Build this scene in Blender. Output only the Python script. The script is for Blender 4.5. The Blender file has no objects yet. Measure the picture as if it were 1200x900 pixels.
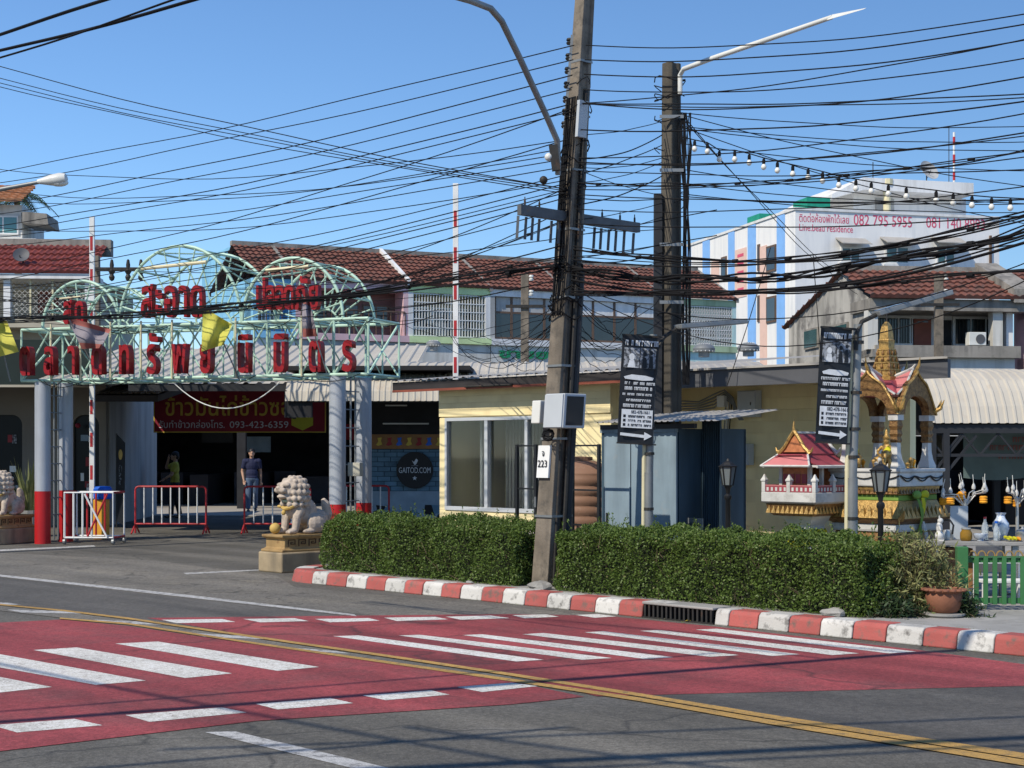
import bpy, bmesh, math, random
from mathutils import Vector, Matrix, noise
R = math.radians
random.seed(7)
scene = bpy.context.scene
COL = scene.collection

# ------------------------------------------------------------------ camera, sky, sun, exposure
LENS, EYE, HZN = 1800.0, 1.6, 530.0          # focal length in photo pixels, eye height, horizon row
cam_data = bpy.data.cameras.new('camera')
cam_data.sensor_width = 36.0
cam_data.lens = LENS / 1200.0 * 36.0
cam_data.shift_y = (HZN - 450.0) / 1200.0
cam_data.clip_end = 2000.0
cam = bpy.data.objects.new('camera', cam_data)
COL.objects.link(cam)
cam.location = (0, 0, EYE)
cam.rotation_euler = (R(90), 0, 0)
scene.camera = cam

SUN_FROM = Vector((-0.72, -0.69, 0)).normalized()
SUN_EL = R(44)
world = bpy.data.worlds.new('World')
scene.world = world
world.use_nodes = True
wn = world.node_tree
sky = wn.nodes.new('ShaderNodeTexSky')
sky.sky_type = 'NISHITA'
sky.sun_disc = False
sky.sun_elevation = SUN_EL
sky.sun_rotation = -math.atan2(SUN_FROM.x, SUN_FROM.y)
sky.altitude = 0
sky.air_density = 1.12
sky.dust_density = 0.0
sky.ozone_density = 10.0
wn.links.new(sky.outputs[0], wn.nodes['Background'].inputs[0])
wn.nodes['Background'].inputs[1].default_value = 0.138

sun_data = bpy.data.lights.new('sun', 'SUN')
sun_data.energy = 4.5
sun_data.angle = R(0.5)
sun_data.color = (1.0, 0.925, 0.80)
sun = bpy.data.objects.new('sun', sun_data)
COL.objects.link(sun)
to_sun = Vector((SUN_FROM.x * math.cos(SUN_EL), SUN_FROM.y * math.cos(SUN_EL), math.sin(SUN_EL)))
sun.rotation_euler = to_sun.to_track_quat('Z', 'Y').to_euler()
sun.location = (-20, -20, 30)

scene.view_settings.view_transform = 'Standard'
scene.view_settings.look = 'None'
scene.view_settings.gamma = 1.0
scene.view_settings.use_curve_mapping = False
scene.view_settings.exposure = 0.08

# ------------------------------------------------------------------ geometry helpers
def P(px, py, Y):
    return Vector(((px - 600) / LENS * Y, Y, EYE + (HZN - py) / LENS * Y))

def G(px, py, z=0.0):
    Y = (EYE - z) * LENS / (py - HZN)
    return Vector(((px - 600) / LENS * Y, Y, z))

class Fr:
    """a vertical facade frame on the ground: x along the facade, y into the depth"""
    def __init__(s, x, y, ang):
        s.o = Vector((x, y)); s.ang = R(ang)
        s.ex = Vector((math.cos(s.ang), math.sin(s.ang))); s.ey = Vector((-math.sin(s.ang), math.cos(s.ang)))
    def w(s, lx, ly, z=0.0):
        p = s.o + s.ex * lx + s.ey * ly
        return Vector((p.x, p.y, z))
    def loc(s, p):
        d = Vector((p[0], p[1])) - s.o
        return d.dot(s.ex), d.dot(s.ey)
    def hit(s, px, py, ly=0.0):
        rx = (px - 600) / LENS
        ox, oy = s.o.x + ly * s.ey.x, s.o.y + ly * s.ey.y
        lx = (rx * oy - ox) / (s.ex.x - rx * s.ex.y)
        Y = oy + lx * s.ex.y
        return lx, EYE + (HZN - py) / LENS * Y
    def sub(s, lx, ly, dang=0):
        p = s.w(lx, ly)
        return Fr(p.x, p.y, math.degrees(s.ang) + dang)

class MB:
    def __init__(s):
        s.v = []; s.f = []; s.mi = []; s.cur = 0
    def add(s, vs, fs):
        o = len(s.v)
        s.v.extend([tuple(v) for v in vs])
        for f in fs:
            s.f.append(tuple(o + i for i in f)); s.mi.append(s.cur)
        return s
    def box(s, x0, x1, y0, y1, z0, z1):
        vs = [(x0,y0,z0),(x1,y0,z0),(x1,y1,z0),(x0,y1,z0),(x0,y0,z1),(x1,y0,z1),(x1,y1,z1),(x0,y1,z1)]
        return s.add(vs, [(0,3,2,1),(4,5,6,7),(0,1,5,4),(1,2,6,5),(2,3,7,6),(3,0,4,7)])
    def hexa(s, bot, top):
        return s.add(list(bot) + list(top), [(0,3,2,1),(4,5,6,7),(0,1,5,4),(1,2,6,5),(2,3,7,6),(3,0,4,7)])
    def bar(s, a, b, w, h=None, up=(0,0,1)):
        a = Vector(a); b = Vector(b); h = h or w
        d = (b - a).normalized(); u = Vector(up)
        if abs(d.dot(u)) > .98: u = Vector((1,0,0))
        sx = d.cross(u).normalized() * (w/2); sy = sx.cross(d).normalized() * (h/2)
        return s.hexa([a-sx-sy, a+sx-sy, a+sx+sy, a-sx+sy], [b-sx-sy, b+sx-sy, b+sx+sy, b-sx+sy])
    def tube(s, pts, r, n=6, cap=True):
        pts = [Vector(p) for p in pts]
        rs = r if isinstance(r, (list, tuple)) else [r] * len(pts)
        rings = []; prev = None
        for i, p in enumerate(pts):
            d = (pts[min(i+1, len(pts)-1)] - pts[max(i-1, 0)])
            d = d.normalized() if d.length > 1e-9 else Vector((0,0,1))
            if prev is None:
                u = Vector((0,0,1)) if abs(d.z) < .9 else Vector((1,0,0))
                a = d.cross(u).normalized()
            else:
                a = prev - d * prev.dot(d)
                a = a.normalized() if a.length > 1e-6 else d.orthogonal().normalized()
            prev = a; b = d.cross(a)
            rings.append([p + (a*math.cos(2*math.pi*k/n) + b*math.sin(2*math.pi*k/n))*rs[i] for k in range(n)])
        vs = [v for q in rings for v in q]; fs = []
        for i in range(len(rings)-1):
            for k in range(n):
                fs.append((i*n+k, i*n+(k+1)%n, (i+1)*n+(k+1)%n, (i+1)*n+k))
        if cap:
            fs.append(tuple(range(n-1, -1, -1))); fs.append(tuple((len(rings)-1)*n+k for k in range(n)))
        return s.add(vs, fs)
    def lathe(s, prof, n=16, c=(0,0,0), rot=0.0, sx=1, sy=1):
        c = Vector(c); vs = []; fs = []
        for r, z in prof:
            for k in range(n):
                a = 2*math.pi*(k+.5)/n + rot
                vs.append(c + Vector((r*math.cos(a)*sx, r*math.sin(a)*sy, z)))
        for i in range(len(prof)-1):
            for k in range(n):
                fs.append((i*n+k, i*n+(k+1)%n, (i+1)*n+(k+1)%n, (i+1)*n+k))
        fs.append(tuple(range(n-1,-1,-1))); fs.append(tuple((len(prof)-1)*n+k for k in range(n)))
        return s.add(vs, fs)
    def tier(s, prof, c=(0,0)):
        """square stepped profile: (half width, z)"""
        q = math.sqrt(2)
        return s.lathe([(w*q, z) for w, z in prof], 4, (c[0], c[1], 0))
    def prism(s, poly, y0, y1):
        """polygon in x,z extruded along y"""
        n = len(poly)
        vs = [(x, y0, z) for x, z in poly] + [(x, y1, z) for x, z in poly]
        fs = [tuple(range(n)), tuple(range(2*n-1, n-1, -1))]
        fs += [(i, i+n, (i+1)%n+n, (i+1)%n) for i in range(n)]
        return s.add(vs, fs)
    def ell(s, c, r, seg=12, ring=8, m=None):
        c = Vector(c); r = r if isinstance(r, (tuple, list)) else (r, r, r)
        vs = [Vector((0,0,-r[2]))]
        for i in range(1, ring):
            t = math.pi*i/ring
            for k in range(seg):
                a = 2*math.pi*k/seg
                vs.append(Vector((r[0]*math.sin(t)*math.cos(a), r[1]*math.sin(t)*math.sin(a), -r[2]*math.cos(t))))
        vs.append(Vector((0,0,r[2])))
        if m is not None: vs = [m @ v for v in vs]
        fs = [(0, 1+(k+1)%seg, 1+k) for k in range(seg)]
        for i in range(ring-2):
            for k in range(seg):
                fs.append((1+i*seg+k, 1+i*seg+(k+1)%seg, 1+(i+1)*seg+(k+1)%seg, 1+(i+1)*seg+k))
        l = len(vs)-1; b = 1+(ring-2)*seg
        fs += [(l, b+k, b+(k+1)%seg) for k in range(seg)]
        return s.add([v + c for v in vs], fs)
    def mesh(s, name, mats, smooth=False, fix=True):
        me = bpy.data.meshes.new(name)
        me.from_pydata(s.v, [], s.f)
        for m in (mats if isinstance(mats, (list, tuple)) else [mats]): me.materials.append(MAT(m))
        if any(s.mi): me.polygons.foreach_set('material_index', s.mi)
        if fix:
            bm = bmesh.new(); bm.from_mesh(me); bmesh.ops.recalc_face_normals(bm, faces=bm.faces); bm.to_mesh(me); bm.free()
        if smooth:
            me.polygons.foreach_set('use_smooth', [True]*len(me.polygons))
            me.set_sharp_from_angle(angle=R(38))
        me.update()
        return me
    def build(s, name, mats, parent=None, smooth=False, bev=0, loc=None, rz=0, fix=True):
        o = bpy.data.objects.new(name, s.mesh(name, mats, smooth, fix))
        COL.objects.link(o)
        if parent: o.parent = parent
        if loc is not None: o.location = loc
        if rz: o.rotation_euler = (0,0,rz)
        if bev:
            b = o.modifiers.new('bevel', 'BEVEL'); b.width = bev; b.segments = 2; b.limit_method = 'ANGLE'
        return o

def solid(mb, voxel=.02, smooth_it=3):
    """merge overlapping volumes of a MB into one continuous skin"""
    me = bpy.data.meshes.new('tmp'); me.from_pydata(mb.v, [], mb.f)
    o = bpy.data.objects.new('tmp', me); COL.objects.link(o)
    r = o.modifiers.new('r', 'REMESH'); r.mode = 'VOXEL'; r.voxel_size = voxel
    if smooth_it:
        q = o.modifiers.new('s', 'SMOOTH'); q.iterations = smooth_it; q.factor = .5
    dg = bpy.context.evaluated_depsgraph_get()
    out = bpy.data.meshes.new_from_object(o.evaluated_get(dg))
    bpy.data.objects.remove(o); bpy.data.meshes.remove(me)
    return out

def mesh_obj(name, me, mat, parent=None, smooth=True):
    me.materials.clear(); me.materials.append(MAT(mat))
    if smooth: me.polygons.foreach_set('use_smooth', [True]*len(me.polygons))
    o = bpy.data.objects.new(name, me); COL.objects.link(o)
    if parent: o.parent = parent
    return o

def tag(o, label=None, cat=None, group=None, kind=None):
    if label: o['label'] = label
    if cat: o['category'] = cat
    if group: o['group'] = group
    if kind: o['kind'] = kind
    return o

def thing(name, label, cat, loc, rz=0.0, group=None):
    o = bpy.data.objects.new(name, None); COL.objects.link(o)
    o.empty_display_size = .2
    o.location = loc; o.rotation_euler = (0, 0, rz)
    return tag(o, label, cat, group)

def copy_tree(o, parent=None):
    c = o.copy(); COL.objects.link(c); c.parent = parent
    for ch in list(o.children): copy_tree(ch, c)
    return c

def text_mesh(txt, size, ext, align='CENTER', sx=1.0, bold=0.0, width=None):
    c = bpy.data.curves.new('txt', 'FONT')
    c.body = txt; c.size = size; c.extrude = ext; c.align_x = align; c.resolution_u = 3; c.offset = bold
    o = bpy.data.objects.new('txt', c); COL.objects.link(o)
    dg = bpy.context.evaluated_depsgraph_get()
    me = bpy.data.meshes.new_from_object(o.evaluated_get(dg))
    bpy.data.objects.remove(o)
    if width:
        xs = [v.co.x for v in me.vertices]; sx = width/(max(xs)-min(xs))
    for v in me.vertices:                      # stand the text up in the x,z plane facing -y
        x, y, z = v.co; v.co = (x*sx, -z, y)
    return me

def text(name, txt, size, ext, mat, parent, loc, align='CENTER', sx=1.0, rz=0, bold=0.0, width=None):
    o = mesh_obj(name, text_mesh(txt, size, ext, align, sx, bold, width), mat, parent, smooth=False)
    o.location = loc; o.rotation_euler = (0, 0, rz)
    return o

# ------------------------------------------------------------------ procedural materials
SPEC = {}
def spec(name, col, rough=.75, **k):
    SPEC[name] = (col, rough, k)
_cache = {}
def MAT(name):
    if name in _cache: return _cache[name]
    col, rough, k = SPEC[name]
    m = bpy.data.materials.new(name); m.use_nodes = True
    nt = m.node_tree; N = nt.nodes; L = nt.links
    b = N['Principled BSDF']
    b.inputs['Roughness'].default_value = rough
    b.inputs['Metallic'].default_value = k.get('metal', 0)
    b.inputs['Specular IOR Level'].default_value = k.get('spec', .35)
    tc = N.new('ShaderNodeTexCoord'); oi = N.new('ShaderNodeObjectInfo')
    off = N.new('ShaderNodeVectorMath'); off.operation = 'ADD'
    sc3 = N.new('ShaderNodeVectorMath'); sc3.operation = 'SCALE'; sc3.inputs[0].default_value = (37, 61, 23)
    L.new(oi.outputs['Random'], sc3.inputs['Scale'])
    L.new(tc.outputs['Object'], off.inputs[0]); L.new(sc3.outputs[0], off.inputs[1])
    vec = off.outputs[0]
    def nz(scale, detail=4, stretch=None, rg=.55):
        n = N.new('ShaderNodeTexNoise'); n.inputs['Scale'].default_value = scale
        n.inputs['Detail'].default_value = detail; n.inputs['Roughness'].default_value = rg
        if stretch:
            mp = N.new('ShaderNodeMapping'); mp.inputs['Scale'].default_value = stretch
            L.new(vec, mp.inputs['Vector']); L.new(mp.outputs[0], n.inputs['Vector'])
        else: L.new(vec, n.inputs['Vector'])
        return n.outputs['Fac']
    def ramp(src, lo, hi):
        r = N.new('ShaderNodeMapRange'); r.inputs['From Min'].default_value = lo; r.inputs['From Max'].default_value = hi
        L.new(src, r.inputs['Value']); return r.outputs[0]
    def mix(fac, a, bb, mode='MIX'):
        x = N.new('ShaderNodeMix'); x.data_type = 'RGBA'; x.blend_type = mode
        if isinstance(fac, float): x.inputs['Factor'].default_value = fac
        else: L.new(fac, x.inputs['Factor'])
        for q, s_ in ((6, a), (7, bb)):
            if isinstance(s_, (tuple, list)): x.inputs[q].default_value = (*s_[:3], 1)
            else: L.new(s_, x.inputs[q])
        return x.outputs[2]
    def shade(c, f): return tuple(max(0, min(1, q*f)) for q in c)
    var = k.get('var', .18)
    c = mix(ramp(nz(k.get('scale', 2.5)), .3, .7), shade(col, 1-var), shade(col, 1+var))
    if 'col2' in k:                                   # second colour in patches (stains, worn paint, rust)
        lo, hi = k.get('range', (.52, .62))
        c = mix(ramp(nz(k.get('scale2', 6), 7, k.get('stretch2'), .65), lo, hi), c, k['col2'])
    if 'streak' in k:                                 # rain streaks down a wall
        c = mix(ramp(nz(3.0, 5, (1.0, 1.0, .12)), .48, .75), c, k['streak'])
    if k.get('speck'):
        c = mix(ramp(nz(k.get('spscale', 160), 2), .35, .65), shade(col, 1-k['speck']), c, 'MIX') if False else mix(k['speck'], c, mix(ramp(nz(k.get('spscale', 160), 2), .3, .7), (0,0,0), (1,1,1)), 'OVERLAY')
    if k.get('grain'):
        c = mix(k['grain'], c, mix(ramp(nz(k.get('gscale', 26), 3), .36, .64), (0,0,0), (1,1,1)), 'OVERLAY')
    if k.get('tracks'):                               # wheel paths worn along the road
        mp2 = N.new('ShaderNodeMapping'); mp2.inputs['Rotation'].default_value = (0, 0, R(46)); mp2.inputs['Scale'].default_value = (.06, .9, 1)
        vr = N.new('ShaderNodeVectorRotate'); vr.rotation_type = 'Z_AXIS'; vr.inputs['Angle'].default_value = R(46)
        sm = N.new('ShaderNodeMapping'); sm.inputs['Scale'].default_value = (.07, 1.0, 1)
        L.new(tc.outputs['Object'], vr.inputs['Vector']); L.new(vr.outputs[0], sm.inputs['Vector'])
        tn = N.new('ShaderNodeTexNoise'); tn.inputs['Scale'].default_value = 1.5; tn.inputs['Detail'].default_value = 5; L.new(sm.outputs[0], tn.inputs['Vector'])
        c = mix(k['tracks'], c, mix(ramp(tn.outputs['Fac'], .36, .66), (.12,.12,.12), (.88,.86,.82)), 'OVERLAY')
    if k.get('crack'):                                # dark hairline cracks
        vo = N.new('ShaderNodeTexVoronoi'); vo.feature = 'DISTANCE_TO_EDGE'; vo.inputs['Scale'].default_value = k['crack']
        wv = N.new('ShaderNodeVectorMath'); wv.operation = 'ADD'; ns = N.new('ShaderNodeTexNoise'); ns.inputs['Scale'].default_value = 1.6
        L.new(vec, ns.inputs['Vector']); L.new(vec, wv.inputs[0]); L.new(ns.outputs['Color'], wv.inputs[1]); L.new(wv.outputs[0], vo.inputs['Vector'])
        c = mix(ramp(vo.outputs['Distance'], .0, .012), mix(.55, c, (.02,.02,.02)), c)
    if k.get('island'):                               # per leaf variation
        g = N.new('ShaderNodeNewGeometry')
        c = mix(ramp(g.outputs['Random Per Island'], 0, 1), c, k['island'])
    if k.get('objvar'):
        c = mix(ramp(oi.outputs['Random'], 0, 1), c, mix(1.0, c, shade((1,1,1), 1-k['objvar']), 'MULTIPLY'))
    L.new(c, b.inputs['Base Color'])
    if k.get('bump', .15) > 0:
        bp = N.new('ShaderNodeBump'); bp.inputs['Strength'].default_value = k.get('bump', .15)
        bp.inputs['Distance'].default_value = k.get('bdist', .01)
        L.new(nz(k.get('bscale', 45), 5), bp.inputs['Height']); L.new(bp.outputs[0], b.inputs['Normal'])
    if k.get('rvar'):
        rr = N.new('ShaderNodeMapRange'); rr.inputs['To Min'].default_value = max(.03, rough-k['rvar']); rr.inputs['To Max'].default_value = min(1, rough+k['rvar'])
        L.new(nz(4), rr.inputs['Value']); L.new(rr.outputs[0], b.inputs['Roughness'])
    if k.get('trans'):
        b.inputs['Transmission Weight'].default_value = k['trans']; b.inputs['IOR'].default_value = k.get('ior', 1.1)
    if k.get('alpha'):
        b.inputs['Alpha'].default_value = k['alpha']
    if k.get('coat'):
        b.inputs['Coat Weight'].default_value = k['coat']
    if k.get('sub'):
        tr = N.new('ShaderNodeBsdfTranslucent'); ms = N.new('ShaderNodeMixShader'); ms.inputs[0].default_value = k['sub']
        L.new(c, tr.inputs['Color']); L.new(b.outputs[0], ms.inputs[1]); L.new(tr.outputs[0], ms.inputs[2])
        L.new(ms.outputs[0], N['Material Output'].inputs['Surface'])
    if k.get('emit'):
        b.inputs['Emission Color'].default_value = (*col, 1); b.inputs['Emission Strength'].default_value = k['emit']
    _cache[name] = m
    return m

spec('asphalt', (.112,.104,.088), .85, var=.2, scale=.35, col2=(.13,.122,.108), range=(.5,.72), scale2=1.1, speck=.32, spscale=85, grain=.18, crack=.32, tracks=.35, bump=.5, bscale=120, bdist=.008)
spec('asphalt_new', (.090,.084,.075), .8, var=.16, scale=.6, col2=(.105,.1,.092), range=(.52,.75), scale2=2, speck=.32, spscale=90, grain=.18, tracks=.35, bump=.45, bscale=130, bdist=.008)
spec('asphalt_old', (.15,.138,.118), .9, var=.18, scale=.5, col2=(.2,.18,.145), range=(.5,.7), scale2=1.5, speck=.35, spscale=80, grain=.2, crack=.5, tracks=.2, bump=.5, bscale=110, bdist=.008)
spec('concrete', (.30,.29,.27), .9, var=.18, scale=1.5, col2=(.17,.165,.15), range=(.5,.75), scale2=3, bump=.3, bscale=60)
spec('concrete_old', (.27,.25,.22), .9, var=.22, scale=2, streak=(.09,.085,.08), col2=(.16,.15,.13), range=(.5,.7), scale2=4, bump=.4, bscale=50)
spec('pole_concrete', (.19,.16,.125), .9, var=.28, scale=3, streak=(.075,.066,.055), col2=(.09,.08,.066), range=(.5,.68), scale2=7, bump=.5, bscale=40)
spec('gable_concrete', (.42,.40,.36), .9, var=.18, scale=.8, streak=(.13,.125,.115), col2=(.17,.16,.15), range=(.5,.66), scale2=1.1, bump=.3, bscale=20)
spec('red_surface', (.255,.05,.054), .85, var=.16, scale=.8, col2=(.165,.06,.06), range=(.48,.8), scale2=1.7, speck=.3, spscale=85, grain=.16, tracks=.35, crack=.2, bump=.5, bscale=120, bdist=.008)
spec('road_white', (.60,.58,.53), .75, var=.12, scale=2, tracks=.22, col2=(.26,.2,.185), range=(.56,.70), scale2=22, speck=.4, spscale=85, grain=.2, bump=.4, bscale=120, bdist=.008)
spec('road_white_worn', (.45,.44,.42), .8, var=.12, scale=2, col2=(.14,.135,.13), range=(.47,.66), scale2=16, speck=.3, spscale=110, bump=.4, bscale=120, bdist=.008)
spec('road_yellow', (.42,.25,.07), .8, var=.18, scale=2, col2=(.15,.115,.07), range=(.5,.72), scale2=18, speck=.3, spscale=110, bump=.4, bscale=120, bdist=.008)
spec('kerb_red', (.43,.105,.09), .75, var=.14, scale=3, col2=(.2,.12,.1), range=(.52,.68), scale2=12, bump=.35, bscale=50, objvar=.2)
spec('kerb_white', (.58,.56,.52), .75, var=.12, scale=3, col2=(.2,.19,.175), range=(.52,.68), scale2=12, bump=.35, bscale=50, objvar=.2)
spec('dark_void', (.012,.012,.012), .9, bump=0)
spec('iron', (.035,.033,.03), .6, metal=.3, var=.3, scale=8, col2=(.09,.05,.03), range=(.58,.7))
spec('black_paint', (.014,.014,.015), .45, var=.2, scale=6, bump=.05)
spec('rubber', (.010,.010,.011), .7, var=.2, bump=.05, spec=.12)
spec('leaf', (.062,.105,.02), .5, var=.4, scale=2.2, island=(.135,.20,.04), bump=0, sub=.25)
spec('leaf_core', (.012,.018,.006), .9, var=.3, bump=.3)
spec('leaf_dry', (.32,.30,.13), .6, var=.35, scale=4, island=(.13,.16,.05), bump=0, sub=.25)
spec('leaf_dark', (.02,.04,.015), .5, var=.35, scale=4, island=(.05,.085,.03), bump=0, sub=.2)
spec('palm', (.04,.07,.02), .5, var=.3, bump=0, sub=.2)
spec('bark', (.12,.085,.055), .9, var=.3)
spec('gate_green', (.42,.60,.48), .5, var=.14, scale=3, col2=(.33,.36,.26), range=(.6,.75), scale2=5, bump=.08)
spec('cream_tube', (.62,.56,.36), .5, var=.1, bump=.05)
spec('letter_red', (.27,.007,.011), .4, var=.2, scale=4, bump=.03)
spec('column_silver', (.40,.42,.45), .5, metal=.25, var=.08, scale=2, streak=(.27,.28,.3), bump=.05)
spec('column_red', (.42,.012,.015), .45, var=.1, scale=2, col2=(.3,.03,.03), range=(.6,.75), bump=.05)
spec('red_paint', (.40,.025,.03), .5, var=.18, scale=4, col2=(.22,.06,.05), range=(.6,.7), scale2=14, bump=.05)
spec('white_paint', (.68,.68,.66), .5, var=.08, scale=4, col2=(.42,.38,.32), range=(.62,.75), scale2=12, bump=.05)
spec('white_wall', (.70,.70,.69), .85, var=.05, scale=.8, streak=(.52,.51,.49), bump=.1)
spec('off_white', (.58,.57,.53), .85, var=.1, scale=1, streak=(.36,.34,.3), bump=.1)
spec('grey_wall', (.40,.40,.39), .85, var=.1, scale=1, streak=(.26,.26,.25), bump=.1)
spec('beige_wall', (.40,.36,.28), .85, var=.1, scale=1, bump=.1)
spec('yellow_wall', (.84,.71,.40), .75, var=.06, scale=1.2, streak=(.70,.57,.31), bump=.06)
spec('yellow_wall_shaded', (.55,.46,.27), .8, var=.06, scale=1.2, streak=(.45,.37,.22), bump=.06)  # the yellow paint with shade put into its colour; not applied
spec('blue_wall', (.22,.50,.72), .85, var=.08, scale=1, streak=(.15,.36,.55), bump=.1)
spec('mint_wall', (.50,.68,.66), .85, var=.08, scale=1, streak=(.36,.5,.47), bump=.1)
spec('green_trim', (.38,.48,.30), .8, var=.12, scale=1, streak=(.2,.26,.15), bump=.1)
spec('lime_trim', (.55,.68,.35), .8, var=.12, bump=.1)
spec('pink_wall', (.62,.42,.44), .85, var=.1, scale=1, bump=.1)
spec('brown_wall', (.16,.09,.085), .85, var=.2, scale=1, bump=.1)
spec('peach', (.72,.50,.42), .85, var=.05, bump=.05)
spec('stripe_blue', (.22,.44,.80), .8, var=.06, bump=.05)
spec('apt_white', (.78,.77,.75), .85, var=.04, scale=.3, streak=(.64,.65,.66), bump=.05)
spec('apt_text', (.62,.09,.16), .8, var=.1, bump=0)
spec('tile_red', (.20,.045,.036), .7, var=.3, scale=6, col2=(.16,.045,.04), range=(.5,.68), scale2=4, bump=.15)
spec('tile_brown', (.16,.062,.044), .8, var=.3, scale=6, col2=(.08,.05,.042), range=(.48,.65), scale2=3, bump=.15)
spec('tile_orange', (.42,.20,.10), .7, var=.25, scale=7, col2=(.25,.13,.08), range=(.52,.68), scale2=5, bump=.15)
spec('glass_dark', (.02,.026,.03), .08, var=.2, scale=1, bump=0, spec=.6)
spec('glass_teal', (.10,.24,.25), .12, var=.15, scale=1, bump=0, spec=.6)
spec('glass_green', (.03,.085,.085), .1, var=.2, bump=0, spec=.6)
spec('pane', (.75,.8,.8), .03, trans=1.0, ior=1.45, bump=0, var=0)
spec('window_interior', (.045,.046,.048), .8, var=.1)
spec('curtain', (.22,.22,.215), .8, var=.1)
spec('alu', (.62,.63,.63), .4, metal=.35, var=.06, bump=.03)
spec('wood_red', (.22,.06,.035), .6, var=.2, bump=.05)
spec('wood_brown', (.12,.075,.05), .6, var=.2, bump=.05)
spec('roof_sheet', (.47,.43,.36), .6, var=.08, scale=1.5, col2=(.40,.33,.25), range=(.58,.74), scale2=2.2, stretch2=(1,1,.4), bump=.06)
spec('roof_sheet_grey', (.36,.34,.31), .65, var=.1, scale=1.5, col2=(.32,.29,.25), range=(.55,.74), scale2=2, bump=.06)
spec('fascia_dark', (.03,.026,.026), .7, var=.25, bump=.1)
spec('fascia_grey', (.085,.087,.095), .6, var=.15, bump=.06)
spec('dark_steel', (.022,.023,.026), .6, var=.25, bump=.06)
spec('shed_blue', (.22,.29,.34), .6, metal=0, var=.14, scale=2, streak=(.11,.145,.17), col2=(.26,.29,.30), range=(.6,.75), scale2=5, bump=.08)
spec('shed_teal_shaded', (.045,.078,.105), .6, metal=0, var=.2, scale=2, streak=(.025,.045,.06), bump=.08)  # teal tin with the shade of the recessed part put into its colour
spec('tank_brown', (.27,.15,.095), .6, var=.12, scale=2, col2=(.33,.22,.16), range=(.55,.7), bump=.08)
spec('box_grey', (.44,.47,.49), .5, var=.06, bump=.04)
spec('box_cream', (.48,.45,.36), .6, var=.08, bump=.04)
spec('galv', (.24,.25,.25), .5, metal=.5, var=.15, scale=5, bump=.05)
spec('lamp_white', (.62,.62,.58), .4, var=.08, bump=.03)
spec('bulb_white', (.75,.73,.66), .25, var=.05, bump=0)
spec('banner_red', (.22,.012,.028), .7, var=.12, bump=.05)
spec('banner_gold', (.52,.38,.06), .6, var=.08, bump=0)
spec('banner_white', (.55,.55,.62), .6, var=.05, bump=0)
spec('banner_yellow', (.48,.48,.04), .6, var=.1, bump=0)
spec('banner_black', (.012,.014,.018), .5, var=.2, bump=.04)
spec('print_white', (.58,.61,.64), .6, var=.12, scale=20, bump=0)
spec('print_grey', (.30,.32,.35), .6, var=.3, scale=30, col2=(.05,.055,.06), range=(.45,.55), scale2=24, bump=0)
spec('banner_grey', (.11,.155,.15), .8, var=.15, bump=.1)
spec('text_dull_red', (.20,.07,.06), .8, var=.15, bump=0)
spec('sign_white', (.74,.74,.72), .5, var=.06, bump=0)
spec('sign_black', (.01,.01,.012), .5, var=.1, bump=0)
spec('sign_green', (.01,.22,.09), .5, var=.1, bump=0)
spec('brick_blue', (.13,.24,.33), .8, var=.2, scale=3, objvar=.4, bump=.2)
spec('mortar_blue', (.04,.07,.1), .9, var=.2, bump=.1)
spec('mural_light', (.25,.33,.40), .8, var=.2, bump=.05)
spec('timber', (.26,.13,.05), .7, var=.25, bump=.1)
spec('stone', (.46,.38,.305), .85, var=.16, scale=7, col2=(.19,.16,.135), range=(.50,.72), scale2=8, bump=.35, bscale=40)
spec('stone_gold', (.48,.32,.09), .7, var=.2, scale=6, bump=.2)
spec('stone_green', (.42,.50,.36), .8, var=.15, bump=.2)
spec('pedestal_gold', (.33,.215,.09), .7, var=.18, scale=5, col2=(.18,.10,.04), range=(.55,.7), scale2=9, bump=.25)
spec('pedestal_dark', (.08,.045,.022), .8, var=.2, bump=.2)
spec('plinth', (.34,.265,.165), .9, var=.2, scale=4, streak=(.13,.11,.08), bump=.35)
spec('gold', (.42,.265,.085), .42, metal=.4, var=.3, scale=20, col2=(.16,.085,.025), range=(.55,.7), scale2=30, bump=.5, bscale=70, bdist=.012)
spec('gold_deep', (.22,.12,.042), .45, metal=.4, var=.3, scale=25, col2=(.08,.03,.012), range=(.5,.65), scale2=35, bump=.5, bscale=70, bdist=.012)
spec('shrine_white', (.54,.53,.50), .7, var=.12, scale=5, col2=(.33,.31,.28), range=(.52,.74), scale2=6, bump=.1)
spec('shrine_red', (.30,.055,.07), .55, var=.15, scale=6, bump=.08)
spec('shrine_pink', (.50,.17,.17), .6, var=.12, bump=.05)
spec('house_orange', (.46,.17,.07), .6, var=.25, scale=20, bump=.2)
spec('cloth_yellow', (.62,.58,.02), .7, var=.1, bump=.1, sub=.2)
spec('cloth_green', (.20,.34,.06), .7, var=.2, bump=.1, sub=.2)
spec('flag_yellow', (.68,.65,.13), .8, var=.1, scale=3, bump=.05, sub=.3)
spec('flag_grey', (.30,.27,.30), .8, var=.15, scale=3, bump=.05, sub=.25)
spec('flag_red', (.42,.14,.12), .8, var=.15, scale=3, bump=.05, sub=.25)
spec('fence_green', (.042,.155,.052), .55, var=.12, scale=3, col2=(.05,.17,.06), range=(.58,.72), scale2=8, bump=.08)
spec('terracotta', (.22,.09,.05), .8, var=.2, scale=5, col2=(.14,.07,.05), range=(.55,.7), bump=.3)
spec('soil', (.05,.035,.025), .95, var=.2)
spec('plastic_blue', (.01,.10,.50), .4, var=.08, bump=.02)
spec('plastic_orange', (.75,.36,.04), .5, var=.08, bump=.02)
spec('marigold', (.80,.33,.02), .7, var=.2, scale=30, bump=.4, bscale=90)
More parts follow.
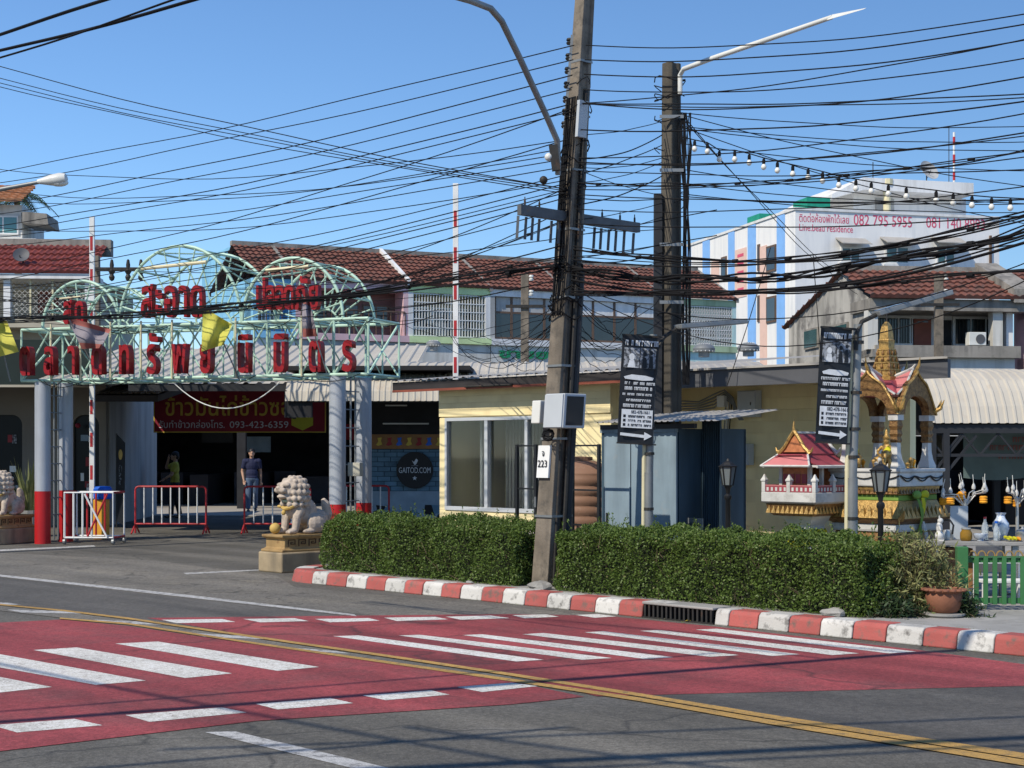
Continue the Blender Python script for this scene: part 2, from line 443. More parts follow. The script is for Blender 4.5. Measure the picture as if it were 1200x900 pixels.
spec('jar_amber', (.34,.19,.03), .12, trans=.35, ior=1.3, var=.1, bump=0)
spec('glass_clear', (.62,.68,.72), .1, trans=.6, ior=1.3, var=.1, bump=0)
spec('porcelain', (.55,.60,.66), .25, var=.2, scale=25, col2=(.14,.22,.42), range=(.55,.62), scale2=22, bump=0)
spec('skin', (.42,.245,.16), .6, var=.08, bump=0)
spec('hair', (.012,.010,.009), .5, var=.2, bump=0)
spec('navy', (.016,.02,.055), .8, var=.15, bump=.1)
spec('denim', (.075,.11,.17), .8, var=.15, bump=.1)
spec('olive', (.40,.36,.05), .8, var=.12, bump=.1)
spec('trousers', (.02,.02,.024), .8, var=.15, bump=.1)
spec('shoe', (.10,.09,.085), .6, var=.2, bump=.05)
spec('tube_light', (.75,.85,.8), .4, emit=.6, bump=0, var=0)
spec('net_green', (.01,.24,.16), .7, var=.15, scale=4, bump=.2)
spec('floor_tile', (.34,.31,.27), .7, var=.1, scale=2, bump=.05)
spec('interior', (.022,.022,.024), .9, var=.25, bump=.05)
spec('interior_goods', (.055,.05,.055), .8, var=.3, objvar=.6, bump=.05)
spec('cross_steel', (.10,.105,.11), .6, var=.25, scale=6, col2=(.16,.12,.09), range=(.58,.7), bump=.1)
spec('shop_wall', (.20,.18,.15), .85, var=.12, scale=1, bump=.1)
spec('pole_dark', (.085,.075,.06), .9, var=.3, scale=3, streak=(.04,.036,.03), bump=.5, bscale=40)
spec('shop_glass', (.012,.014,.016), .25, var=.2, scale=1, bump=0, spec=.15)
spec('sign_dark', (.008,.018,.015), .6, var=.2, bump=.05)
spec('lantern_glass', (.16,.18,.18), .15, var=.1, bump=0)
spec('foil', (.5,.5,.48), .4, metal=.6, var=.1, bump=.05)

# ------------------------------------------------------------------ the setting: ground, road, paint, kerb, pavement
K = Fr(0.0, 16.18, -46.0)            # kerb frame: x along the kerb towards the camera's right, y into the block

def sheet(name, pts, z, mat, parent=None):
    m = MB(); vs = [(p.x, p.y, z) for p in pts]
    m.add(vs, [tuple(range(len(vs)))])
    me = m.mesh(name, mat, fix=False)
    bm = bmesh.new(); bm.from_mesh(me); bmesh.ops.triangulate(bm, faces=bm.faces)
    for f in bm.faces:
        if f.normal.z < 0: f.normal_flip()
    bm.to_mesh(me); bm.free()
    o = bpy.data.objects.new(name, me); COL.objects.link(o)
    if parent: o.parent = parent
    return o

def px(*pts): return [G(a, b) for a, b in pts]

ground = sheet('ground', [Vector(q) for q in ((-400,-120,0),(400,-120,0),(400,600,0),(-400,600,0))], 0.0, 'asphalt')
tag(ground, kind='structure')
road = sheet('road', px((-700,590),(0,677),(415,723),(720,726),(850,738),(1250,790),(1500,822),(1500,905),(1250,893),(600,791),(300,747),(100,719),(0,707),(-700,625)), .002, 'asphalt_new')
tag(road, kind='structure')
verge = sheet('road_edge', px((-700,583),(0,648),(180,657),(325,675),(345,688),(600,712),(760,727),(720,725.5),(415,722.6),(0,676.5),(-700,589.5)), .002, 'asphalt_old')
tag(verge, kind='structure')

def paint(name, pts, z, mat):
    o = sheet(name, px(*pts), z, mat, road)
    return o
paint('crosswalk_paint', ((-260,741),(0,730),(72,726.5),(150,734),(300,756),(450,777.5),(600,799.5),(685,817),(600,826),(300,845.5),(0,881),(-260,915)), .004, 'red_surface')
paint('crosswalk_paint', ((172,724.5),(400,722),(600,720),(715,722),(725,723.5),(840,735),(1075,762),(1200,779),(1300,790),(1300,803),(1200,804.5),(800,814),(700,816.5),(600,791.5),(450,768.5),(300,746.5)), .004, 'red_surface')
for q in (
    ((390,746.2),(420,745.4),(637,774),(605,776)), ((467,745.4),(492,744.6),(717,772),(682,774)),
    ((542,745),(565,744),(789,771),(755,773)), ((612,744),(637,742.5),(866,768.5),(832,770.5)),
    ((685,741.7),(707,740.5),(937,767.5),(905,769.5)), ((750,740),(772,739),(1007,766.5),(975,768.5)),
    ((815,738.6),(840,737.5),(1074,764.5),(1042,766.5)),
    ((135,755),(185,752.5),(374,782.5),(325,787)), ((39,762.5),(90,759.5),(272,790),(217,795.5)),
    ((-60,772),(0,767.5),(171,798.5),(112,803.5)), ((-160,781),(-95,776),(61,806),(0,812.5))):
    paint('crosswalk_stripe', q, .006, 'road_white')
for q in (
    ((-10,851),(87,843.5),(120,851),(20,859.5)), ((147,839),(260,830),(289,836),(175,847)),
    ((300,826),(387,819),(414,825),(325,832.5)), ((425,816),(505,810),(527,815),(452,821.5)),
    ((535,806),(600,801),(630,805),(565,812)),
    ((189,727),(260,726),(276,729.5),(207,731)), ((285,726),(345,725),(362,728.5),(305,730)),
    ((369,726),(432,725),(445,728),(387,730)), ((450,724.5),(510,723.5),(525,726.5),(465,728.5)),
    ((522,723.3),(575,722),(597,725),(540,727)), ((600,721.6),(640,720.6),(655,723.4),(615,725.2)), ((675,721.4),(700,720.2),(722,723),(697,724.6))):
    paint('crosswalk_dash', q, .006, 'road_white')
paint('median_strip', ((-200,694),(0,710.5),(75,717.5),(150,727.5),(300,749.5),(450,771.5),(600,794),(600,797.5),(450,776),(300,754),(150,731),(75,725),(0,716),(-200,698)), .005, 'asphalt_old')
paint('yellow_line', ((-200,692),(0,708.4),(75,715.4),(150,724.4),(300,746.2),(450,767.7),(600,790),(750,813.6),(900,838.2),(1200,884),(1500,932),(1500,941),(1200,890.6),(900,843),(750,817.4),(600,793.2),(450,770.4),(300,748.6),(150,726.5),(75,717.2),(0,710),(-200,693.2)), .0075, 'road_yellow')
paint('yellow_line', ((70,724.5),(150,730.8),(300,753.8),(450,775.2),(600,796.5),(750,818.8),(900,844.2),(1200,891.8),(1500,942.5),(1500,952),(1200,898.6),(900,849.6),(750,823),(600,799.8),(450,778),(300,756),(150,732.8),(70,726)), .0075, 'road_yellow')
for q in (((110,727),(160,729),(190,733),(130,731)), ((215,742),(285,746),(312,750),(240,747)), ((345,760),(395,764),(412,767),(360,764)), ((512,785),(560,791),(590,795),(535,790)),
          ((8,715),(90,717),(108,720),(25,718.5)), ((-30,705.5),(10,707),(25,709.5),(-20,709)), ((-120,697),(-60,700),(-45,702),(-110,700))):
    paint('median_mark', q, .0065, 'road_white_worn')
paint('edge_line', ((-300,637.5),(0,673.6),(220,697.5),(415,720.2),(418,722.6),(220,700.4),(0,676),(-300,639)), .0045, 'road_white_worn')
paint('edge_line', ((240,858.5),(275,857.5),(470,904),(430,905)), .003, 'road_white_worn')
paint('entry_line', ((215,671.6),(305,667.4),(308,668.6),(218,673.2)), .003, 'road_white_worn')
paint('entry_line', ((-200,652),(0,644.2),(110,639.2),(112,640.6),(0,646.2),(-200,655)), .003, 'road_white_worn')

# pavement: one slab behind the kerb, rounded at the entry corner
def kerb_pts(d, far=34.0):
    """outline of the kerb line pushed back by d, in K coordinates, from the right end round the corner"""
    pts = [(36.0, d)]
    cx, cy, r = -3.68, .75, .75 - d
    pts.append((cx, d))
    for i in range(1, 9):
        a = math.pi/2 * i/8
        pts.append((cx - r*math.sin(a), cy - r*math.cos(a)))
    pts.append((cx - r, far))
    return pts
pv = MB()
top = [K.w(a, b) for a, b in kerb_pts(.27)] + [K.w(36.0, 34.0)]
vs = [(p.x, p.y, .128) for p in top] + [(p.x, p.y, 0.0) for p in top]
n = len(top)
pv.add(vs, [tuple(range(n))] + [(i, (i+1) % n, (i+1) % n + n, i+n) for i in range(n)])
tag(pv.build('pavement', 'concrete'), kind='structure')

kerb = thing('kerb', None, None, K.w(0, 0), K.ang)
tag(kerb, kind='structure')
def kerb_stone(a, b, mat):
    m = MB(); h = .15 + random.uniform(-.004, .004); d = random.uniform(-.006, .006)
    prof = [(d, 0), (d+.022, h-.03), (d+.05, h), (.27, h-.004), (.27, 0)]
    g = .004
    vs = [(a+g, y, z) for y, z in prof] + [(b-g, y, z) for y, z in prof]
    k = len(prof)
    m.add(vs, [tuple(range(k)), tuple(range(2*k-1, k-1, -1))] + [(i, i+k, (i+1) % k + k, (i+1) % k) for i in range(k)])
    m.build('kerb_stone', mat, kerb, bev=.012)
cuts = [365,382,405,428,450,473,494,516,538,563,588,614,640,667,696,724,752]
ss = [K.hit(c, 700)[0] for c in cuts]
for i in range(len(ss)-1): kerb_stone(ss[i], ss[i+1], 'kerb_white' if i % 2 == 0 else 'kerb_red')
cuts2 = [837,853,887,923,960,998,1037,1080,1120,1164,1212]
s2 = [K.hit(c, 740)[0] for c in cuts2]
while s2[-1] < 14: s2.append(s2[-1] + .98)
for i in range(len(s2)-1): kerb_stone(s2[i], s2[i+1], 'kerb_white' if i % 2 == 0 else 'kerb_red')
# corner stones
cp = [(ss[0], 0.0)] + kerb_pts(0, 6)[1:]
ip = [(ss[0], .27)] + kerb_pts(.27, 6)[1:]
segs = [(0, 4), (4, 7), (7, 9)]
def strip_stone(idx0, idx1, mat):
    m = MB(); vs = []; fs = []
    rng = list(range(idx0, idx1+1))
    for i in rng:
        (a, b), (c, d) = cp[i], ip[i]
        e = Vector((c-a, d-b)).normalized()
        vs += [(a, b, 0), (a+e.x*.03, b+e.y*.03, .125), (a+e.x*.06, b+e.y*.06, .15), (c, d, .147), (c, d, 0)]
    for i in range(len(rng)-1):
        for k in range(5): fs.append((i*5+k, i*5+(k+1) % 5, (i+1)*5+(k+1) % 5, (i+1)*5+k))
    fs += [(0,1,2,3,4), tuple((len(rng)-1)*5+k for k in range(4, -1, -1))]
    m.add(vs, fs); m.build('kerb_stone', mat, kerb)
strip_stone(0, 4, 'kerb_red'); strip_stone(4, 7, 'kerb_white'); strip_stone(7, 9, 'kerb_red')
for i in range(5):
    m = MB(); a = -4.43; y0 = .78 + i*.98
    m.add([(a,y0,0),(a+.03,y0,.125),(a+.06,y0,.15),(a+.27,y0,.147),(a+.27,y0,0),(a,y0+.97,0),(a+.03,y0+.97,.125),(a+.06,y0+.97,.15),(a+.27,y0+.97,.147),(a+.27,y0+.97,0)],
          [(0,1,2,3,4),(9,8,7,6,5),(0,5,6,1),(1,6,7,2),(2,7,8,3),(3,8,9,4)])
    m.build('kerb_stone', 'kerb_white' if i % 2 == 0 else 'kerb_red', kerb)

# storm drain let into the kerb
da, db = ss[-1], s2[0]
dr = thing('storm_drain', 'rusty iron storm drain inlet with upright bars set into the kerb', 'drain', K.w((da+db)/2, 0), K.ang)
hw = (db-da)/2 - .01
MB().box(-hw, hw, .20, .27, 0, .12).box(-hw, hw, .03, .20, .002, .004).build('pit_dark', 'dark_void', dr)  # black blocks painted for the darkness inside the drain
MB().box(-hw, hw, -.01, .27, .132, .156).build('lintel', 'concrete', dr, bev=.008)
MB().box(-hw+.002, -hw+.3, -.004, .2, .1565, .158).build('lintel_paint', 'kerb_white', dr)
nb = 16
for i in range(nb):
    x = -hw+.03 + (2*hw-.06)*i/(nb-1)
    MB().box(x-.011, x+.011, 0, .03, .006, .132).build('bar', 'iron', dr)
MB().box(-hw, hw, -.008, .038, .0, .014).build('sill', 'iron', dr)

# ------------------------------------------------------------------ hedges
def leaf_cloud(mb, p, nrm, ln, wd):
    """one small folded leaf"""
    d = Vector((random.gauss(0,1), random.gauss(0,1), random.gauss(0,.8))) + nrm*.7
    d.normalize()
    s = d.cross(Vector((random.gauss(0,1), random.gauss(0,1), random.gauss(0,1)))).normalized()
    a = p - d*ln*.5; b = p + d*ln*.5
    mb.add([a, p + s*wd*.5, b, p - s*wd*.5], [(0,1,2,3)])

def hedge(label, s0, s1, t0, t1, z0, z1, n):
    h = thing('hedge', label, 'hedge', K.w((s0+s1)/2, (t0+t1)/2, .13), K.ang, 'clipped hedges behind the kerb')
    L, W, H = (s1-s0)/2, (t1-t0)/2, z1-.13
    core = MB(); nx = 40
    core.box(-L+.13, L-.13, -W+.13, W-.13, .02, H-.14).build('dark_core', 'leaf_core', h)  # near-black box standing in for the shade between the leaves
    mb = MB()
    area = [2*L*H, 2*L*H*.5, 4*L*W, 2*W*H, 2*W*H]
    sd = random.random()*50
    for i in range(n):
        f = random.choices((0,1,2,3,4), area)[0]
        u = random.uniform(-1, 1); v = random.random()
        if f == 0: p = Vector((u*L, -W, v*H)); nr = Vector((0,-1,.25))
        elif f == 1: p = Vector((u*L, W, v*H)); nr = Vector((0,1,.25))
        elif f == 2: p = Vector((u*L, random.uniform(-W, W), H)); nr = Vector((0,0,1))
        elif f == 3: p = Vector((-L, u*W, v*H)); nr = Vector((-1,0,.2))
        else: p = Vector((L, u*W, v*H)); nr = Vector((1,0,.2))
        # rounded edges and an uneven, tufted skin
        cz = max(0, (p.z - (H-.22))/.22); cy = max(0, (abs(p.y)-(W-.22))/.22); cx = max(0, (abs(p.x)-(L-.22))/.22)
        rr = math.sqrt(cz*cz+cy*cy+cx*cx)
        if rr > 1:
            k = (1-1/rr)*.22
            p -= Vector((math.copysign(cx, p.x), math.copysign(cy, p.y), cz)).normalized()*k*1.0
        dsp = noise.noise(Vector((p.x*2.2+sd, p.y*2.2, p.z*2.2)))*.10 + noise.noise(Vector((p.x*6+sd, p.y*6, p.z*6)))*.07
        p += nr.normalized()*(dsp - abs(random.gauss(0, .035)))
        if p.z < .01: p.z = .01
        leaf_cloud(mb, p, nr, random.uniform(.02, .04), random.uniform(.012, .022))
    fo = mb.build('foliage', 'leaf', h, fix=False); tag(fo, kind='stuff')
    dl = MB()
    for i in range(int(420*L)):
        q_ = Vector(random.choice(mb.v)); leaf_cloud(dl, q_ + Vector((random.gauss(0,.02), random.gauss(0,.02), random.gauss(0,.02))), Vector((0,-.5,.5)), random.uniform(.02,.036), random.uniform(.01,.018))
    tag(dl.build('dry_leaves', 'leaf_dry', h, fix=False), kind='stuff')
    tw = MB()
    for i in range(int(60*L)):
        a_ = Vector((random.uniform(-L+.1, L-.1), -W+random.uniform(.0,.12), random.uniform(.02, H-.1))); d_ = Vector((random.gauss(0,.06), -abs(random.gauss(0,.05)), random.uniform(.02,.16)))
        tw.tube([a_-d_*.4, a_+d_*.6], [.004,.002], 3, cap=False)
    tag(tw.build('twigs', 'bark', h, fix=False), kind='stuff')
    sp = MB()
    for i in range(int(170*L)):
        b = Vector((random.uniform(-L, L), random.uniform(-W, W), H-.03)); hh = abs(random.gauss(0, .05))+.02
        if random.random() < .05: hh += random.uniform(.05, .14)
        tip = b + Vector((random.gauss(0,.025), random.gauss(0,.025), hh))
        sp.tube([b, tip], [.003, .001], 3, cap=False)
        for k in range(max(2, int(hh/.02))):
            leaf_cloud(sp, b.lerp(tip, random.uniform(.3, 1)) + Vector((random.gauss(0,.008), random.gauss(0,.008), 0)), Vector((0,0,1)), .034, .016)
    tag(sp.build('sprigs', 'leaf', h, fix=False), kind='stuff')
    return h
hedge('dark green clipped hedge between the nearer stone lion and the leaning utility pole', -3.98, -.42, .44, 1.3, .13, .80, 46000)
hedge('dark green clipped hedge between the leaning utility pole and the potted bush', .12, 4.02, .44, 1.35, .13, .80, 54000)

# loose stones and litter by the hedges
def pebble(label, s, t, r, mat='concrete'):
    m = MB(); m.ell((0,0,r*.35), (r*1.5, r, r*.55), 9, 6)
    for i, v in enumerate(m.v):
        d = 1 + noise.noise(Vector(v)*9 + Vector((s*9, t, 0)))*.45
        m.v[i] = (v[0]*d, v[1]*d, v[2]*d)
    tag(m.build('stone', mat, loc=K.w(s, t, .13), rz=K.ang), label, 'stone')
pebble('pale broken stone lying at the right end of the hedge', 3.72, .42, .09, 'concrete')
pebble('flat grey stone slab on the pavement at the foot of the leaning pole', -.0, .42, .10)
pebble('small pale stone on the kerb beside the left hedge', -1.05, .36, .035, 'concrete')

lt_ = MB()
for i in range(520):
    s_ = random.uniform(-3.2, 8.0); t_ = random.choice((random.uniform(.29, .46), random.uniform(.29, .46), random.uniform(-.12, -.01)))
    p_ = K.w(s_, t_, .14 if t_ > 0 else .012)
    leaf_cloud(lt_, p_, Vector((0, 0, 0)), random.uniform(.015, .035), random.uniform(.008, .016))
lt_.v = [(x, y, (z0-.14)*.25+.136 if z0 > .09 else max(.009, (z0-.012)*.25+.012)) for x, y, z0 in lt_.v]
tag(lt_.build('leaf_litter', 'leaf_dry', fix=False), 'scattered dry leaves and grit along the kerb and hedge foot', 'leaf litter', kind='stuff')

# ------------------------------------------------------------------ yellow kiosk building behind the hedges
def ribbed(mb, x0, x1, pitch, pts, amp=.018, trap=True):
    """corrugated sheet: profile runs along x, swept through pts [(y,z),...]"""
    xs = []; k = 0; x = x0
    while x < x1 - 1e-6:
        xs += [(x, 0), (x+pitch*.55, 0), (x+pitch*.68, 1), (x+pitch*.87, 1)]
        x += pitch
    xs = [(a, b) for a, b in xs if a < x1] + [(x1, 0)]
    rows = []
    for j, (y, z) in enumerate(pts):
        a = pts[max(j-1, 0)]; b = pts[min(j+1, len(pts)-1)]
        d = Vector((b[0]-a[0], b[1]-a[1])).normalized(); nr = Vector((-d.y, d.x))
        if nr.y < 0: nr = -nr
        rows.append([(q, y + nr.x*amp*h, z + nr.y*amp*h) for q, h in xs])
    n = len(xs); vs = [v for r_ in rows for v in r_]
    fs = [(j*n+i, j*n+i+1, (j+1)*n+i+1, (j+1)*n+i) for j in range(len(rows)-1) for i in range(n-1)]
    return mb.add(vs, fs)

B = K.sub(0, 4.2)
xl = B.hit(515, 500)[0]; xr = B.hit(716, 500)[0]
kiosk = thing('yellow_kiosk', 'low yellow building with a large sliding window and an overhanging tin roof', 'building', B.w(xl, 0), B.ang)
BL = Fr(B.w(xl, 0).x, B.w(xl, 0).y, math.degrees(B.ang))
def bx(p, q=500, ly=0): return BL.hit(p, q, ly)[0]
w = xr - xl
wx0, wx1 = bx(522), bx(655)
wz0, wz1 = BL.hit(560, 599)[1], BL.hit(560, 489)[1]
m = MB().box(0, w, 0, .12, .1, wz0).box(0, wx0, 0, .12, wz0, wz1).box(wx1, w, 0, .12, wz0, wz1).box(0, w, .02, .12, wz1, 2.66)
m.box(0, .12, .12, 3.2, .1, 2.66).box(w-.12, w, .12, 3.2, .1, 2.66).box(.12, w-.12, 3.08, 3.2, .1, 2.66)
m.build('wall', 'yellow_wall', kiosk, bev=.006)
MB().box(.12, w-.12, .12, 3.08, .1, .14).build('floor', 'floor_tile', kiosk)
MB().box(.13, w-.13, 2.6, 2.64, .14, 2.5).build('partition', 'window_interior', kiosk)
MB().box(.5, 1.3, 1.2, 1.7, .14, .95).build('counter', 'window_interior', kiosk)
bl_ = thing('blue_ball', 'blue ball on the counter inside the kiosk window', 'ball', BL.w(.62, 1.35, .952), BL.ang)
MB().ell((0, 0, .13), .13, 14, 10).build('shell', 'plastic_blue', bl_, smooth=True)
MB().lathe([(.0,.255),(.02,.258),(.0,.262)], 10).build('valve', 'sign_white', bl_)
MB().tube([(.42,.5,.14),(.42,.5,2.3)], .035, 8).build('stand', 'white_paint', kiosk, smooth=True)
nbd = 5
for i in range(nbd):
    z0 = wz1+.02 + (2.62-wz1)*i/nbd; z1 = wz1+.02 + (2.62-wz1)*(i+1)/nbd
    MB().hexa([(.002,-.013,z0),(w-.002,-.013,z0),(w-.002,.02,z0),(.002,.02,z0)], [(.002,-.012,z1-.002),(w-.002,-.012,z1-.002),(w-.002,.02,z1-.004),(.002,.02,z1-.004)]).build('siding_board', 'yellow_wall', kiosk)
win = MB()
fw = .045
win.box(wx0, wx1, -.02, .08, wz0, wz0+.06).box(wx0, wx1, -.02, .08, wz1-.05, wz1).box(wx0, wx0+fw, -.02, .08, wz0+.06, wz1-.05).box(wx1-fw, wx1, -.02, .08, wz0+.06, wz1-.05)
mx1, mx2 = bx(570), bx(617)
win.box(mx1-.035, mx1+.035, -.015, .075, wz0+.06, wz1-.05).box(mx2-.03, mx2+.03, -.015, .075, wz0+.06, wz1-.05)
wo = win.build('window', 'alu', kiosk, bev=.004)
for a, b, d in ((wx0+fw, mx1-.035, .03), (mx1+.035, mx2-.03, .05), (mx2+.03, wx1-fw, .03)):
    MB().box(a+.001, b-.001, d, d+.006, wz0+.061, wz1-.051).build('pane', 'pane', wo)
cu = MB()
for i in range(30):
    x = mx1+.08 + i*.035
    if x < wx1-.1: cu.tube([(x, .35 + .025*(i % 2), wz0-.3), (x, .35+.025*(i % 2), wz1)], .024, 6)
cu.build('curtain', 'curtain', kiosk)
# front roof
rx0, rx1 = bx(460, 447, -.28), bx(768, 440, -.28)
rf = MB(); ribbed(rf, rx0, rx1, .19, [(-.32, 2.69), (1.2, 2.82), (3.6, 3.02)])
roof = rf.build('roof', 'roof_sheet_grey', kiosk)
MB().box(rx0, rx1, -.28, -.24, 2.53, 2.675).build('fascia', 'fascia_dark', roof)
MB().box(rx0, rx1, -.285, -.281, 2.52, 2.555).build('gutter_lip', 'wood_red', roof)
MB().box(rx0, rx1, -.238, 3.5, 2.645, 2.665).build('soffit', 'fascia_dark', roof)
MB().tube([(bx(545,458,-.3), -.3, 2.56), (bx(600,458,-.3), -.3, 2.56)], .018, 6).build('tube_lamp', 'iron', kiosk)
# the recessed right-hand wall with siding, deep eave
y2 = 1.3
qx0, qx1 = w + .004, bx(1066, 500, y2)
MB().box(qx0, qx1, y2+.02, y2+.14, .1, 2.66).build('rear_wall', 'yellow_wall', kiosk)
nb2 = 16
for i in range(nb2):
    z0 = .14 + 2.5*i/nb2; z1 = .14 + 2.5*(i+1)/nb2
    MB().hexa([(qx0,y2-.006,z0),(qx1+.01,y2-.006,z0),(qx1+.01,y2+.02,z0),(qx0,y2+.02,z0)], [(qx0,y2-.005,z1-.002),(qx1+.01,y2-.005,z1-.002),(qx1+.01,y2+.02,z1-.004),(qx0,y2+.02,z1-.004)]).build('siding_board', 'yellow_wall', kiosk)
sx0, sx1 = bx(738, 440, -.65), bx(1112, 425, -.65)
sxb = bx(1108, 425, 1.42)                     # the end of this roof is cut on the skew
roof2 = MB().hexa([(sx0,-.68,2.605),(sx1,-.68,2.605),(sxb,1.44,2.665),(sx0,1.44,2.665)], [(sx0,-.68,2.63),(sx1,-.68,2.63),(sxb,1.44,2.69),(sx0,1.44,2.69)]).build('rear_roof', 'roof_sheet_grey', kiosk)
MB().box(sx0, sx1-.02, -.64, -.58, 2.40, 2.60).build('fascia', 'fascia_grey', roof2)
MB().hexa([(sx0,-.56,2.56),(sx1-.06,-.56,2.56),(sxb-.05,1.3,2.60),(sx0,1.3,2.60)], [(sx0,-.56,2.59),(sx1-.06,-.56,2.59),(sxb-.05,1.3,2.64),(sx0,1.3,2.64)]).build('soffit', 'beige_wall', roof2)  # pale colour chosen to bounce light onto the wall below

# wall boxes and conduits on the shaded wall
def wall_box(label, p0, p1, q0, q1, d=.14):
    x0 = bx(p0, q0, y2-d); x1 = bx(p1, q0, y2-d)
    z1 = BL.hit(p0, q0, y2-d)[1]; z0 = BL.hit(p0, q1, y2-d)[1]
    c = BL.w((x0+x1)/2, y2-d/2-.014, z0)
    t = thing('junction_box', label, 'junction box', c, BL.ang, 'electrical boxes on the yellow wall')
    hw_ = (x1-x0)/2
    MB().box(-hw_, hw_, -d/2+.012, d/2, 0, z1-z0).build('case', 'box_grey', t, bev=.008)
    MB().box(-hw_+.01, hw_-.01, -d/2, -d/2+.011, .01, z1-z0-.01).build('door', 'box_grey', t, bev=.004)
    MB().tube([(hw_*.5, -d/2-.008, (z1-z0)*.5-.02), (hw_*.5, -d/2-.008, (z1-z0)*.5+.02)], .006).build('latch', 'iron', t)
wall_box('upper grey electrical box high on the shaded yellow wall', 864, 886, 458, 489)
wall_box('lower grey electrical box on the shaded yellow wall above the lamp post', 857, 877, 520, 545)
cd = thing('conduit_bundle', 'bundle of grey looping conduits on the shaded yellow wall under the eave', 'conduit', BL.w(bx(850, 500, y2), y2-.05, .1), BL.ang)
def cpt(p, q, d=.06):
    a, z = BL.hit(p, q, y2-d); o_ = bx(850, 500, y2); return (a - o_, -d+.03, z - .1)
for k in range(5):
    o_ = k*4
    MB().tube([cpt(772, 452+o_, .5), cpt(785, 462+o_, .35), cpt(800, 470+o_*.8, .2), cpt(820, 471+o_*.6, .1), cpt(838, 462+o_, .08), cpt(850, 457+o_*.6, .08), cpt(860, 466+o_*.5, .08), cpt(866-k, 485, .08), cpt(872-k, 492, .08)], .011, 6).build('conduit', 'galv', cd, smooth=True)
for k in range(4):
    MB().tube([cpt(852+k*2.2, 472, .07), cpt(850+k*2, 500, .07), cpt(846+k*3, 530, .06), cpt(849+k*2, 560, .06), cpt(852+k*2, 600, .06)], .009, 6).build('conduit', ['galv', 'lamp_white', 'galv', 'iron'][k], cd, smooth=True)
MB().box(*[f for f in (cpt(846, 0)[0], cpt(854, 0)[0])], -.12, -.03, cpt(850, 477)[2], cpt(850, 464)[2]).build('junction', 'lamp_white', cd)

# ------------------------------------------------------------------ blue tin shed
S = K.sub(0, 2.3)
s0x = S.hit(705, 520)[0]
SL = S.sub(s0x, 0)
def sx_(p, q=540, ly=0): return SL.hit(p, q, ly)[0]
shed = thing('tin_shed', 'small blue metal shed with a rusty tin roof behind the right hedge', 'shed', SL.w(0, 0, .13), SL.ang)
x1 = sx_(793); x2 = sx_(846, 540, .45); hz = SL.hit(740, 503)[1] - .13
MB().box(0, .05, 0, .9, 0, hz).box(x1-.04, x1, .04, .9, 0, hz).box(.05, x2, .86, .9, 0, hz).box(x2-.04, x2, .45, .9, 0, hz).build('frame_wall', 'shed_teal_shaded', shed)
dx0, dx1, dx2 = sx_(712), sx_(740), x1
for a, b, nm in ((.052, dx1-.01, 'door'), (dx1+.004, sx_(765)-.004, 'panel'), (sx_(765)+.004, dx2, 'panel')):
    d = MB().box(a, b, -.012, .018, .02, hz-.04)
    d = d.build(nm, 'shed_blue', shed, bev=.004)
MB().tube([(.11, -.03, .55), (.11, -.03, .75)], .012).build('door_handle', 'iron', shed)
MB().box(.0, x1, -.03, .03, hz-.04, hz).build('head_rail', 'shed_blue', shed)
cg = MB(); n_ = 9
for i in range(n_):
    a = x1+.004 + (x2-x1-.008)*i/n_; b = x1+.004 + (x2-x1-.008)*(i+1)/n_
    MB().add([(a,.45,.0),(a+(b-a)*.55,.45,.0),(a+(b-a)*.7,.425,.0),(a+(b-a)*.9,.425,.0),(b,.45,0),(a,.45,hz+.1),(a+(b-a)*.55,.45,hz+.1),(a+(b-a)*.7,.425,hz+.1),(a+(b-a)*.9,.425,hz+.1),(b,.45,hz+.1)],
             [(0,1,6,5),(1,2,7,6),(2,3,8,7),(3,4,9,8)]).build('sheet', 'shed_teal_shaded', shed)
sr = MB(); ribbed(sr, sx_(694, 490, -.2), sx_(838, 490, -.2), .09, [(-.18, hz+.075), (.5, hz+.16), (1.0, hz+.22)], .012)
sr.build('roof', 'roof_sheet_grey', shed)
MB().box(.02, x2, -.05, 0, hz+.0, hz+.055).build('roof_beam', 'dark_steel', shed)

# small notice
nt_ = thing('notice_board', 'small pale notice board at the foot of the blue shed', 'sign', SL.w(sx_(812, 613, .2), .2, .13), SL.ang)
zz = SL.hit(812, 607, .2)[1]-.13
MB().box(-.14, .14, 0, .015, zz-.13, zz).build('board', 'galv', nt_)
for a in (-.1, .1): MB().box(a-.01, a+.01, .016, .03, 0, zz-.02).build('leg', 'iron', nt_)
text('lettering', 'Good Design', .05, .002, 'sign_black', nt_, (0, -.003, zz-.085), sx=.9)

# ------------------------------------------------------------------ brown water tank and the black mesh gate in front of it
Tk = K.sub(0, 3.15)
tx = Tk.hit(679, 560)[0]
tank = thing('water_tank', 'brown ribbed plastic water tank beside the blue shed', 'tank', Tk.w(tx, 0, .13), Tk.ang)
prof = [(.0, 0), (.44, 0)]
for i in range(9):
    z = .03 + i*.128
    prof += [(.44, z), (.455, z+.02), (.455, z+.085), (.44, z+.105)]
prof += [(.44, 1.2), (.36, 1.3), (.2, 1.36), (.0, 1.37)]
MB().lathe(prof, 40).build('body', 'tank_brown', tank, smooth=True)
MB().lathe([(.0, 1.36), (.17, 1.365), (.17, 1.41), (.0, 1.42)], 24).build('lid', 'tank_brown', tank)
MB().tube([(.2,-.5,0),(.2,-.5,.5),(.05,-.52,.8),(-.1,-.5,1.0)], .022, 8).build('hose', 'rubber', tank, smooth=True)

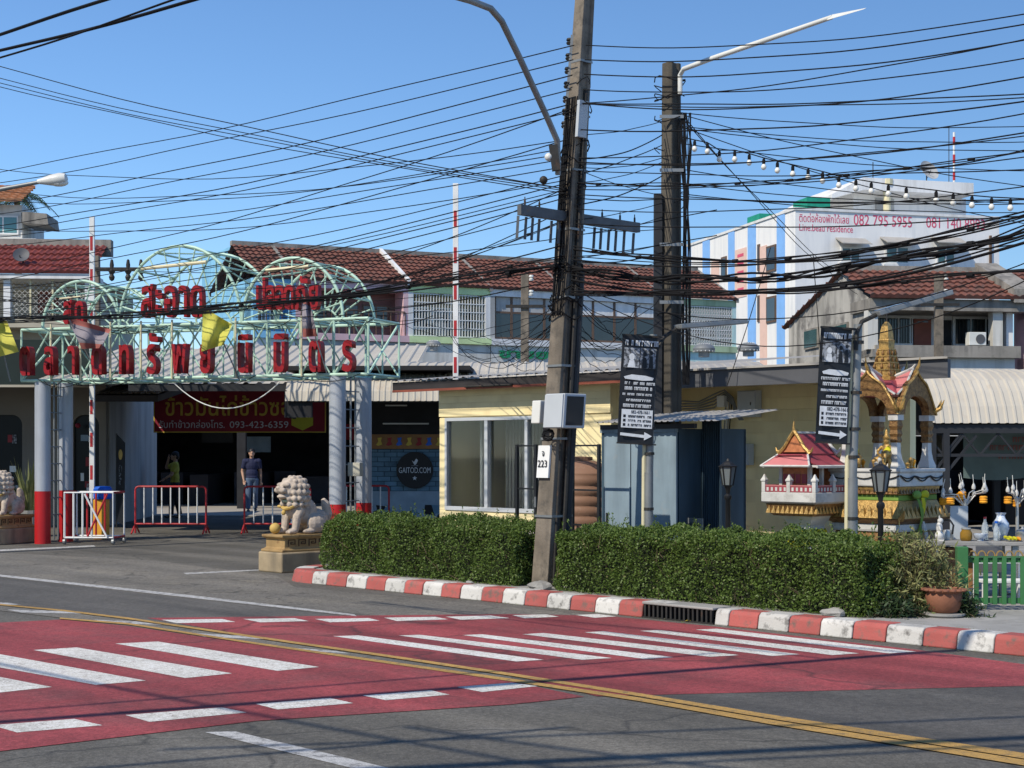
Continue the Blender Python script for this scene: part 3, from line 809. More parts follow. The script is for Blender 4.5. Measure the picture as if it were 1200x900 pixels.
Mg = K.sub(0, 1.75)
g0 = Mg.hit(606, 560)[0]
ML = Mg.sub(g0, 0)
def mx(p): return ML.hit(p, 560)[0]
mg = thing('mesh_gate', 'open black metal bar gate standing behind the leaning utility pole', 'gate', ML.w(0, 0, .13), ML.ang)
zt = ML.hit(610, 521)[1] - .13
xs_ = [0, mx(628), mx(671), mx(702)]
fr = MB()
for x in xs_: fr.box(x-.017, x+.017, -.017, .017, 0, zt if x < 2.9 else zt)
fr.build('frame', 'black_paint', mg)
for zq in (zt-.015, zt*.66, zt*.4, .12):
    MB().box(xs_[0]+.018, xs_[1]-.018, -.01, .01, zq-.01, zq+.01).box(xs_[2]+.018, xs_[3]-.018, -.01, .01, zq-.01, zq+.01).build('rail', 'black_paint', mg)
MB().box(xs_[0]+.018, xs_[1]-.018, -.003, -.001, .02, zt*.40).build('sheet_panel', 'roof_sheet_grey', mg)
MB().tube([(xs_[1]+.02, -.03, zt*.52), (xs_[1]+.02, -.03, zt*.60)], .014).build('lock', 'galv', mg)

# ------------------------------------------------------------------ utility poles
def i_pole(mb, base, top, w0, w1, d0, d1, ang, steps=10):
    """concrete pole of I section, tapering from base to top"""
    base = Vector(base); top = Vector(top)
    ca, sa = math.cos(ang), math.sin(ang)
    def ring(c, w_, d_):
        g = .16*w_
        pts = [(-w_/2,-d_/2),(w_/2,-d_/2),(w_/2,-d_*.26),(w_/2-g,-d_*.18),(w_/2-g,d_*.18),(w_/2,d_*.26),(w_/2,d_/2),(-w_/2,d_/2),(-w_/2,d_*.26),(-w_/2+g,d_*.18),(-w_/2+g,-d_*.18),(-w_/2,-d_*.26)]
        return [c + Vector((x*ca - y*sa, x*sa + y*ca, 0)) for x, y in pts]
    vs = []; fs = []
    for i in range(steps+1):
        t = i/steps
        vs += ring(base.lerp(top, t), w0+(w1-w0)*t, d0+(d1-d0)*t)
    for i in range(steps):
        for k in range(12): fs.append((i*12+k, i*12+(k+1) % 12, (i+1)*12+(k+1) % 12, (i+1)*12+k))
    fs += [tuple(range(11,-1,-1)), tuple(steps*12+k for k in range(12))]
    return mb.add(vs, fs)

pb = Vector((.40, 16.95, .12))
pole = thing('utility_pole', 'tall leaning concrete utility pole with a steel cross arm between the hedges', 'utility pole', pb)
LEAN = .062
def pl(z, a=0, b=0):          # a point on the pole axis at world height z, shifted a along the kerb and b into the block
    return Vector((LEAN*(z-.12) + K.ex.x*a + K.ey.x*b, K.ex.y*a + K.ey.y*b, z-.12))
m = MB(); i_pole(m, (0,0,-.1), pl(8.6), .25, .11, .31, .13, K.ang, 14)
m.build('shaft', 'pole_concrete', pole, bev=.008)
cnd = MB()
cnd.tube([pl(z, .155-.016*z, .04) for z in (.15,1,2,3,4,5,5.6)], .03, 8)
cnd.tube([pl(z, .14-.016*z, -.06) for z in (.15,1,2,3.2,4.2,4.9)], .02, 8)
cnd.build('conduit', 'iron', pole, smooth=True)
MB().tube([pl(z, .13-.012*z, .11) for z in (.15,1,2,3,3.6)], .05, 8).build('cable_duct', 'dark_steel', pole, smooth=True)
for z in (.9, 1.75, 2.55, 3.3, 4.05, 4.7, 5.3, 5.9):
    q = .25-.022*z; kk = .17-.013*z
    m = MB()
    for (a, b, c, d) in ((-q/2-.006, -kk, q/2+.03, -kk), (q/2+.03, -kk, q/2+.03, kk), (-q/2-.006, -kk, -q/2-.006, kk)):
        m.bar(pl(z, a, b), pl(z, c, d), .006, .025)
    m.build('band', 'galv', pole)
# number plate
z0 = EYE + (530-560)/LENS*16.8; z1 = EYE + (530-522)/LENS*16.8
plate = MB().hexa([pl(z0,-.12,-.172), pl(z0,.06,-.172), pl(z0,.06,-.145), pl(z0,-.12,-.145)], [pl(z1,-.12,-.168), pl(z1,.06,-.168), pl(z1,.06,-.14), pl(z1,-.12,-.14)]).build('number_plate', 'sign_white', pole)
zc = (z0+z1)/2
p_ = pl(zc-.06, -.03, -.177); text('digits', '223', .11, .002, 'sign_black', plate, p_, rz=K.ang, width=.14)
p_ = pl(zc+.06, -.03, -.176); text('letter', 'จ', .10, .002, 'sign_black', plate, p_, sx=.8, rz=K.ang)
# meter cabinets
def cab(a0, a1, b0, b1, z0, z1, mat):
    return MB().hexa([pl(z0,a0,b0), pl(z0,a1,b0), pl(z0,a1,b1), pl(z0,a0,b1)], [pl(z1,a0,b0), pl(z1,a1,b0), pl(z1,a1,b1), pl(z1,a0,b1)]).build('meter_box', mat, pole, bev=.01)
zb, zt2 = EYE+(530-502)/LENS*16.7, EYE+(530-462)/LENS*16.7
mbx = cab(.13, .42, -.36, -.02, zb, zt2, 'box_grey')
MB().hexa([pl(zb+.03,.421,-.32), pl(zb+.03,.421,-.06), pl(zb+.03,.426,-.06), pl(zb+.03,.426,-.32)], [pl(zt2-.03,.421,-.32), pl(zt2-.03,.421,-.06), pl(zt2-.03,.426,-.06), pl(zt2-.03,.426,-.32)]).build('window', 'glass_dark', mbx)
MB().hexa([pl(zb+.01,.14,-.375), pl(zb+.01,.41,-.375), pl(zb+.01,.41,-.362), pl(zb+.01,.14,-.362)], [pl(zt2-.01,.14,-.375), pl(zt2-.01,.41,-.375), pl(zt2-.01,.41,-.362), pl(zt2-.01,.14,-.362)]).build('door', 'box_grey', mbx)
zb2, zt3 = EYE+(530-496)/LENS*16.7, EYE+(530-469)/LENS*16.7
cab(-.13, .0, -.30, -.19, zb2, zt3, 'lamp_white')
lp = MB()
for k in range(6):
    rr_ = random.uniform(.05, .1); zc_ = zb-.04-random.uniform(0, .06)
    lp.tube([pl(zc_ + math.sin(t/8*6.28)*rr_*.6, .1+.02*k + math.cos(t/8*6.28)*rr_, -.25-.02*k) for t in range(9)], .007, 5)
lp.build('cable_loops', 'rubber', pole)
# steel cross arm running square to the kerb, with hanging straps
za = 4.19
MB().bar(pl(za, 0, -.80), pl(za, 0, 1.12), .06, .11).build('cross_arm', 'cross_steel', pole)
for b in (-.78, -.66, -.56, -.46, -.27, -.15, .42, .53, .66, .78, .92, 1.08):
    MB().bar(pl(za-.062, -.03, b), pl(za-.30, -.03, b), .03, .03).build('strap', 'cross_steel', pole)
for b in (-.72, -.5, -.2, .5, .8, 1.05):
    MB().lathe([(.0,0),(.012,0),(.012,.05),(.006,.06),(.006,.09),(.0,.09)], 8, pl(za+.056, 0, b)).build('bolt', 'iron', pole)
# insulators up the left-hand face
for z in (6.10, 5.93, 5.78, 5.62, 5.46, 5.32, 5.18):
    MB().lathe([(.0,0),(.03,0),(.04,.02),(.025,.035),(.04,.05),(.03,.07),(.0,.07)], 10, pl(z, -.10, -.09)).build('insulator', 'iron', pole, smooth=True)
MB().bar(pl(5.1,-.09,-.10), pl(6.2,-.07,-.09), .03, .03).build('insulator_rail', 'galv', pole)
MB().hexa([pl(5.05,.10,-.12), pl(5.05,.14,-.12), pl(5.05,.14,.02), pl(5.05,.10,.02)], [pl(5.45,.10,-.12), pl(5.45,.14,-.12), pl(5.45,.14,.02), pl(5.45,.10,.02)]).build('switch_box', 'box_grey', pole)
# street lamp bracket reaching up over the road
def rel(px_, py_, Y): return P(px_, py_, Y) - pb
arm = [rel(654,205,16.7), rel(653,165,16.6), rel(640,135,16.4), rel(610,70,15.9), rel(588,25,15.5), rel(575,10,15.3), rel(552,1,15.0), rel(520,-8,14.6)]
MB().tube(arm, .034, 10).build('lamp_arm', 'galv', pole, smooth=True)
MB().ell(rel(500,-12,14.4), (.32,.13,.07), 16, 8).build('lamp_head', 'lamp_white', pole, smooth=True)
for (qx, qy) in ((643,184), (637,211)):
    MB().ell(rel(qx,qy,16.6), .045, 12, 8).build('junction_ball', 'lamp_white' if qy < 200 else 'iron', pole, smooth=True)
MB().bar(rel(648,170,16.6), rel(652,200,16.6), .06, .09).build('photocell', 'iron', pole)
tg = MB()
for k in range(20):
    zc_ = random.choice((3.15, 3.25, 3.3, 3.55, 4.5, 4.9, 5.4, 5.6)) + random.gauss(0, .07); r0 = random.uniform(.11, .16)+ .012*(5-zc_)
    a0 = random.uniform(0, 6.28)
    tg.tube([pl(zc_ + .05*math.sin(a0 + t*1.3), math.cos(a0+t*.5)*r0, math.sin(a0+t*.5)*r0*1.15) for t in range(random.randint(5, 12))], random.uniform(.005, .011), 4)
for k in range(10):
    a = random.uniform(-.14, .16); a *= .6; tg.tube([pl(5.5, a, -.11), pl(4.6, a+random.gauss(0,.02), -.12), pl(3.9, a+random.gauss(0,.02), -.13), pl(3.1, a, -.14)], random.uniform(.004, .009), 4)
tag(tg.build('wire_tangle', 'rubber', pole), kind='stuff')

# second pole, behind the blue shed
p2 = P(785, 530, 18.78); p2.z = .12
pole2 = thing('utility_pole', 'shorter concrete utility pole with a long white lamp arm behind the blue shed', 'utility pole', p2)
top2 = EYE + (530-74)/LENS*18.78 - .12
m = MB(); i_pole(m, (0,0,-.1), (0.02,0,top2), .20, .16, .24, .18, K.ang, 10)
m.build('shaft', 'pole_dark', pole2, bev=.02)
MB().bar((-.16,-.05,0), (-.15,-.05,EYE+(530-228)/LENS*18.78-.12), .08, .1).build('side_post', 'dark_steel', pole2)
d2 = MB()
for k in range(9):
    a = .13 + .012*k; d2.tube([(a+random.gauss(0,.02), -.14, z) for z in (2.3, 2.8, 3.4, 4.0, 4.6, 5.2, 5.6)], random.uniform(.006, .014), 5)
for k in range(12):
    zc_ = random.choice((5.9, 5.6, 5.2, 4.6, 3.2, 2.9)) + random.gauss(0, .08); a0 = random.uniform(0, 6.28)
    d2.tube([(math.cos(a0+t*.5)*.19, math.sin(a0+t*.5)*.2, zc_+.04*math.sin(t)) for t in range(random.randint(4, 10))], .007, 4)
tag(d2.build('wire_tangle', 'rubber', pole2), kind='stuff')
def rel2(a, b, Y): return P(a, b, Y) - p2
MB().tube([rel2(797,110,18.6), rel2(797,88,18.6), rel2(801,81,18.5), rel2(830,70,18.3), rel2(900,46,17.8), rel2(975,20,17.3)], [.03]*5+[.026], 10).build('lamp_arm', 'lamp_white', pole2, smooth=True)
MB().hexa([rel2(968,24,17.3), rel2(1012,11,17.0), rel2(1012,11,17.3), rel2(968,24,17.6)], [rel2(975,17,17.3), rel2(1016,9,17.0), rel2(1016,9,17.3), rel2(975,17,17.6)]).build('lamp_head', 'lamp_white', pole2, bev=.01)
for zq in (5.55, 4.9, 4.0, 3.3): MB().bar((-.14,-.16,zq), (.15,-.16,zq), .012, .04).build('band', 'galv', pole2)

# slim steel poles carrying advertising banners and LED lamps
def ad_pole(label, blabel, pxb, Y, ytop, bx0, bx1, by0, by1, lamp_pts, head):
    b = P(pxb, 530, Y); b.z = .13
    t = thing('lamp_post', label, 'lamp post', b)
    zt_ = EYE + (530-ytop)/LENS*Y - .13
    dxt = .06
    MB().tube([(0,0,-.05), (0,0,zt_*.45)], .052, 12).build('lower_tube', 'galv', t, smooth=True)
    MB().tube([(0,0,zt_*.45), (dxt*.9,0,zt_)], .043, 12).build('upper_tube', 'galv', t, smooth=True)
    MB().tube([(-.062,0,-.05), (-.052,0,zt_*.5), (0,0,zt_*.96)], .022, 8).build('conduit', 'cream_tube', t, smooth=True)
    for f in (.3, .52, .62, .75, .93):
        MB().lathe([(.056,0),(.058,0),(.058,.03),(.056,.03)], 12, (dxt*max(0,(f-.45)/.55), 0, zt_*f)).build('band', 'iron', t)
    q = [P(a, c, y_) - b for a, c, y_ in lamp_pts]
    MB().tube(q, .022, 8).build('lamp_arm', 'iron', t, smooth=True)
    h0, h1, th = head
    A = P(*h0) - b; C = P(*h1) - b; dv = (C-A)
    lt = MB().bar(A, C, .16, .05).build('lamp_head', 'galv', t, bev=.008)
    nn = 9
    for i in range(nn):
        a = A.lerp(C, (i+.1)/nn); c = A.lerp(C, (i+.9)/nn)
        MB().bar(a+Vector((0,0,.029)), c+Vector((0,0,.029)), .13, .006).build('cell', 'glass_dark', lt)
    # the banner
    n0 = P(bx0, by0, Y-.1)
    bo = thing('advertising_banner', blabel, 'banner', P((bx0+bx1)/2, by1, Y-.1))
    W = (bx1-bx0)/LENS*Y; Hh = (by1-by0)/LENS*Y
    bo.rotation_euler = (0, R(3.0), R(8))
    bd = MB(); nx, nz_ = 8, 16; vs = []; fs = []
    for side in (0, 1):
        for j in range(nz_+1):
            for i in range(nx+1):
                u = i/nx; v = j/nz_
                vs.append(((u-.5)*W, .012*math.sin(u*5+v*3) + side*.006, v*Hh))
    nn = (nx+1)*(nz_+1)
    for j in range(nz_):
        for i in range(nx):
            a = j*(nx+1)+i
            fs.append((a, a+1, a+nx+2, a+nx+1)); fs.append((nn+a+nx+1, nn+a+nx+2, nn+a+1, nn+a))
    bd.add(vs, fs).build('cloth', 'banner_black', bo, fix=False)
    MB().bar((-W*.52,0,Hh), (W*.6,0,Hh), .02).bar((-W*.52,0,0), (W*.6,0,0), .016).build('rod', 'iron', bo)
    fy = -.016
    def blk(nm, u0, u1, v0, v1, mat): MB().box((u0-.5)*W, (u1-.5)*W, fy-.002, fy, v0*Hh, v1*Hh).build(nm, mat, bo)
    rg = random.Random(int(pxb))
    def line(v0, v1, u0, u1, mat, cw):
        mm = MB(); u = u0
        while u < u1:
            c = cw*rg.uniform(.5, 1.1)
            if rg.random() < .88:
                k = rg.random()
                mm.box((u-.5)*W, (u+c*.35-.5)*W, fy-.004, fy-.0025, v0*Hh, v1*Hh)
                mm.box((u-.5)*W, (u+c*.9-.5)*W, fy-.005, fy-.0042, (v1-(v1-v0)*.28)*Hh, v1*Hh)
                if k > .4: mm.box((u+c*.6-.5)*W, (u+c*.9-.5)*W, fy-.0055, fy-.0052, v0*Hh, (v0+(v1-v0)*.7)*Hh)
            u += c*1.15
        tag(mm.build('print_line', mat, bo), kind='stuff')
    line(.905, .955, .08, .95, 'print_white', .07)
    # picture: two printed halves with figures in silhouette
    blk('picture', .06, .50, .70, .885, 'print_grey'); blk('picture', .52, .96, .70, .885, 'print_grey')
    for cx, cz, r_ in ((.28,.80,.075), (.64,.83,.05), (.83,.845,.045)):
        mm = MB(); poly = [((cx-.5)*W + math.cos(a/10*6.28)*r_*W*1.1, cz*Hh + math.sin(a/10*6.28)*r_*W*1.35) for a in range(10)]
        mm.prism(poly, fy-.005, fy-.003); mm.prism([((cx-.5)*W-r_*W*1.5, .702*Hh), ((cx-.5)*W+r_*W*1.5, .702*Hh), ((cx-.5)*W+r_*W*.9, (cz-.03)*Hh), ((cx-.5)*W-r_*W*.9, (cz-.03)*Hh)], fy-.0045, fy-.0032)
        mm.build('figure', 'print_white' if cx < .5 else 'banner_black', bo)
    MB().prism([((u-.5)*W, v*Hh) for u, v in ((.08,.615),(.3,.638),(.7,.632),(.93,.615),(.9,.592),(.6,.585),(.12,.595))], fy-.003, fy).build('print_block', 'print_white', bo)
    line(.545, .57, .06, .95, 'print_white', .05); line(.495, .525, .12, .9, 'print_white', .06); line(.445, .465, .07, .92, 'print_white', .05)
    line(.39, .412, .18, .86, 'print_white', .06); line(.335, .365, .1, .9, 'print_white', .05)
    blk('print_block', .07, .95, .145, .315, 'print_white')
    text('phone_number', '082-478-1661', .052, .001, 'sign_black', bo, (.04, fy-.004, .278*Hh), sx=.72)
    for v in (.24, .2, .16): line(v, v+.022, .26, .9, 'sign_black', .05)
    for v in (.24, .2, .16): blk2 = MB().box((.12-.5)*W, (.19-.5)*W, fy-.004, fy-.0025, v*Hh, (v+.025)*Hh).build('icon', 'sign_black', bo)
    MB().prism([((u-.5)*W, v*Hh) for u, v in ((.06,.098),(.74,.085),(.74,.112),(.96,.076),(.74,.035),(.74,.058),(.06,.072))], fy-.003, fy).build('arrow', 'print_white', bo)
    return t
ad_pole('slim grey post with an LED lamp beside the black banner nearer the leaning pole', 'black hanging advertising banner with a white arrow in front of the blue shed', 760, 16.95, 392, 723, 765, 394, 520,
        [(768,440,16.9),(770,410,16.9),(778,395,16.95),(793,385,17.0)], ((794,383,17.0),(872,377,17.4), .05))
ad_pole('slim grey post with an LED lamp standing in front of the gilded shrine', 'black hanging advertising banner with a white arrow beside the gilded shrine', 999, 14.9, 380, 955, 993, 385, 519,
        [(1003,410,14.85),(1004,390,14.85),(1010,377,14.9),(1027,369,14.95)], ((1026,368,14.95),(1112,343,15.2), .05))

# black lantern posts
def lantern(label, pxb, Y, ytop):
    b = P(pxb, 530, Y); b.z = .13
    t = thing('lantern_post', label, 'lamp post', b, K.ang, 'black garden lanterns')
    H_ = EYE + (530-ytop)/LENS*Y - .13
    MB().lathe([(.07,0),(.07,.04),(.045,.08),(.03,.12),(.026,H_-.45),(.04,H_-.43),(.04,H_-.40),(.02,H_-.38),(.03,H_-.32),(.05,H_-.29)], 12).build('post', 'black_paint', t, smooth=True)
    MB().lathe([(.052,H_-.285),(.085,H_-.09)], 6).build('glass', 'lantern_glass', t)
    c = MB()
    for k in range(6):
        a = 2*math.pi*(k+.5)/6
        c.bar((.054*math.cos(a), .054*math.sin(a), H_-.29), (.088*math.cos(a), .088*math.sin(a), H_-.085), .012)
    c.lathe([(.0,H_-.0),(.012,H_-.005),(.02,H_-.03),(.05,H_-.045),(.075,H_-.07),(.105,H_-.085),(.1,H_-.095),(.0,H_-.095)], 6)
    c.build('cage', 'black_paint', t)
lantern('black garden lantern post against the shaded yellow wall', 853, 16.4, 537)
lantern('black garden lantern post in front of the gilded shrine', 1032, 14.3, 540)

# ------------------------------------------------------------------ market gate
GA = Fr(-8.59, 26.9, -20.85)
GLEN = 6.74; GD = 1.15; ZB, ZT = 2.85, 3.74
gate = thing('market_gate', 'pale green pipe truss gateway with red Thai letters on four silver columns', 'gate', GA.w(0, 0), GA.ang)
def gx(p, q=420, ly=0): return GA.hit(p, q, ly)[0]
m = MB()
for y in (0, GD):
    m.tube([(0,y,ZB),(GLEN,y,ZB)], .026, 8).tube([(0,y,ZT),(GLEN,y,ZT)], .026, 8)
m.build('chords', 'gate_green', gate, smooth=True)
nb = 11
xs = [GLEN*i/nb for i in range(nb+1)]
for y in (0, GD):
    for i, x in enumerate(xs):
        MB().tube([(x,y,ZB),(x,y,ZT)], .019, 6).build('post', 'gate_green', gate, smooth=True)
        if i < nb: MB().tube([(x,y,ZB) if i % 2 else (xs[i+1],y,ZB), (xs[i+1],y,ZT) if i % 2 else (x,y,ZT)] if y else [(x,y,ZB),(xs[i+1],y,ZT)], .016, 6).build('brace', 'gate_green', gate, smooth=True)
for i in range(0, nb+1, 1):
    if i in (1, 2, 3, 4, 5, 7, 9): MB().tube([(xs[i]+.05,-.05,ZB-.02),(xs[i]+.05,-.05,ZT+.08)], .017, 8).build('tube_lamp', 'cream_tube', gate, smooth=True)
for i in range(nb):
    xm = (xs[i]+xs[i+1])/2
    MB().tube([(xm,0,ZT),(xm,GD,ZB)], .013, 5).build('brace', 'gate_green', gate, smooth=True)
    MB().tube([(xm,GD,ZB),(xm,GD,ZT)], .015, 5).build('post', 'gate_green', gate, smooth=True)
    MB().tube([(xs[i],0,ZT),(xs[i+1],GD,ZT)], .014, 5).build('brace', 'gate_green', gate, smooth=True)
for i, x in enumerate(xs):
    MB().tube([(x,0,ZB),(x,GD,ZB)], .022, 6).build('cross_bar', 'gate_green', gate, smooth=True)
    MB().tube([(x,0,ZT),(x,GD,ZT)], .022, 6).build('cross_bar', 'gate_green', gate, smooth=True)
    if i in (0, 4, 8, nb): MB().tube([(x,0,ZB),(x,GD,ZT)], .02, 6).build('brace', 'gate_green', gate, smooth=True)
def arch(pa, pb_, zap):
    x0, x1 = gx(pa), gx(pb_); cx = (x0+x1)/2; rx = (x1-x0)/2; rz = zap-ZT
    rings = []
    for y in (0, GD):
        pts = [(cx-rx*math.cos(math.pi*i/24), y, ZT+rz*math.sin(math.pi*i/24)) for i in range(25)]
        MB().tube(pts, .027, 8).build('arch_rib', 'gate_green', gate, smooth=True)
        MB().tube([(cx+.28*rx*(p[0]-cx)/rx, y, ZT+.28*(p[2]-ZT)) for p in pts[::2]], .018, 6).build('hub', 'gate_green', gate, smooth=True)
        for i in range(2, 23, 2 if rx > .8 else 3):
            p = pts[i]
            MB().tube([(cx+.28*(p[0]-cx), y, ZT+.28*(p[2]-ZT)), p], .014, 6).build('spoke', 'gate_green', gate, smooth=True)
        rings.append(pts)
    for i in range(3, 22, 3):
        a, b = rings[0][i], rings[1][i]
        MB().tube([a, b], .018, 6).build('cross_bar', 'gate_green', gate, smooth=True)
        if i < 20: MB().tube([a, rings[1][i+3]], .014, 5).build('brace', 'gate_green', gate, smooth=True)
    return cx
ca = arch(50, 140, 4.55); cb = arch(140, 283, 5.06); cc = arch(284, 402, 4.76)
# tubes lamps strapped to the arches
for a, b, za, zb_ in ((166, 242, 315, 307), (312, 362, 317, 312), (70, 100, 350, 347)):
    q0 = GA.hit(a, za, -.08); q1 = GA.hit(b, zb_, -.08)
    MB().tube([(q0[0], -.08, q0[1]), (q1[0], -.08, q1[1])], .03 if b-a > 40 else .015, 8).build('tube_lamp', 'cream_tube', gate, smooth=True)
# red letters
def gtext(t, pxc, ybase, size, sx):
    lx, z = GA.hit(pxc, ybase, -.07)
    return text('letter', t, size, .06, 'letter_red', gate, (lx, -.09, z), sx=sx, bold=.014)
for ch, pxc in (('ต',33),('ล',61),('า',88),('ด',117),('ท',149),('รั',181),('พ',213),('ย์',244),('นิ',288),('มิ',330),('ต',372),('ร',410)):
    lx, z = GA.hit(pxc, 439-(pxc-33)*.013, -.07)
    text('letter', ch, .84, .075, 'letter_red', gate, (lx, -.09, z), sx=.5, bold=.016)
for word, chars, y0, sz in (('สด', (('ส',82),('ด',96)), 379, .66), ('สะอาด', (('ส',175),('ะ',189),('อ',202),('า',218),('ด',233)), 371, .90), ('ปลอดภัย', (('ป',308),('ล',319),('อ',330),('ด',341),('ภั',355),('ย',370)), 362, .66)):
    for ch, pxc in chars: gtext(ch, pxc, y0, sz, .52)
# four columns, ladder rungs and a small box
cols = []
for pxc, ly, zr in ((50, .12, .92), (76.5, .80, .92), (395.5, .12, .76), (426, .98, .76)):
    lx = gx(pxc, 530, ly)
    c = MB().lathe([(.135,zr),(.135,ZB-.03),(.14,ZB-.03),(.14,ZB-.01)], 24, (lx, ly, 0)).build('column', 'column_silver', gate, smooth=True)
    c.data.polygons.foreach_set('use_smooth', [p.normal.z < .5 for p in c.data.polygons])
    MB().lathe([(.1365,-.02),(.1365,zr-.002)], 24, (lx, ly, 0)).build('column_base', 'column_red', c, smooth=True)
    cols.append((lx, ly))
for (a, b) in ((0, 1), (2, 3)):
    pa, pb_ = cols[a], cols[b]
    f = lambda t, z: (pa[0]+(pb_[0]-pa[0])*t, pa[1]+(pb_[1]-pa[1])*t, z)
    MB().tube([f(.5,.05), f(.5,ZB)], .016, 6).tube([f(.68,.05), f(.68,ZB)], .016, 6).build('ladder_rail', 'galv', gate, smooth=True)
    for k in range(8):
        MB().tube([f(.18, .5+k*.3), f(.82, .5+k*.3)], .011, 6).build('rung', 'galv', gate, smooth=True)
f3 = cols[2]
lx, z = GA.hit(416, 558, .3)
MB().box(lx-.11, lx+.11, .25, .38, z, z+.22).build('switch_box', 'box_cream', gate, bev=.01)
wire = MB()
for k in range(14):
    x = random.uniform(.2, GLEN-.2); z = random.choice((ZB, ZT)); L_ = random.uniform(.4, 1.4)
    wire.tube([(x+L_*t/6, -.04+random.gauss(0,.01), z-.12*math.sin(math.pi*t/6)+random.gauss(0,.01)) for t in range(7)], .006, 4)
tag(wire.build('loose_wire', 'rubber', gate), kind='stuff')
q0 = GA.hit(205, 450, -.05); q1 = GA.hit(328, 447, -.05)
MB().tube([(q0[0]+(q1[0]-q0[0])*t/14, -.05, q0[1]-(.42*4*(t/14)*(1-t/14))) for t in range(15)], .009, 5).build('slack_cable', 'lamp_white', gate, smooth=True)

# flags on sloping staffs
def flag(label, mat, staff, pts, Y, mat2=None):
    """staff: two pixel ends; pts: hanging outline in pixels"""
    b = P(*staff[0], Y)
    t = thing('flag', label, 'flag', b, 0, 'flags on the market gate')
    MB().tube([(0,0,0), P(*staff[1], Y-.35)-b], .012, 6).build('staff', 'galv', t, smooth=True)
    (ax, ay), (bx_, by), (cx_, cy), (dx, dy) = pts       # hoist top, fly top, fly bottom, hoist bottom
    nu, nv = 12, 10; m = MB(); vs = []; fs = []; mi = []
    for side in (0, 1):
        for j in range(nv+1):
            for i in range(nu+1):
                u, v = i/nu, j/nv
                x = (ax*(1-u)+bx_*u)*(1-v) + (dx*(1-u)+cx_*u)*v
                y = (ay*(1-u)+by*u)*(1-v) + (dy*(1-u)+cy*u)*v
                p = P(x, y, Y-.35 + .10*math.sin(u*9+v*3)*(.3+u*.7) + .05*math.sin(v*7)) - b
                p.y += side*.006
                vs.append(p)
    nn = (nu+1)*(nv+1)
    for j in range(nv):
        for i in range(nu):
            a = j*(nu+1)+i
            m.cur = 1 if (mat2 and (j < 2 or j > nv-3)) else 0
            m.f.append((a,a+1,a+nu+2,a+nu+1)); m.mi.append(m.cur)
            m.f.append((nn+a+nu+1,nn+a+nu+2,nn+a+1,nn+a)); m.mi.append(m.cur)
    m.v = [tuple(v) for v in vs]
    m.build('cloth', [mat, mat2 or mat], t, smooth=True, fix=False)
flag('yellow flag hanging at the left end of the market gate', 'flag_yellow', ((12,447),(-6,372)), ((-30,372),(8,376),(22,412),(-24,424)), 26.8)
flag('yellow flag hanging near the middle of the market gate', 'flag_yellow', ((281,446),(243,358)), ((238,360),(272,380),(262,404),(236,412)), 25.3)
flag('faded striped flag spread over the left half of the market gate', 'flag_grey', ((118,445),(80,372)), ((78,371),(130,386),(118,408),(96,409)), 26.3, 'flag_red')
flag('faded striped flag hanging limp on the right half of the market gate', 'flag_grey', ((383,437),(354,345)), ((353,345),(362,350),(372,394),(355,395)), 24.7, 'flag_red')

# ------------------------------------------------------------------ crowd barriers
def barricade(label, L, loc, ang, n=8):
    t = thing('crowd_barrier', label, 'barrier', loc, R(ang), 'red and white crowd barriers in the market entry')
    H_ = .93; r = .045
    pts = [(-L/2, 0, .02), (-L/2, 0, H_-.06), (-L/2+.02, 0, H_-.02), (-L/2+.06, 0, H_), (L/2-.06, 0, H_), (L/2-.02, 0, H_-.02), (L/2, 0, H_-.06), (L/2, 0, .02)]
    MB().tube(pts, .02, 8).tube([(-L/2,0,.2),(L/2,0,.2)], .018, 8).build('frame', 'red_paint', t, smooth=True)
    for i in range(1, n):
        x = -L/2 + L*i/n
        MB().tube([(x,0,.2),(x,0,H_)], .0135, 6).build('bar', 'white_paint', t, smooth=True)
    for x in (-L/2, L/2):
        MB().tube([(x,-.26,.02),(x,0,.2),(x,.26,.02)], .018, 6).build('foot', 'red_paint', t, smooth=True)
    return t
def gbar(label, p0, p1, ybase, n):
    Y = 2880/(ybase-530); L = (p1-p0)/LENS*Y
    barricade(label, L, (((p0+p1)/2-600)/LENS*Y, Y, 0), -3, n)
gbar('red and white crowd barrier in front of the person in the yellow shirt', 158, 242, 626, 8)
gbar('red and white crowd barrier behind the nearer stone lion', 286, 364, 626, 7)
gbar('red and white crowd barrier directly behind the right silver columns', 386, 456, 624, 7)
gbar('red and white crowd barrier beside the yellow building under the round black sign', 473, 560, 622, 8)

# white rolling barrier with cross braces
Y = 2880/(637-530.)
rb = thing('rolling_barrier', 'white and red rolling barrier with crossed braces beside the left silver columns', 'barrier', ((111-600)/LENS*Y, Y, 0), R(-4))
W2, D2, H2 = .43, .30, .90
fr_ = MB()
for y in (-D2, D2):
    fr_.tube([(-W2,y,.12),(W2,y,.12),(W2,y,H2),(-W2,y,H2),(-W2,y,.12)], .02, 6)
fr_.build('frame', 'white_paint', rb, smooth=True)
for x in (-W2, W2):
    for z in (.12, H2): MB().tube([(x,-D2,z),(x,D2,z)], .02, 6).build('tie', 'red_paint', rb, smooth=True)
for i in range(1, 4):
    x = -W2 + i*.16
    MB().tube([(x,-D2,.12),(x,-D2,H2)], .018, 6).build('bar', 'white_paint', rb, smooth=True)
    MB().tube([(x+.03,D2,.12),(x+.03,D2,H2)], .018, 6).build('bar', 'red_paint', rb, smooth=True)
MB().tube([(-.02,-D2-.01,.14),(W2-.1,-D2-.01,H2-.02)], .017, 6).build('brace', 'red_paint', rb, smooth=True)
MB().tube([(W2-.1,-D2-.04,.14),(-.06,-D2-.04,H2-.02)], .017, 6).build('brace', 'white_paint', rb, smooth=True)
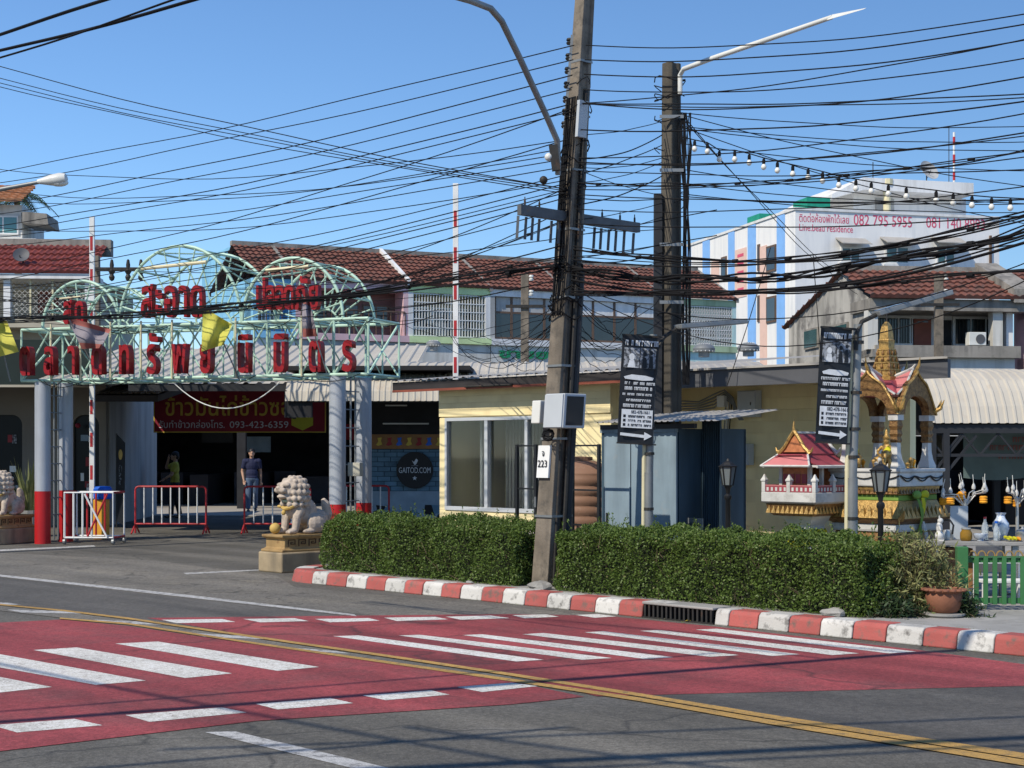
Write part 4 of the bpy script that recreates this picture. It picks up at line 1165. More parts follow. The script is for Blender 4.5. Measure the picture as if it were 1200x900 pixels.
for x in (-W2, W2):
    for y in (-D2, D2): MB().lathe([(.0,-.02),(.05,-.02),(.05,.02),(.0,.02)], 12, (0,0,0)).build('wheel', 'galv', rb, loc=(x,y,.052)).rotation_euler = (R(90), 0, R(90))

# boom barrier machines with raised red-banded arms
def boom(label, pxb, Y, ytop, body=True):
    b = P(pxb, 530, Y); b.z = 0
    t = thing('boom_barrier', label, 'boom barrier', b, 0)
    H_ = EYE + (530-ytop)/LENS*Y
    MB().box(-.045, .045, -.03, .03, .75, H_).build('arm', 'white_paint', t, bev=.006)
    z = 1.1
    while z < H_-.3:
        MB().box(-.03, .018, -.034, -.0305, z, z+.26).build('red_band', 'red_paint', t)
        z += .60
    MB().box(.02, .26, -.02, .24, 0, .74).build('cabinet', 'plastic_orange', t, bev=.02)
    MB().lathe([(.0,.74),(.17,.74),(.185,.78),(.185,.93),(.15,.97),(.0,.98)], 18, (.15,.11,0)).build('cap', 'plastic_blue', t, smooth=False)
    return t
boom('raised red-banded boom arm with an orange and blue cabinet by the left columns', 108, 28.2, 254)
boom('raised red-banded boom arm rising above the roof of the yellow building', 534, 25.2, 215)

# ------------------------------------------------------------------ stone guardian lions
Lw = G(330, 672)
LF = Fr(Lw.x, Lw.y, -46)
def make_lion(label, loc):
    t = thing('stone_lion', label, 'statue', loc, K.ang, 'pair of guardian lions at the market entry')
    MB().box(-.27, .27, -.54, .54, 0, .27).build('plinth', 'plinth', t, bev=.02)
    pd = MB().tier([(.245,.272),(.245,.30),(.225,.315),(.215,.33),(.215,.44),(.23,.455),(.24,.47),(.24,.50)])
    pd.v = [(x, y*2.1, z) for x, y, z in pd.v]
    po = pd.build('pedestal', 'pedestal_gold', t, bev=.008)
    for sgn in (-1, 1):                        # key-pattern reliefs on both long sides
        k = MB(); x = .2165*sgn
        for i in range(5):
            y = -.40 + i*.17
            for (y0, y1, z0, z1) in ((0,.12,.425,.437),(0,.012,.345,.425),(.108,.12,.37,.425),(.04,.108,.37,.382),(.04,.052,.382,.405),(.052,.085,.395,.407)):
                k.box(min(x, x+.008*sgn), max(x, x+.008*sgn), y+y0, y+y1, z0, z1)
        k.build('key_pattern', 'pedestal_dark', po)
    Z = .50
    b = MB()
    b.ell((0,.20,Z+.17), (.18,.20,.17)); b.ell((0,.02,Z+.30), (.155,.20,.19), m=Matrix.Rotation(R(-38),3,'X'))
    b.ell((0,-.13,Z+.36), (.15,.13,.17)); b.ell((0,-.12,Z+.50), (.14,.13,.12))
    for s in (-1, 1):
        b.tube([(s*.11,-.12,Z+.34),(s*.125,-.19,Z+.20),(s*.12,-.21,Z+.05)], [.075,.06,.05], 10)
        b.ell((s*.12,-.25,Z+.04), (.058,.085,.042))
        for k in (-1, 0, 1): b.ell((s*.12+k*.032,-.32,Z+.03), (.019,.028,.026), 8, 6)
        b.ell((s*.16,.12,Z+.14), (.085,.17,.135)); b.ell((s*.175,-.02,Z+.035), (.055,.11,.038))
        b.ell((s*.075,-.315,Z+.66), (.055,.045,.035)); b.ell((s*.15,-.13,Z+.69), (.035,.03,.055), 8, 6)
        b.ell((s*.06,-.375,Z+.59), (.055,.04,.04), 10, 7)
    b.ell((0,-.19,Z+.61), (.165,.17,.145)); b.ell((0,-.345,Z+.59), (.105,.075,.05)); b.ell((0,-.33,Z+.505), (.09,.075,.032))
    b.ell((0,-.405,Z+.625), (.045,.03,.025), 8, 6)
    rg = random.Random(3)
    for row, (zz, rr, cnt) in enumerate(((.75,.07,7),(.71,.14,12),(.64,.18,14),(.56,.19,15),(.48,.185,14),(.40,.17,12))):
        for k in range(cnt):
            a = R(-62 + 304*k/(cnt-1)) if row else 6.28*k/cnt
            b.ell((rr*math.sin(a+R(180))*-1 if False else rr*math.cos(a), -.13 + rr*math.sin(a)*.95, Z+zz), rg.uniform(.034,.046), 8, 6)
    b.tube([(0,.36,Z+.12),(0,.42,Z+.26),(0,.38,Z+.40),(0,.34,Z+.46)], [.06,.07,.06,.03], 10)
    body = mesh_obj('body', solid(b, .0105, 1), 'stone', t)
    c = MB()
    c.tube([(.165*math.cos(a/20*6.283), -.135+.15*math.sin(a/20*6.283), Z+.475 - .03*math.sin(a/20*6.283)*-1) for a in range(21)], .022, 8)
    c.build('collar', 'stone_green', t, smooth=True)
    d = MB(); d.tube([(-.16,-.16,Z+.42),(-.10,-.27,Z+.36),(0,-.30,Z+.34),(.10,-.27,Z+.36),(.15,-.16,Z+.42)], [.018,.026,.03,.026,.018], 8); d.ell((0,-.315,Z+.29), (.032,.03,.036)); d.ell((-.12,-.29,Z+.37), (.05,.03,.022))
    d.build('garland', 'stone_gold', t, smooth=True)
    MB().ell((-.13,-.36,Z+.075), .075, 14, 10).build('ball', 'stone_gold', t, smooth=True)
    for s in (-1, 1): MB().ell((s*.068,-.352,Z+.632), (.022,.014,.016), 8, 6).build('eye', 'sign_black', t, smooth=True)
    return t
lc = LF.w(-.27, .54)
lion = make_lion('weathered stone guardian lion beside the hedge, nearer the camera', (lc.x, lc.y, 0))
lion2 = copy_tree(lion)
lion2.location = ((7-600)/LENS*27.0, 27.0, 0); lion2.rotation_euler = (0, 0, R(-20))
lion2['label'] = 'stone guardian lion partly cut off at the left edge beside the red-based columns'

# spiky plant behind the far lion
sp = thing('snake_plant', 'spiky snake plant in a planter behind the left lion', 'plant', P(34, 530, 29.2).to_2d().to_3d())
MB().lathe([(.0,0),(.22,0),(.27,.5),(.24,.5),(.22,.42),(.0,.42)], 16).build('planter', 'concrete', sp)
for k in range(34):
    a = random.uniform(0, 6.28); r0 = random.uniform(0, .17); tl = random.uniform(.08, .34); h_ = random.uniform(.6, 1.15)
    x0, y0 = r0*math.cos(a), r0*math.sin(a); wv = Vector((math.sin(a), -math.cos(a), 0))*random.uniform(.02, .035)
    p0, p1, p2 = Vector((x0,y0,.42)), Vector((x0+tl*.35*math.cos(a), y0+tl*.35*math.sin(a), .42+h_*.55)), Vector((x0+tl*math.cos(a), y0+tl*math.sin(a), .42+h_))
    MB().add([p0-wv*.7, p0+wv*.7, p1+wv, p1-wv, p2], [(0,1,2,3),(3,2,4)]).build('leaf', 'leaf_dry', sp, fix=False)

# ------------------------------------------------------------------ people
def make_person(label, loc, rz, H_, arms, stride, shirt, pants, shoe='shoe', mask=False):
    t = thing('person', label, 'person', loc, rz)
    k = H_/1.72
    V = lambda x, y, z: Vector((x*k, y*k, z*k))
    hips = 0.92
    b = MB()
    # trunk, neck, head as one skin
    b.ell(V(0,.0,1.60), (.078*k,.095*k,.115*k), 16, 12); b.tube([V(0,.015,1.40), V(0,.005,1.53)], [.062*k,.055*k], 10)
    b.ell(V(0,-.06,1.535), (.05*k,.045*k,.04*k)); b.ell(V(0,-.098,1.595), (.014*k,.02*k,.024*k), 8, 6)
    for s in (-1, 1): b.ell(V(s*.079,.005,1.60), (.012*k,.022*k,.032*k), 8, 6)
    b.ell(V(0,0,1.25), (.165*k,.10*k,.20*k)); b.ell(V(0,0,1.03), (.15*k,.10*k,.16*k)); b.ell(V(0,0,.93), (.16*k,.11*k,.10*k))
    joints = []
    for s, (sh, el, wr) in zip((-1, 1), arms):
        sh, el, wr = V(*sh), V(*el), V(*wr)
        b.tube([V(s*.10,0,1.36), sh, el], [.06*k,.056*k,.044*k], 10); b.ell(sh, .06*k, 10, 8); b.tube([el, wr], [.043*k,.028*k], 10); b.ell(el, .044*k, 10, 8)
        d = (wr-el).normalized(); side = d.cross(Vector((0,1,0))); side = side.normalized() if side.length > .1 else Vector((1,0,0))
        b.ell(wr+d*.045*k, (.03*k,.03*k,.045*k), 8, 6)
        for f in range(4):
            o_ = side*(f-1.5)*.019*k; b.tube([wr+d*.07*k+o_, wr+d*(.115+.012*(f in (1,2)))*k+o_, wr+d*(.15+.016*(f in (1,2)))*k+o_+Vector((0,-.015*k,0))], [.0105*k,.0095*k,.008*k], 6)
        b.tube([wr+d*.03*k+side*.025*k, wr+d*.06*k+side*.05*k, wr+d*.09*k+side*.055*k], [.012*k,.011*k,.009*k], 6)
        joints.append((sh, el))
    legs = []
    for s, (dy, lift) in zip((-1, 1), stride):
        hp, kn, an = V(s*.088,0,.90), V(s*.095, dy*.55-.03, .50), V(s*.10, dy, .085+lift)
        b.tube([hp, kn, an], [.088*k,.06*k,.043*k], 10); b.ell(an+V(0,-.05,-.045), (.042*k,.10*k,.035*k))
        legs.append((hp, kn, an))
    mesh_obj('body', solid(b, .012, 2), 'skin', t)
    c = MB()
    c.ell(V(0,0,1.26), (.18*k,.115*k,.19*k)); c.ell(V(0,0,1.05), (.168*k,.118*k,.18*k)); c.tube([V(0,.01,1.36), V(0,.006,1.455)], [.10*k,.068*k], 12)
    c.ell(V(0,0,.94), (.172*k,.125*k,.07*k))
    for sh, el in joints: c.tube([V(0,0,1.37)*.5+sh*.5, sh, sh.lerp(el, .72)], [.088*k,.084*k,.068*k], 12); c.ell(sh, .084*k, 10, 8)
    mesh_obj('shirt', solid(c, .014, 2), shirt, t)
    d = MB(); d.ell(V(0,0,.90), (.168*k,.12*k,.11*k))
    for hp, kn, an in legs: d.tube([hp, kn, an], [.1*k,.076*k,.066*k], 12)
    mesh_obj('trousers', solid(d, .014, 2), pants, t)
    e = MB(); e.ell(V(0,.012,1.635), (.088*k,.10*k,.095*k), 16, 12); e.ell(V(0,.05,1.59), (.082*k,.068*k,.085*k), 14, 10)
    hm = e.build('hair', 'hair', t, smooth=True)
    for hp, kn, an in legs:
        MB().ell(an+V(0,-.055,-.05), (.048*k,.13*k,.042*k), 12, 8).build('shoe', shoe, t, smooth=True)
    for s in (-1, 1):
        MB().ell(V(s*.03,-.088,1.612), (.012*k,.008*k,.007*k), 8, 6).build('eye', 'hair', t, smooth=True)
    MB().ell(V(0,-.094,1.545), (.022*k,.008*k,.006*k), 8, 6).build('mouth', 'wood_red', t, smooth=True)
    return t
pm = G(295, 600)
make_person('person in a navy polo shirt and jeans walking out of the dark restaurant', (pm.x, pm.y, .0), R(12), 1.70,
            (((-.18,0,1.37),(-.25,.02,1.10),(-.22,-.10,.88)), ((.18,0,1.37),(.235,.05,1.10),(.24,.03,.83))), ((-.10,0), (.14,.03)), 'navy', 'denim')
pw = G(205, 607)
make_person('person in a yellow shirt and dark trousers raising one hand to the head', (pw.x, pw.y, .0), R(-75), 1.62,
            (((-.18,0,1.37),(-.30,-.20,1.30),(-.14,-.16,1.52)), ((.18,0,1.37),(.24,-.10,1.12),(.2,-.26,1.02))), ((-.09,0), (.12,.01)), 'olive', 'trousers')

# ------------------------------------------------------------------ entry canopy and the restaurant behind the gate
can = thing('entry_canopy', 'long pale tin canopy roof seen through the market gate', 'canopy', P(150, 530, 28.6).to_2d().to_3d())
cx0, cx1 = 0.0, (478-150)/LENS*28.6
r_ = MB(); ribbed(r_, cx0, cx1, .25, [(0, 2.88), (3.5, 3.45), (7.4, 4.1)], .03)
co = r_.build('roof', 'roof_sheet', can)
MB().box(cx0, cx1, .02, .08, 2.74, 2.86).build('edge_beam', 'dark_steel', co)
for i in range(6):
    x = cx0+.3 + (cx1-cx0-.6)*i/5
    MB().bar((x,.05,2.8), (x,7.3,3.98), .06, .12).build('rafter', 'dark_steel', can)
r_ = MB(); ribbed(r_, cx0-2.1, cx0+.2, .25, [(.9, 2.95), (5.0, 3.62), (7.6, 4.04)], .03); r_.build('shade_roof', 'roof_sheet', can)  # added roof strip that keeps the sun off the red banner

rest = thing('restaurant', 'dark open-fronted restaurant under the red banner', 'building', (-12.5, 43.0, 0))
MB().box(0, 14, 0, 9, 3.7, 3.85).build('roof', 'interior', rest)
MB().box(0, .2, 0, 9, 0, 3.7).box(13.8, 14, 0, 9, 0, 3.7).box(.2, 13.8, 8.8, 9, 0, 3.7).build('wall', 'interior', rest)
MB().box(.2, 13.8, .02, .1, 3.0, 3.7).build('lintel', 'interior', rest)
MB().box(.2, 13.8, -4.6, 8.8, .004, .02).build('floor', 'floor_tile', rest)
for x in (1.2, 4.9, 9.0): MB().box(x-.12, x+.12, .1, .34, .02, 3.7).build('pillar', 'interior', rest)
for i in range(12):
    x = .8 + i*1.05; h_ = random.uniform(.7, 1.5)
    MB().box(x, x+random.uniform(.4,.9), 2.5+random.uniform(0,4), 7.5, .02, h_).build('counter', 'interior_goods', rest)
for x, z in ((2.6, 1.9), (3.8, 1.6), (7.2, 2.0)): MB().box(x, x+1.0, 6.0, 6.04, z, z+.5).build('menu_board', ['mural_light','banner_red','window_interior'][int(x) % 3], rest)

BY = 35.4
Bn = Fr((180-600)/LENS*BY, BY, 0)
bn = thing('shop_banner', 'wide red banner with gold Thai lettering over the restaurant', 'banner', Bn.w(0, 0, EYE+(530-507)/LENS*BY))
bw, bh = 202/LENS*BY, 52/LENS*BY
MB().box(0, bw, 0, .02, 0, bh).build('cloth', 'banner_red', bn)
MB().box(0, bw, -.006, -.001, 0, .025).box(0, bw, -.006, -.001, bh-.025, bh).box(0, .025, -.006, -.001, .026, bh-.026).box(bw-.025, bw, -.006, -.001, .026, bh-.026).build('border', 'banner_gold', bn)
text('lettering', 'ข้าวมันไก่ข้าวซอย', .54, .004, 'banner_gold', bn, (.25, -.008, .40), 'LEFT', width=bw*.80, bold=.006)
text('lettering', 'รับทำข้าวกล่องโทร.', .22, .004, 'banner_white', bn, (.12, -.008, .11), 'LEFT', width=bw*.38)
text('phone_number', '093-423-6359', .22, .004, 'banner_white', bn, (.12+bw*.41, -.008, .11), 'LEFT', width=bw*.34)
MB().prism([(bw*.80,.17),(bw*.80,.36),(bw*.925,.36),(bw*.925,.17),(bw*.865,.05)], -.012, -.004).build('arrow_badge', 'banner_yellow', bn)

# ------------------------------------------------------------------ left-hand shop
LFm = Fr((-60-600)/LENS*33.0, 33.0, 3)
def lx_(p, q=520, ly=0): return LFm.hit(p, q, ly)[0]
def lz_(p, q, ly=0): return LFm.hit(p, q, ly)[1]
ls = thing('corner_shop', 'beige shop with dark arched windows at the left edge behind the columns', 'building', LFm.w(0, 0), LFm.ang)
wr = lx_(124); zt = 3.1
# piers and heads left between arched openings
ops = [(lx_(-30), lx_(26)), (lx_(86), lx_(116))]
m = MB(); prev = 0
for a, b in ops:
    m.box(prev, a, 0, .2, 0, zt); prev = b
    r0 = .22; zh = lz_(10, 486); 
    m.prism([(a, zt), (a, zh-r0)] + [(a+r0-r0*math.cos(i/6*1.571), zh-r0+r0*math.sin(i/6*1.571)) for i in range(1, 7)] + [(b-r0+r0*math.sin(i/6*1.571), zh-r0+r0*math.cos(i/6*1.571)) for i in range(0, 7)] + [(b, zt)], 0, .2)
m.box(prev, wr, 0, .2, 0, zt).box(wr-.2, wr, .2, 6, 0, zt).build('wall', 'shop_wall', ls)
MB().box(wr+.003, wr+.03, .25, 6, 0, zt).build('side_panel', 'grey_wall', ls)
for a, b in ops:
    g_ = MB().box(a-.02, b+.02, .12, .16, 0, lz_(10, 486)).build('shop_window', 'shop_glass', ls)
    for k in range(7):
        x = a+.1+random.random()*(b-a-.3); z = random.uniform(.4, 2.0)
        MB().box(x, x+random.uniform(.06,.16), .105, .118, z, z+random.uniform(.08,.2)).build('sticker', random.choice(('sign_white','letter_red','mural_light','print_grey')), g_)
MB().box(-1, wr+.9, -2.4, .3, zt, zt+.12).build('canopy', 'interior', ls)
MB().box(-1, wr+.2, -2.44, -2.402, zt-.15, zt+.75).build('sign_board', 'sign_dark', ls)
MB().box(-1, wr+.25, -2.46, -2.445, zt-.2, zt-.152).build('trim', 'beige_wall', ls)
aw = MB(); ribbed(aw, wr+.2, wr+1.5, .12, [(-2.2, 2.78), (0, 3.05), (3, 3.3)], .02); aw.build('side_awning', 'roof_sheet_grey', ls)
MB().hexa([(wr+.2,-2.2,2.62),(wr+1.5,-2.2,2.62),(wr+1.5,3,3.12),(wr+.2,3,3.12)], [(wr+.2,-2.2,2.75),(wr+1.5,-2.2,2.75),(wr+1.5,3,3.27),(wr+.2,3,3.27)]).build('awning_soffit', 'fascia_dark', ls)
MB().lathe([(.0,-.06),(.05,-.03),(.06,.0),(.05,.04),(.0,.06)], 10, (lx_(95), -.3, lz_(95, 499))).build('lantern', 'banner_red', ls)
cb_ = thing('cafe_banner', 'black upright cafe banner by the side wall of the left shop', 'banner', P(137, 530, 32.6).to_2d().to_3d(), R(-55))
MB().tube([(-.02,0,0),(-.02,0,2.0)], .015, 6).build('pole', 'iron', cb_)
MB().prism([(0,.15),(.42,.05),(.46,1.80),(.0,1.98)], -.006, .006).build('cloth', 'banner_black', cb_)
MB().lathe([(.07,0),(.11,.0),(.11,.006),(.07,.006)], 20).build('emblem', 'stone_gold', cb_, loc=(.24,-.008,1.55)).rotation_euler = (R(90), 0, 0)
ct = text('lettering', 'Cafe', .24, .002, 'print_grey', cb_, (.15, -.01, 1.35), 'LEFT'); ct.rotation_euler = (0, R(90), 0)

# ------------------------------------------------------------------ fried chicken shop wall with the round sign
Gw = Fr((428-600)/LENS*31.0, 31.0, -2)
def hx(p, q=550): return Gw.hit(p, q)[0]
def hzz(p, q): return Gw.hit(p, q)[1]
gs = thing('brick_shop', 'blue brick shop front under a white tin awning beside the yellow building', 'building', Gw.w(0, 0), Gw.ang)
xa, xb = 0.0, hx(560)
zb0 = hzz(470, 575); zb1 = hzz(470, 527)
MB().box(xa, xb, .03, .25, 0, 3.1).build('wall', 'mortar_blue', gs)
bwid, bht = .26, .098; r = 0; z = zb0
while z < zb1:
    x = xa - (.13 if r % 2 else 0)
    while x < xb:
        a, b = max(x, xa), min(x+bwid-.012, xb)
        if b-a > .04: MB().box(a, b, .0+random.uniform(0,.008), .03, z, min(z+bht-.012, zb1)).build('brick', 'brick_blue', gs)
        x += bwid
    z += bht; r += 1
MB().box(xa, xb, .0, .03, .1, zb0-.01).build('lower_panel', 'mural_light', gs)
rg = random.Random(5)
for i in range(26):
    x = rg.uniform(xa+.05, xb-.4); z = rg.uniform(.15, zb0-.4); s = rg.uniform(.1, .28)
    MB().prism([(x, z), (x+s*rg.uniform(.5,1.2), z+s*rg.uniform(-.2,.4)), (x+s*rg.uniform(.6,1.3), z+s*rg.uniform(.6,1.1)), (x+s*.1, z+s*rg.uniform(.5,1))], -.004-i*.0003, 0).build('mural_shape', rg.choice(('mortar_blue','interior','brick_blue','mural_light')), gs)
tz0, tz1 = hzz(470, 526), hzz(470, 509)
MB().box(xa, xb, -.05, .028, tz0, tz1).build('timber_band', 'timber', gs)
for i in range(7):
    x = hx(441)+i*.2
    MB().prism([(x, tz0+.08), (x+.05, tz0+.06), (x+.13, tz0+.09), (x+.10, tz0+.16), (x+.12, tz0+.23), (x+.03, tz0+.22), (x+.05, tz0+.15)], -.062, -.051).build('painted_figure', ('banner_gold','letter_red','plastic_blue')[i % 3], gs)
for k, (p0, p1, q) in enumerate(((455, 480, 476), (452, 505, 497))):
    MB().tube([(hx(p0), -.5, hzz(p0, q)), (hx(p1), -.5, hzz(p1, q))], .015, 8).build('tube_lamp', 'lamp_white', gs)
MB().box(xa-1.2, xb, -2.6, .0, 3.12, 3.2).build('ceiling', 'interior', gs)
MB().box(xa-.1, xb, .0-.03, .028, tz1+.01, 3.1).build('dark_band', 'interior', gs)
sg = thing('round_sign', 'round black shop sign with white lettering on the blue brick wall', 'sign', Gw.w(hx(486.5), -.06, hzz(486, 551)), Gw.ang)
rr_ = 21.5/LENS*31
MB().lathe([(.0,-.02),(rr_,-.02),(rr_,.02),(.0,.02)], 48).build('disc', 'sign_black', sg).rotation_euler = (R(90), 0, 0)
text('lettering', 'GAITOD.COM', .165, .004, 'print_white', sg, (0, -.026, -.055), sx=.62)
MB().prism([(0,.10),(-.06,.2),(-.015,.165),(.0,.19),(.03,.235),(.065,.2),(.035,.13)], -.026, -.021).build('bird_emblem', 'print_white', sg)
MB().prism([((.05 if i % 2 == 0 else .02)*math.sin(i/10*6.283), -.16+(.05 if i % 2 == 0 else .02)*math.cos(i/10*6.283)) for i in range(10)], -.026, -.021).build('star', 'print_white', sg)
MB().box(-.07, .07, -.024, -.021, .085, .095).build('small_print', 'print_grey', sg)
# white awning over it
A2 = Fr((334-600)/LENS*28.2, 28.2, 0)
aw = thing('tin_awning', 'short white tin awning behind the right silver columns', 'awning', A2.w(0, 0))
aw1 = (522-334)/LENS*28.2; ze = EYE+(530-470)/LENS*28.2
prf = [(0, ze), (.05, ze+.18), (.25, ze+.36), (.7, ze+.52), (1.3, ze+.58)]
ns = 9
for i in range(ns):
    q = MB(); ribbed(q, aw1*i/ns, aw1*(i+1)/ns, .105, prf, .014); q.build('roof_sheet', 'roof_sheet', aw)
MB().prism([(.0,0),(.0,0.0),(0,0)], 0, 0) if False else MB().hexa([(.02,.08,ze-.02),(aw1,.08,ze-.02),(aw1,.14,ze-.02),(.02,.14,ze-.02)], [(.02,.08,ze+.1),(aw1,.08,ze+.1),(aw1,.14,ze+.1),(.02,.14,ze+.1)]).build('purlin', 'dark_steel', aw)
MB().box(-.02, .02, .05, 1.3, ze-.30, ze+.2).box(.02, .5, .06, .075, ze-.3, ze+.02).build('end_board', 'interior', aw)

# ------------------------------------------------------------------ houses behind the market
def tiles(mb, x0, x1, y0, z0, y1, z1, tw=.22, rows=10, amp=.035):
    tw *= 1.15; amp *= 1.7; rows = max(4, int(rows*.85))
    nx = max(2, int((x1-x0)/tw)); step = (x1-x0)/(nx*4)
    d = Vector((y1-y0, z1-z0)); ln = d.length; d.normalize(); nr = Vector((-d.y, d.x))
    n = nx*4+1
    for j in range(rows):
        a, b = ln*j/rows, ln*(j+1)/rows + .02
        vs = []
        for t, h in ((a, -.02), (a, .075), (b, .012)):
            for i in range(n):
                wv = (0, .8, 1, .3)[i % 4]*amp if h > 0 else 0
                o = Vector((y0, z0)) + d*t + nr*(h+wv)
                vs.append((x0+i*step, o.x, o.y))
        fs = [(r*n+i, r*n+i+1, (r+1)*n+i+1, (r+1)*n+i) for r in range(2) for i in range(n-1)]
        mb.add(vs, fs)
    return mb

RW = Fr((268-600)/LENS*57.0, 57.0, 24.8)
def shop_unit(label, p0, p1, style):
    lx0 = RW.hit(p0, 400)[0]; lx1 = RW.hit(p1, 400)[0]
    o = RW.w(lx0, 0); U = Fr(o.x, o.y, 24.8)
    w_ = lx1-lx0
    t = thing('shophouse', label, 'house', (o.x, o.y, 0), U.ang, 'row of shophouses behind the market')
    zs = RW.hit(480, 394)[1]; ze = RW.hit(480, 334)[1]; zr = RW.hit(480, 299, 3.2)[1]
    wall, trim = style['wall'], style['trim']
    MB().box(0, w_, .0, .25, 0, zs-.25).box(0, w_, .9, 1.1, zs, ze).box(0, .14, .25, 6.4, 0, ze).box(w_-.14, w_, .25, 6.4, 0, ze).box(.14, w_-.14, 6.2, 6.4, 0, ze).build('wall', wall, t)
    MB().box(0, w_, -.18, .9, zs-.25, zs).build('balcony_slab', trim, t)
    MB().box(0, w_, -.06, .9, ze-.28, ze).build('eave_beam', trim, t)
    for x in (0, w_-.2): MB().box(x, x+.2, -.05, .9, zs, ze-.28).build('pier', style.get('pier', wall), t)
    rf = MB(); tiles(rf, 0, w_, -.16, ze+.02, 3.2, zr, .2, 11, .03); tiles(rf, 0, w_, 6.9, ze+.02, 3.2, zr, .2, 11, .03)
    ro = rf.build('roof', 'tile_brown', t)
    MB().box(0, w_, 3.05, 3.35, zr-.02, zr+.16).build('ridge', 'concrete_old', ro)
    MB().hexa([(w_-.16,-.55,ze+.03),(w_+.16,-.55,ze+.03),(w_+.16,-.3,ze+.03),(w_-.16,-.3,ze+.03)], [(w_-.16,3.0,zr+.12),(w_+.16,3.0,zr+.12),(w_+.16,3.2,zr+.12),(w_-.16,3.2,zr+.12)]) if False else None
    ph = .28 if style.get('parapet') else .1; par = MB(); par.add([(w_-.07,-.16,ze-.1),(w_+.07,-.16,ze-.1),(w_+.07,3.1,zr-.1),(w_-.07,3.1,zr-.1),(w_-.07,-.16,ze+ph*.7),(w_+.07,-.16,ze+ph*.7),(w_+.07,3.1,zr+ph*.7),(w_-.07,3.1,zr+ph*.7)], [(0,3,2,1),(4,5,6,7),(0,1,5,4),(1,2,6,5),(2,3,7,6),(3,0,4,7)])
    par.build('parapet', style.get('parapet', 'concrete_old'), ro)
    # windows in the recessed wall
    nw = style.get('nw', 3)
    for i in range(nw):
        a = .35 + (w_-.7)*i/nw + .06; b = .35 + (w_-.7)*(i+1)/nw - .06
        z0, z1 = zs+(.15 if style.get('door') == i else .35), ze-.75
        f = MB().box(a, b, .86, .9, z0, z0+.06).box(a, b, .86, .9, z1-.06, z1).box(a, a+.06, .86, .9, z0+.06, z1-.06).box(b-.06, b, .86, .9, z0+.06, z1-.06).box((a+b)/2-.02, (a+b)/2+.02, .865, .9, z0+.06, z1-.06).build('window', style.get('frame', 'alu'), t)
        MB().box(a+.06, b-.06, .885, .897, z0+.06, z1-.06).build('pane', style.get('glass', 'glass_dark'), f)
    if style.get('front'):                   # windows brought forward to the balcony edge
        for i in range(4):
            a = .25 + (w_-.5)*i/4; b = .25 + (w_-.5)*(i+1)/4
            f = MB().box(a, a+.05, .05, .12, zs, ze-.3).box(b-.05, b, .05, .12, zs, ze-.3).box(a+.05, b-.05, .05, .12, zs+1.05, zs+1.13).box(a+.05, b-.05, .05, .12, zs, zs+.1).build('window', style['frame'], t)
            MB().box(a+.05, b-.05, .07, .09, zs+.1, zs+1.05).build('pane', 'glass_dark', f)
            MB().box(a+.05, b-.05, .075, .095, zs+1.13, ze-.3).build('panel', 'white_wall' if style['front'] == 1 else 'grey_wall', f)
    if style.get('grille'):
        g_ = MB(); nbar = int(w_/.14)
        for i in range(nbar+1):
            x = .22 + (w_-.44)*i/nbar
            g_.box(x-.014, x+.014, -.03, .0, zs+.04, ze-.30)
        for z in [zs+.04+(ze-.36-zs)*j/5 for j in range(6)]: g_.box(.2, w_-.2, -.035, .003, z-.016, z+.016)
        if style['grille'] == 2:
            for i in range(nbar):
                x = .22 + (w_-.44)*i/nbar; x2_ = .22 + (w_-.44)*(i+1)/nbar
                for j in range(8):
                    z = zs+.1+(ze-.5-zs)*j/8; z2_ = zs+.1+(ze-.5-zs)*(j+1)/8
                    g_.bar((x,-.04,z), (x2_,-.04,z2_), .012); g_.bar((x2_,-.04,z), (x,-.04,z2_), .012)
        g_.build('grille', 'white_paint', t)
        MB().box(w_*.36, w_*.5, .3, .6, zs+.1, zs+.6).box(w_*.62, w_*.7, .3, .6, zs+.02, zs+.9).build('laundry', 'grey_wall', t)
    if style.get('rail'):
        for i in range(int(w_/.3)): MB().box(.2+i*.3, .23+i*.3, -.08, -.05, zs, zs+.9).build('railing_bar', 'wood_brown', t)
        MB().box(.15, w_-.15, -.09, -.04, zs+.9, zs+.95).build('handrail', 'wood_brown', t)
    # the awning zone below the balcony
    MB().box(0.02, w_-.02, -.06, -.001, zs-1.3, zs-.26).build('sign_wall', style.get('low', 'off_white'), t)
    return t, U, zs, ze
shop_unit('blue shophouse at the left end of the row, seen through the pipe arches', 296, 346, dict(wall='blue_wall', trim='blue_wall', nw=2, rail=1, low='white_wall'))
shop_unit('brown shophouse with a pink balcony wall behind the right pipe arch', 346, 478, dict(wall='brown_wall', trim='pink_wall', nw=3, rail=1, frame='wood_brown', low='grey_wall', pier='pink_wall', parapet='white_wall'))
shop_unit('shophouse with a white balcony grille and lime green trim', 478, 574, dict(wall='beige_wall', trim='lime_trim', nw=3, grille=1, pier='white_wall'))
c_u = shop_unit('shophouse with dark windows and a green Thai shop sign left of the leaning pole', 574, 664, dict(wall='grey_wall', trim='white_wall', nw=3, front=2, frame='wood_brown'))
shop_unit('shophouse with brown framed windows right of the leaning pole', 664, 776, dict(wall='grey_wall', trim='white_wall', nw=3, front=1, frame='wood_brown'))
shop_unit('mint green shophouse with a white lattice balcony at the right end of the row', 776, 862, dict(wall='mint_wall', trim='green_trim', nw=2, grille=2, low='mint_wall'))
t, U, zs, ze = c_u
lx, z = U.hit(584, 419, -.07)
text('lettering', 'ขายยา', .50, .03, 'sign_green', t, (lx, -.10, z), 'LEFT', width=2.6, bold=.014)
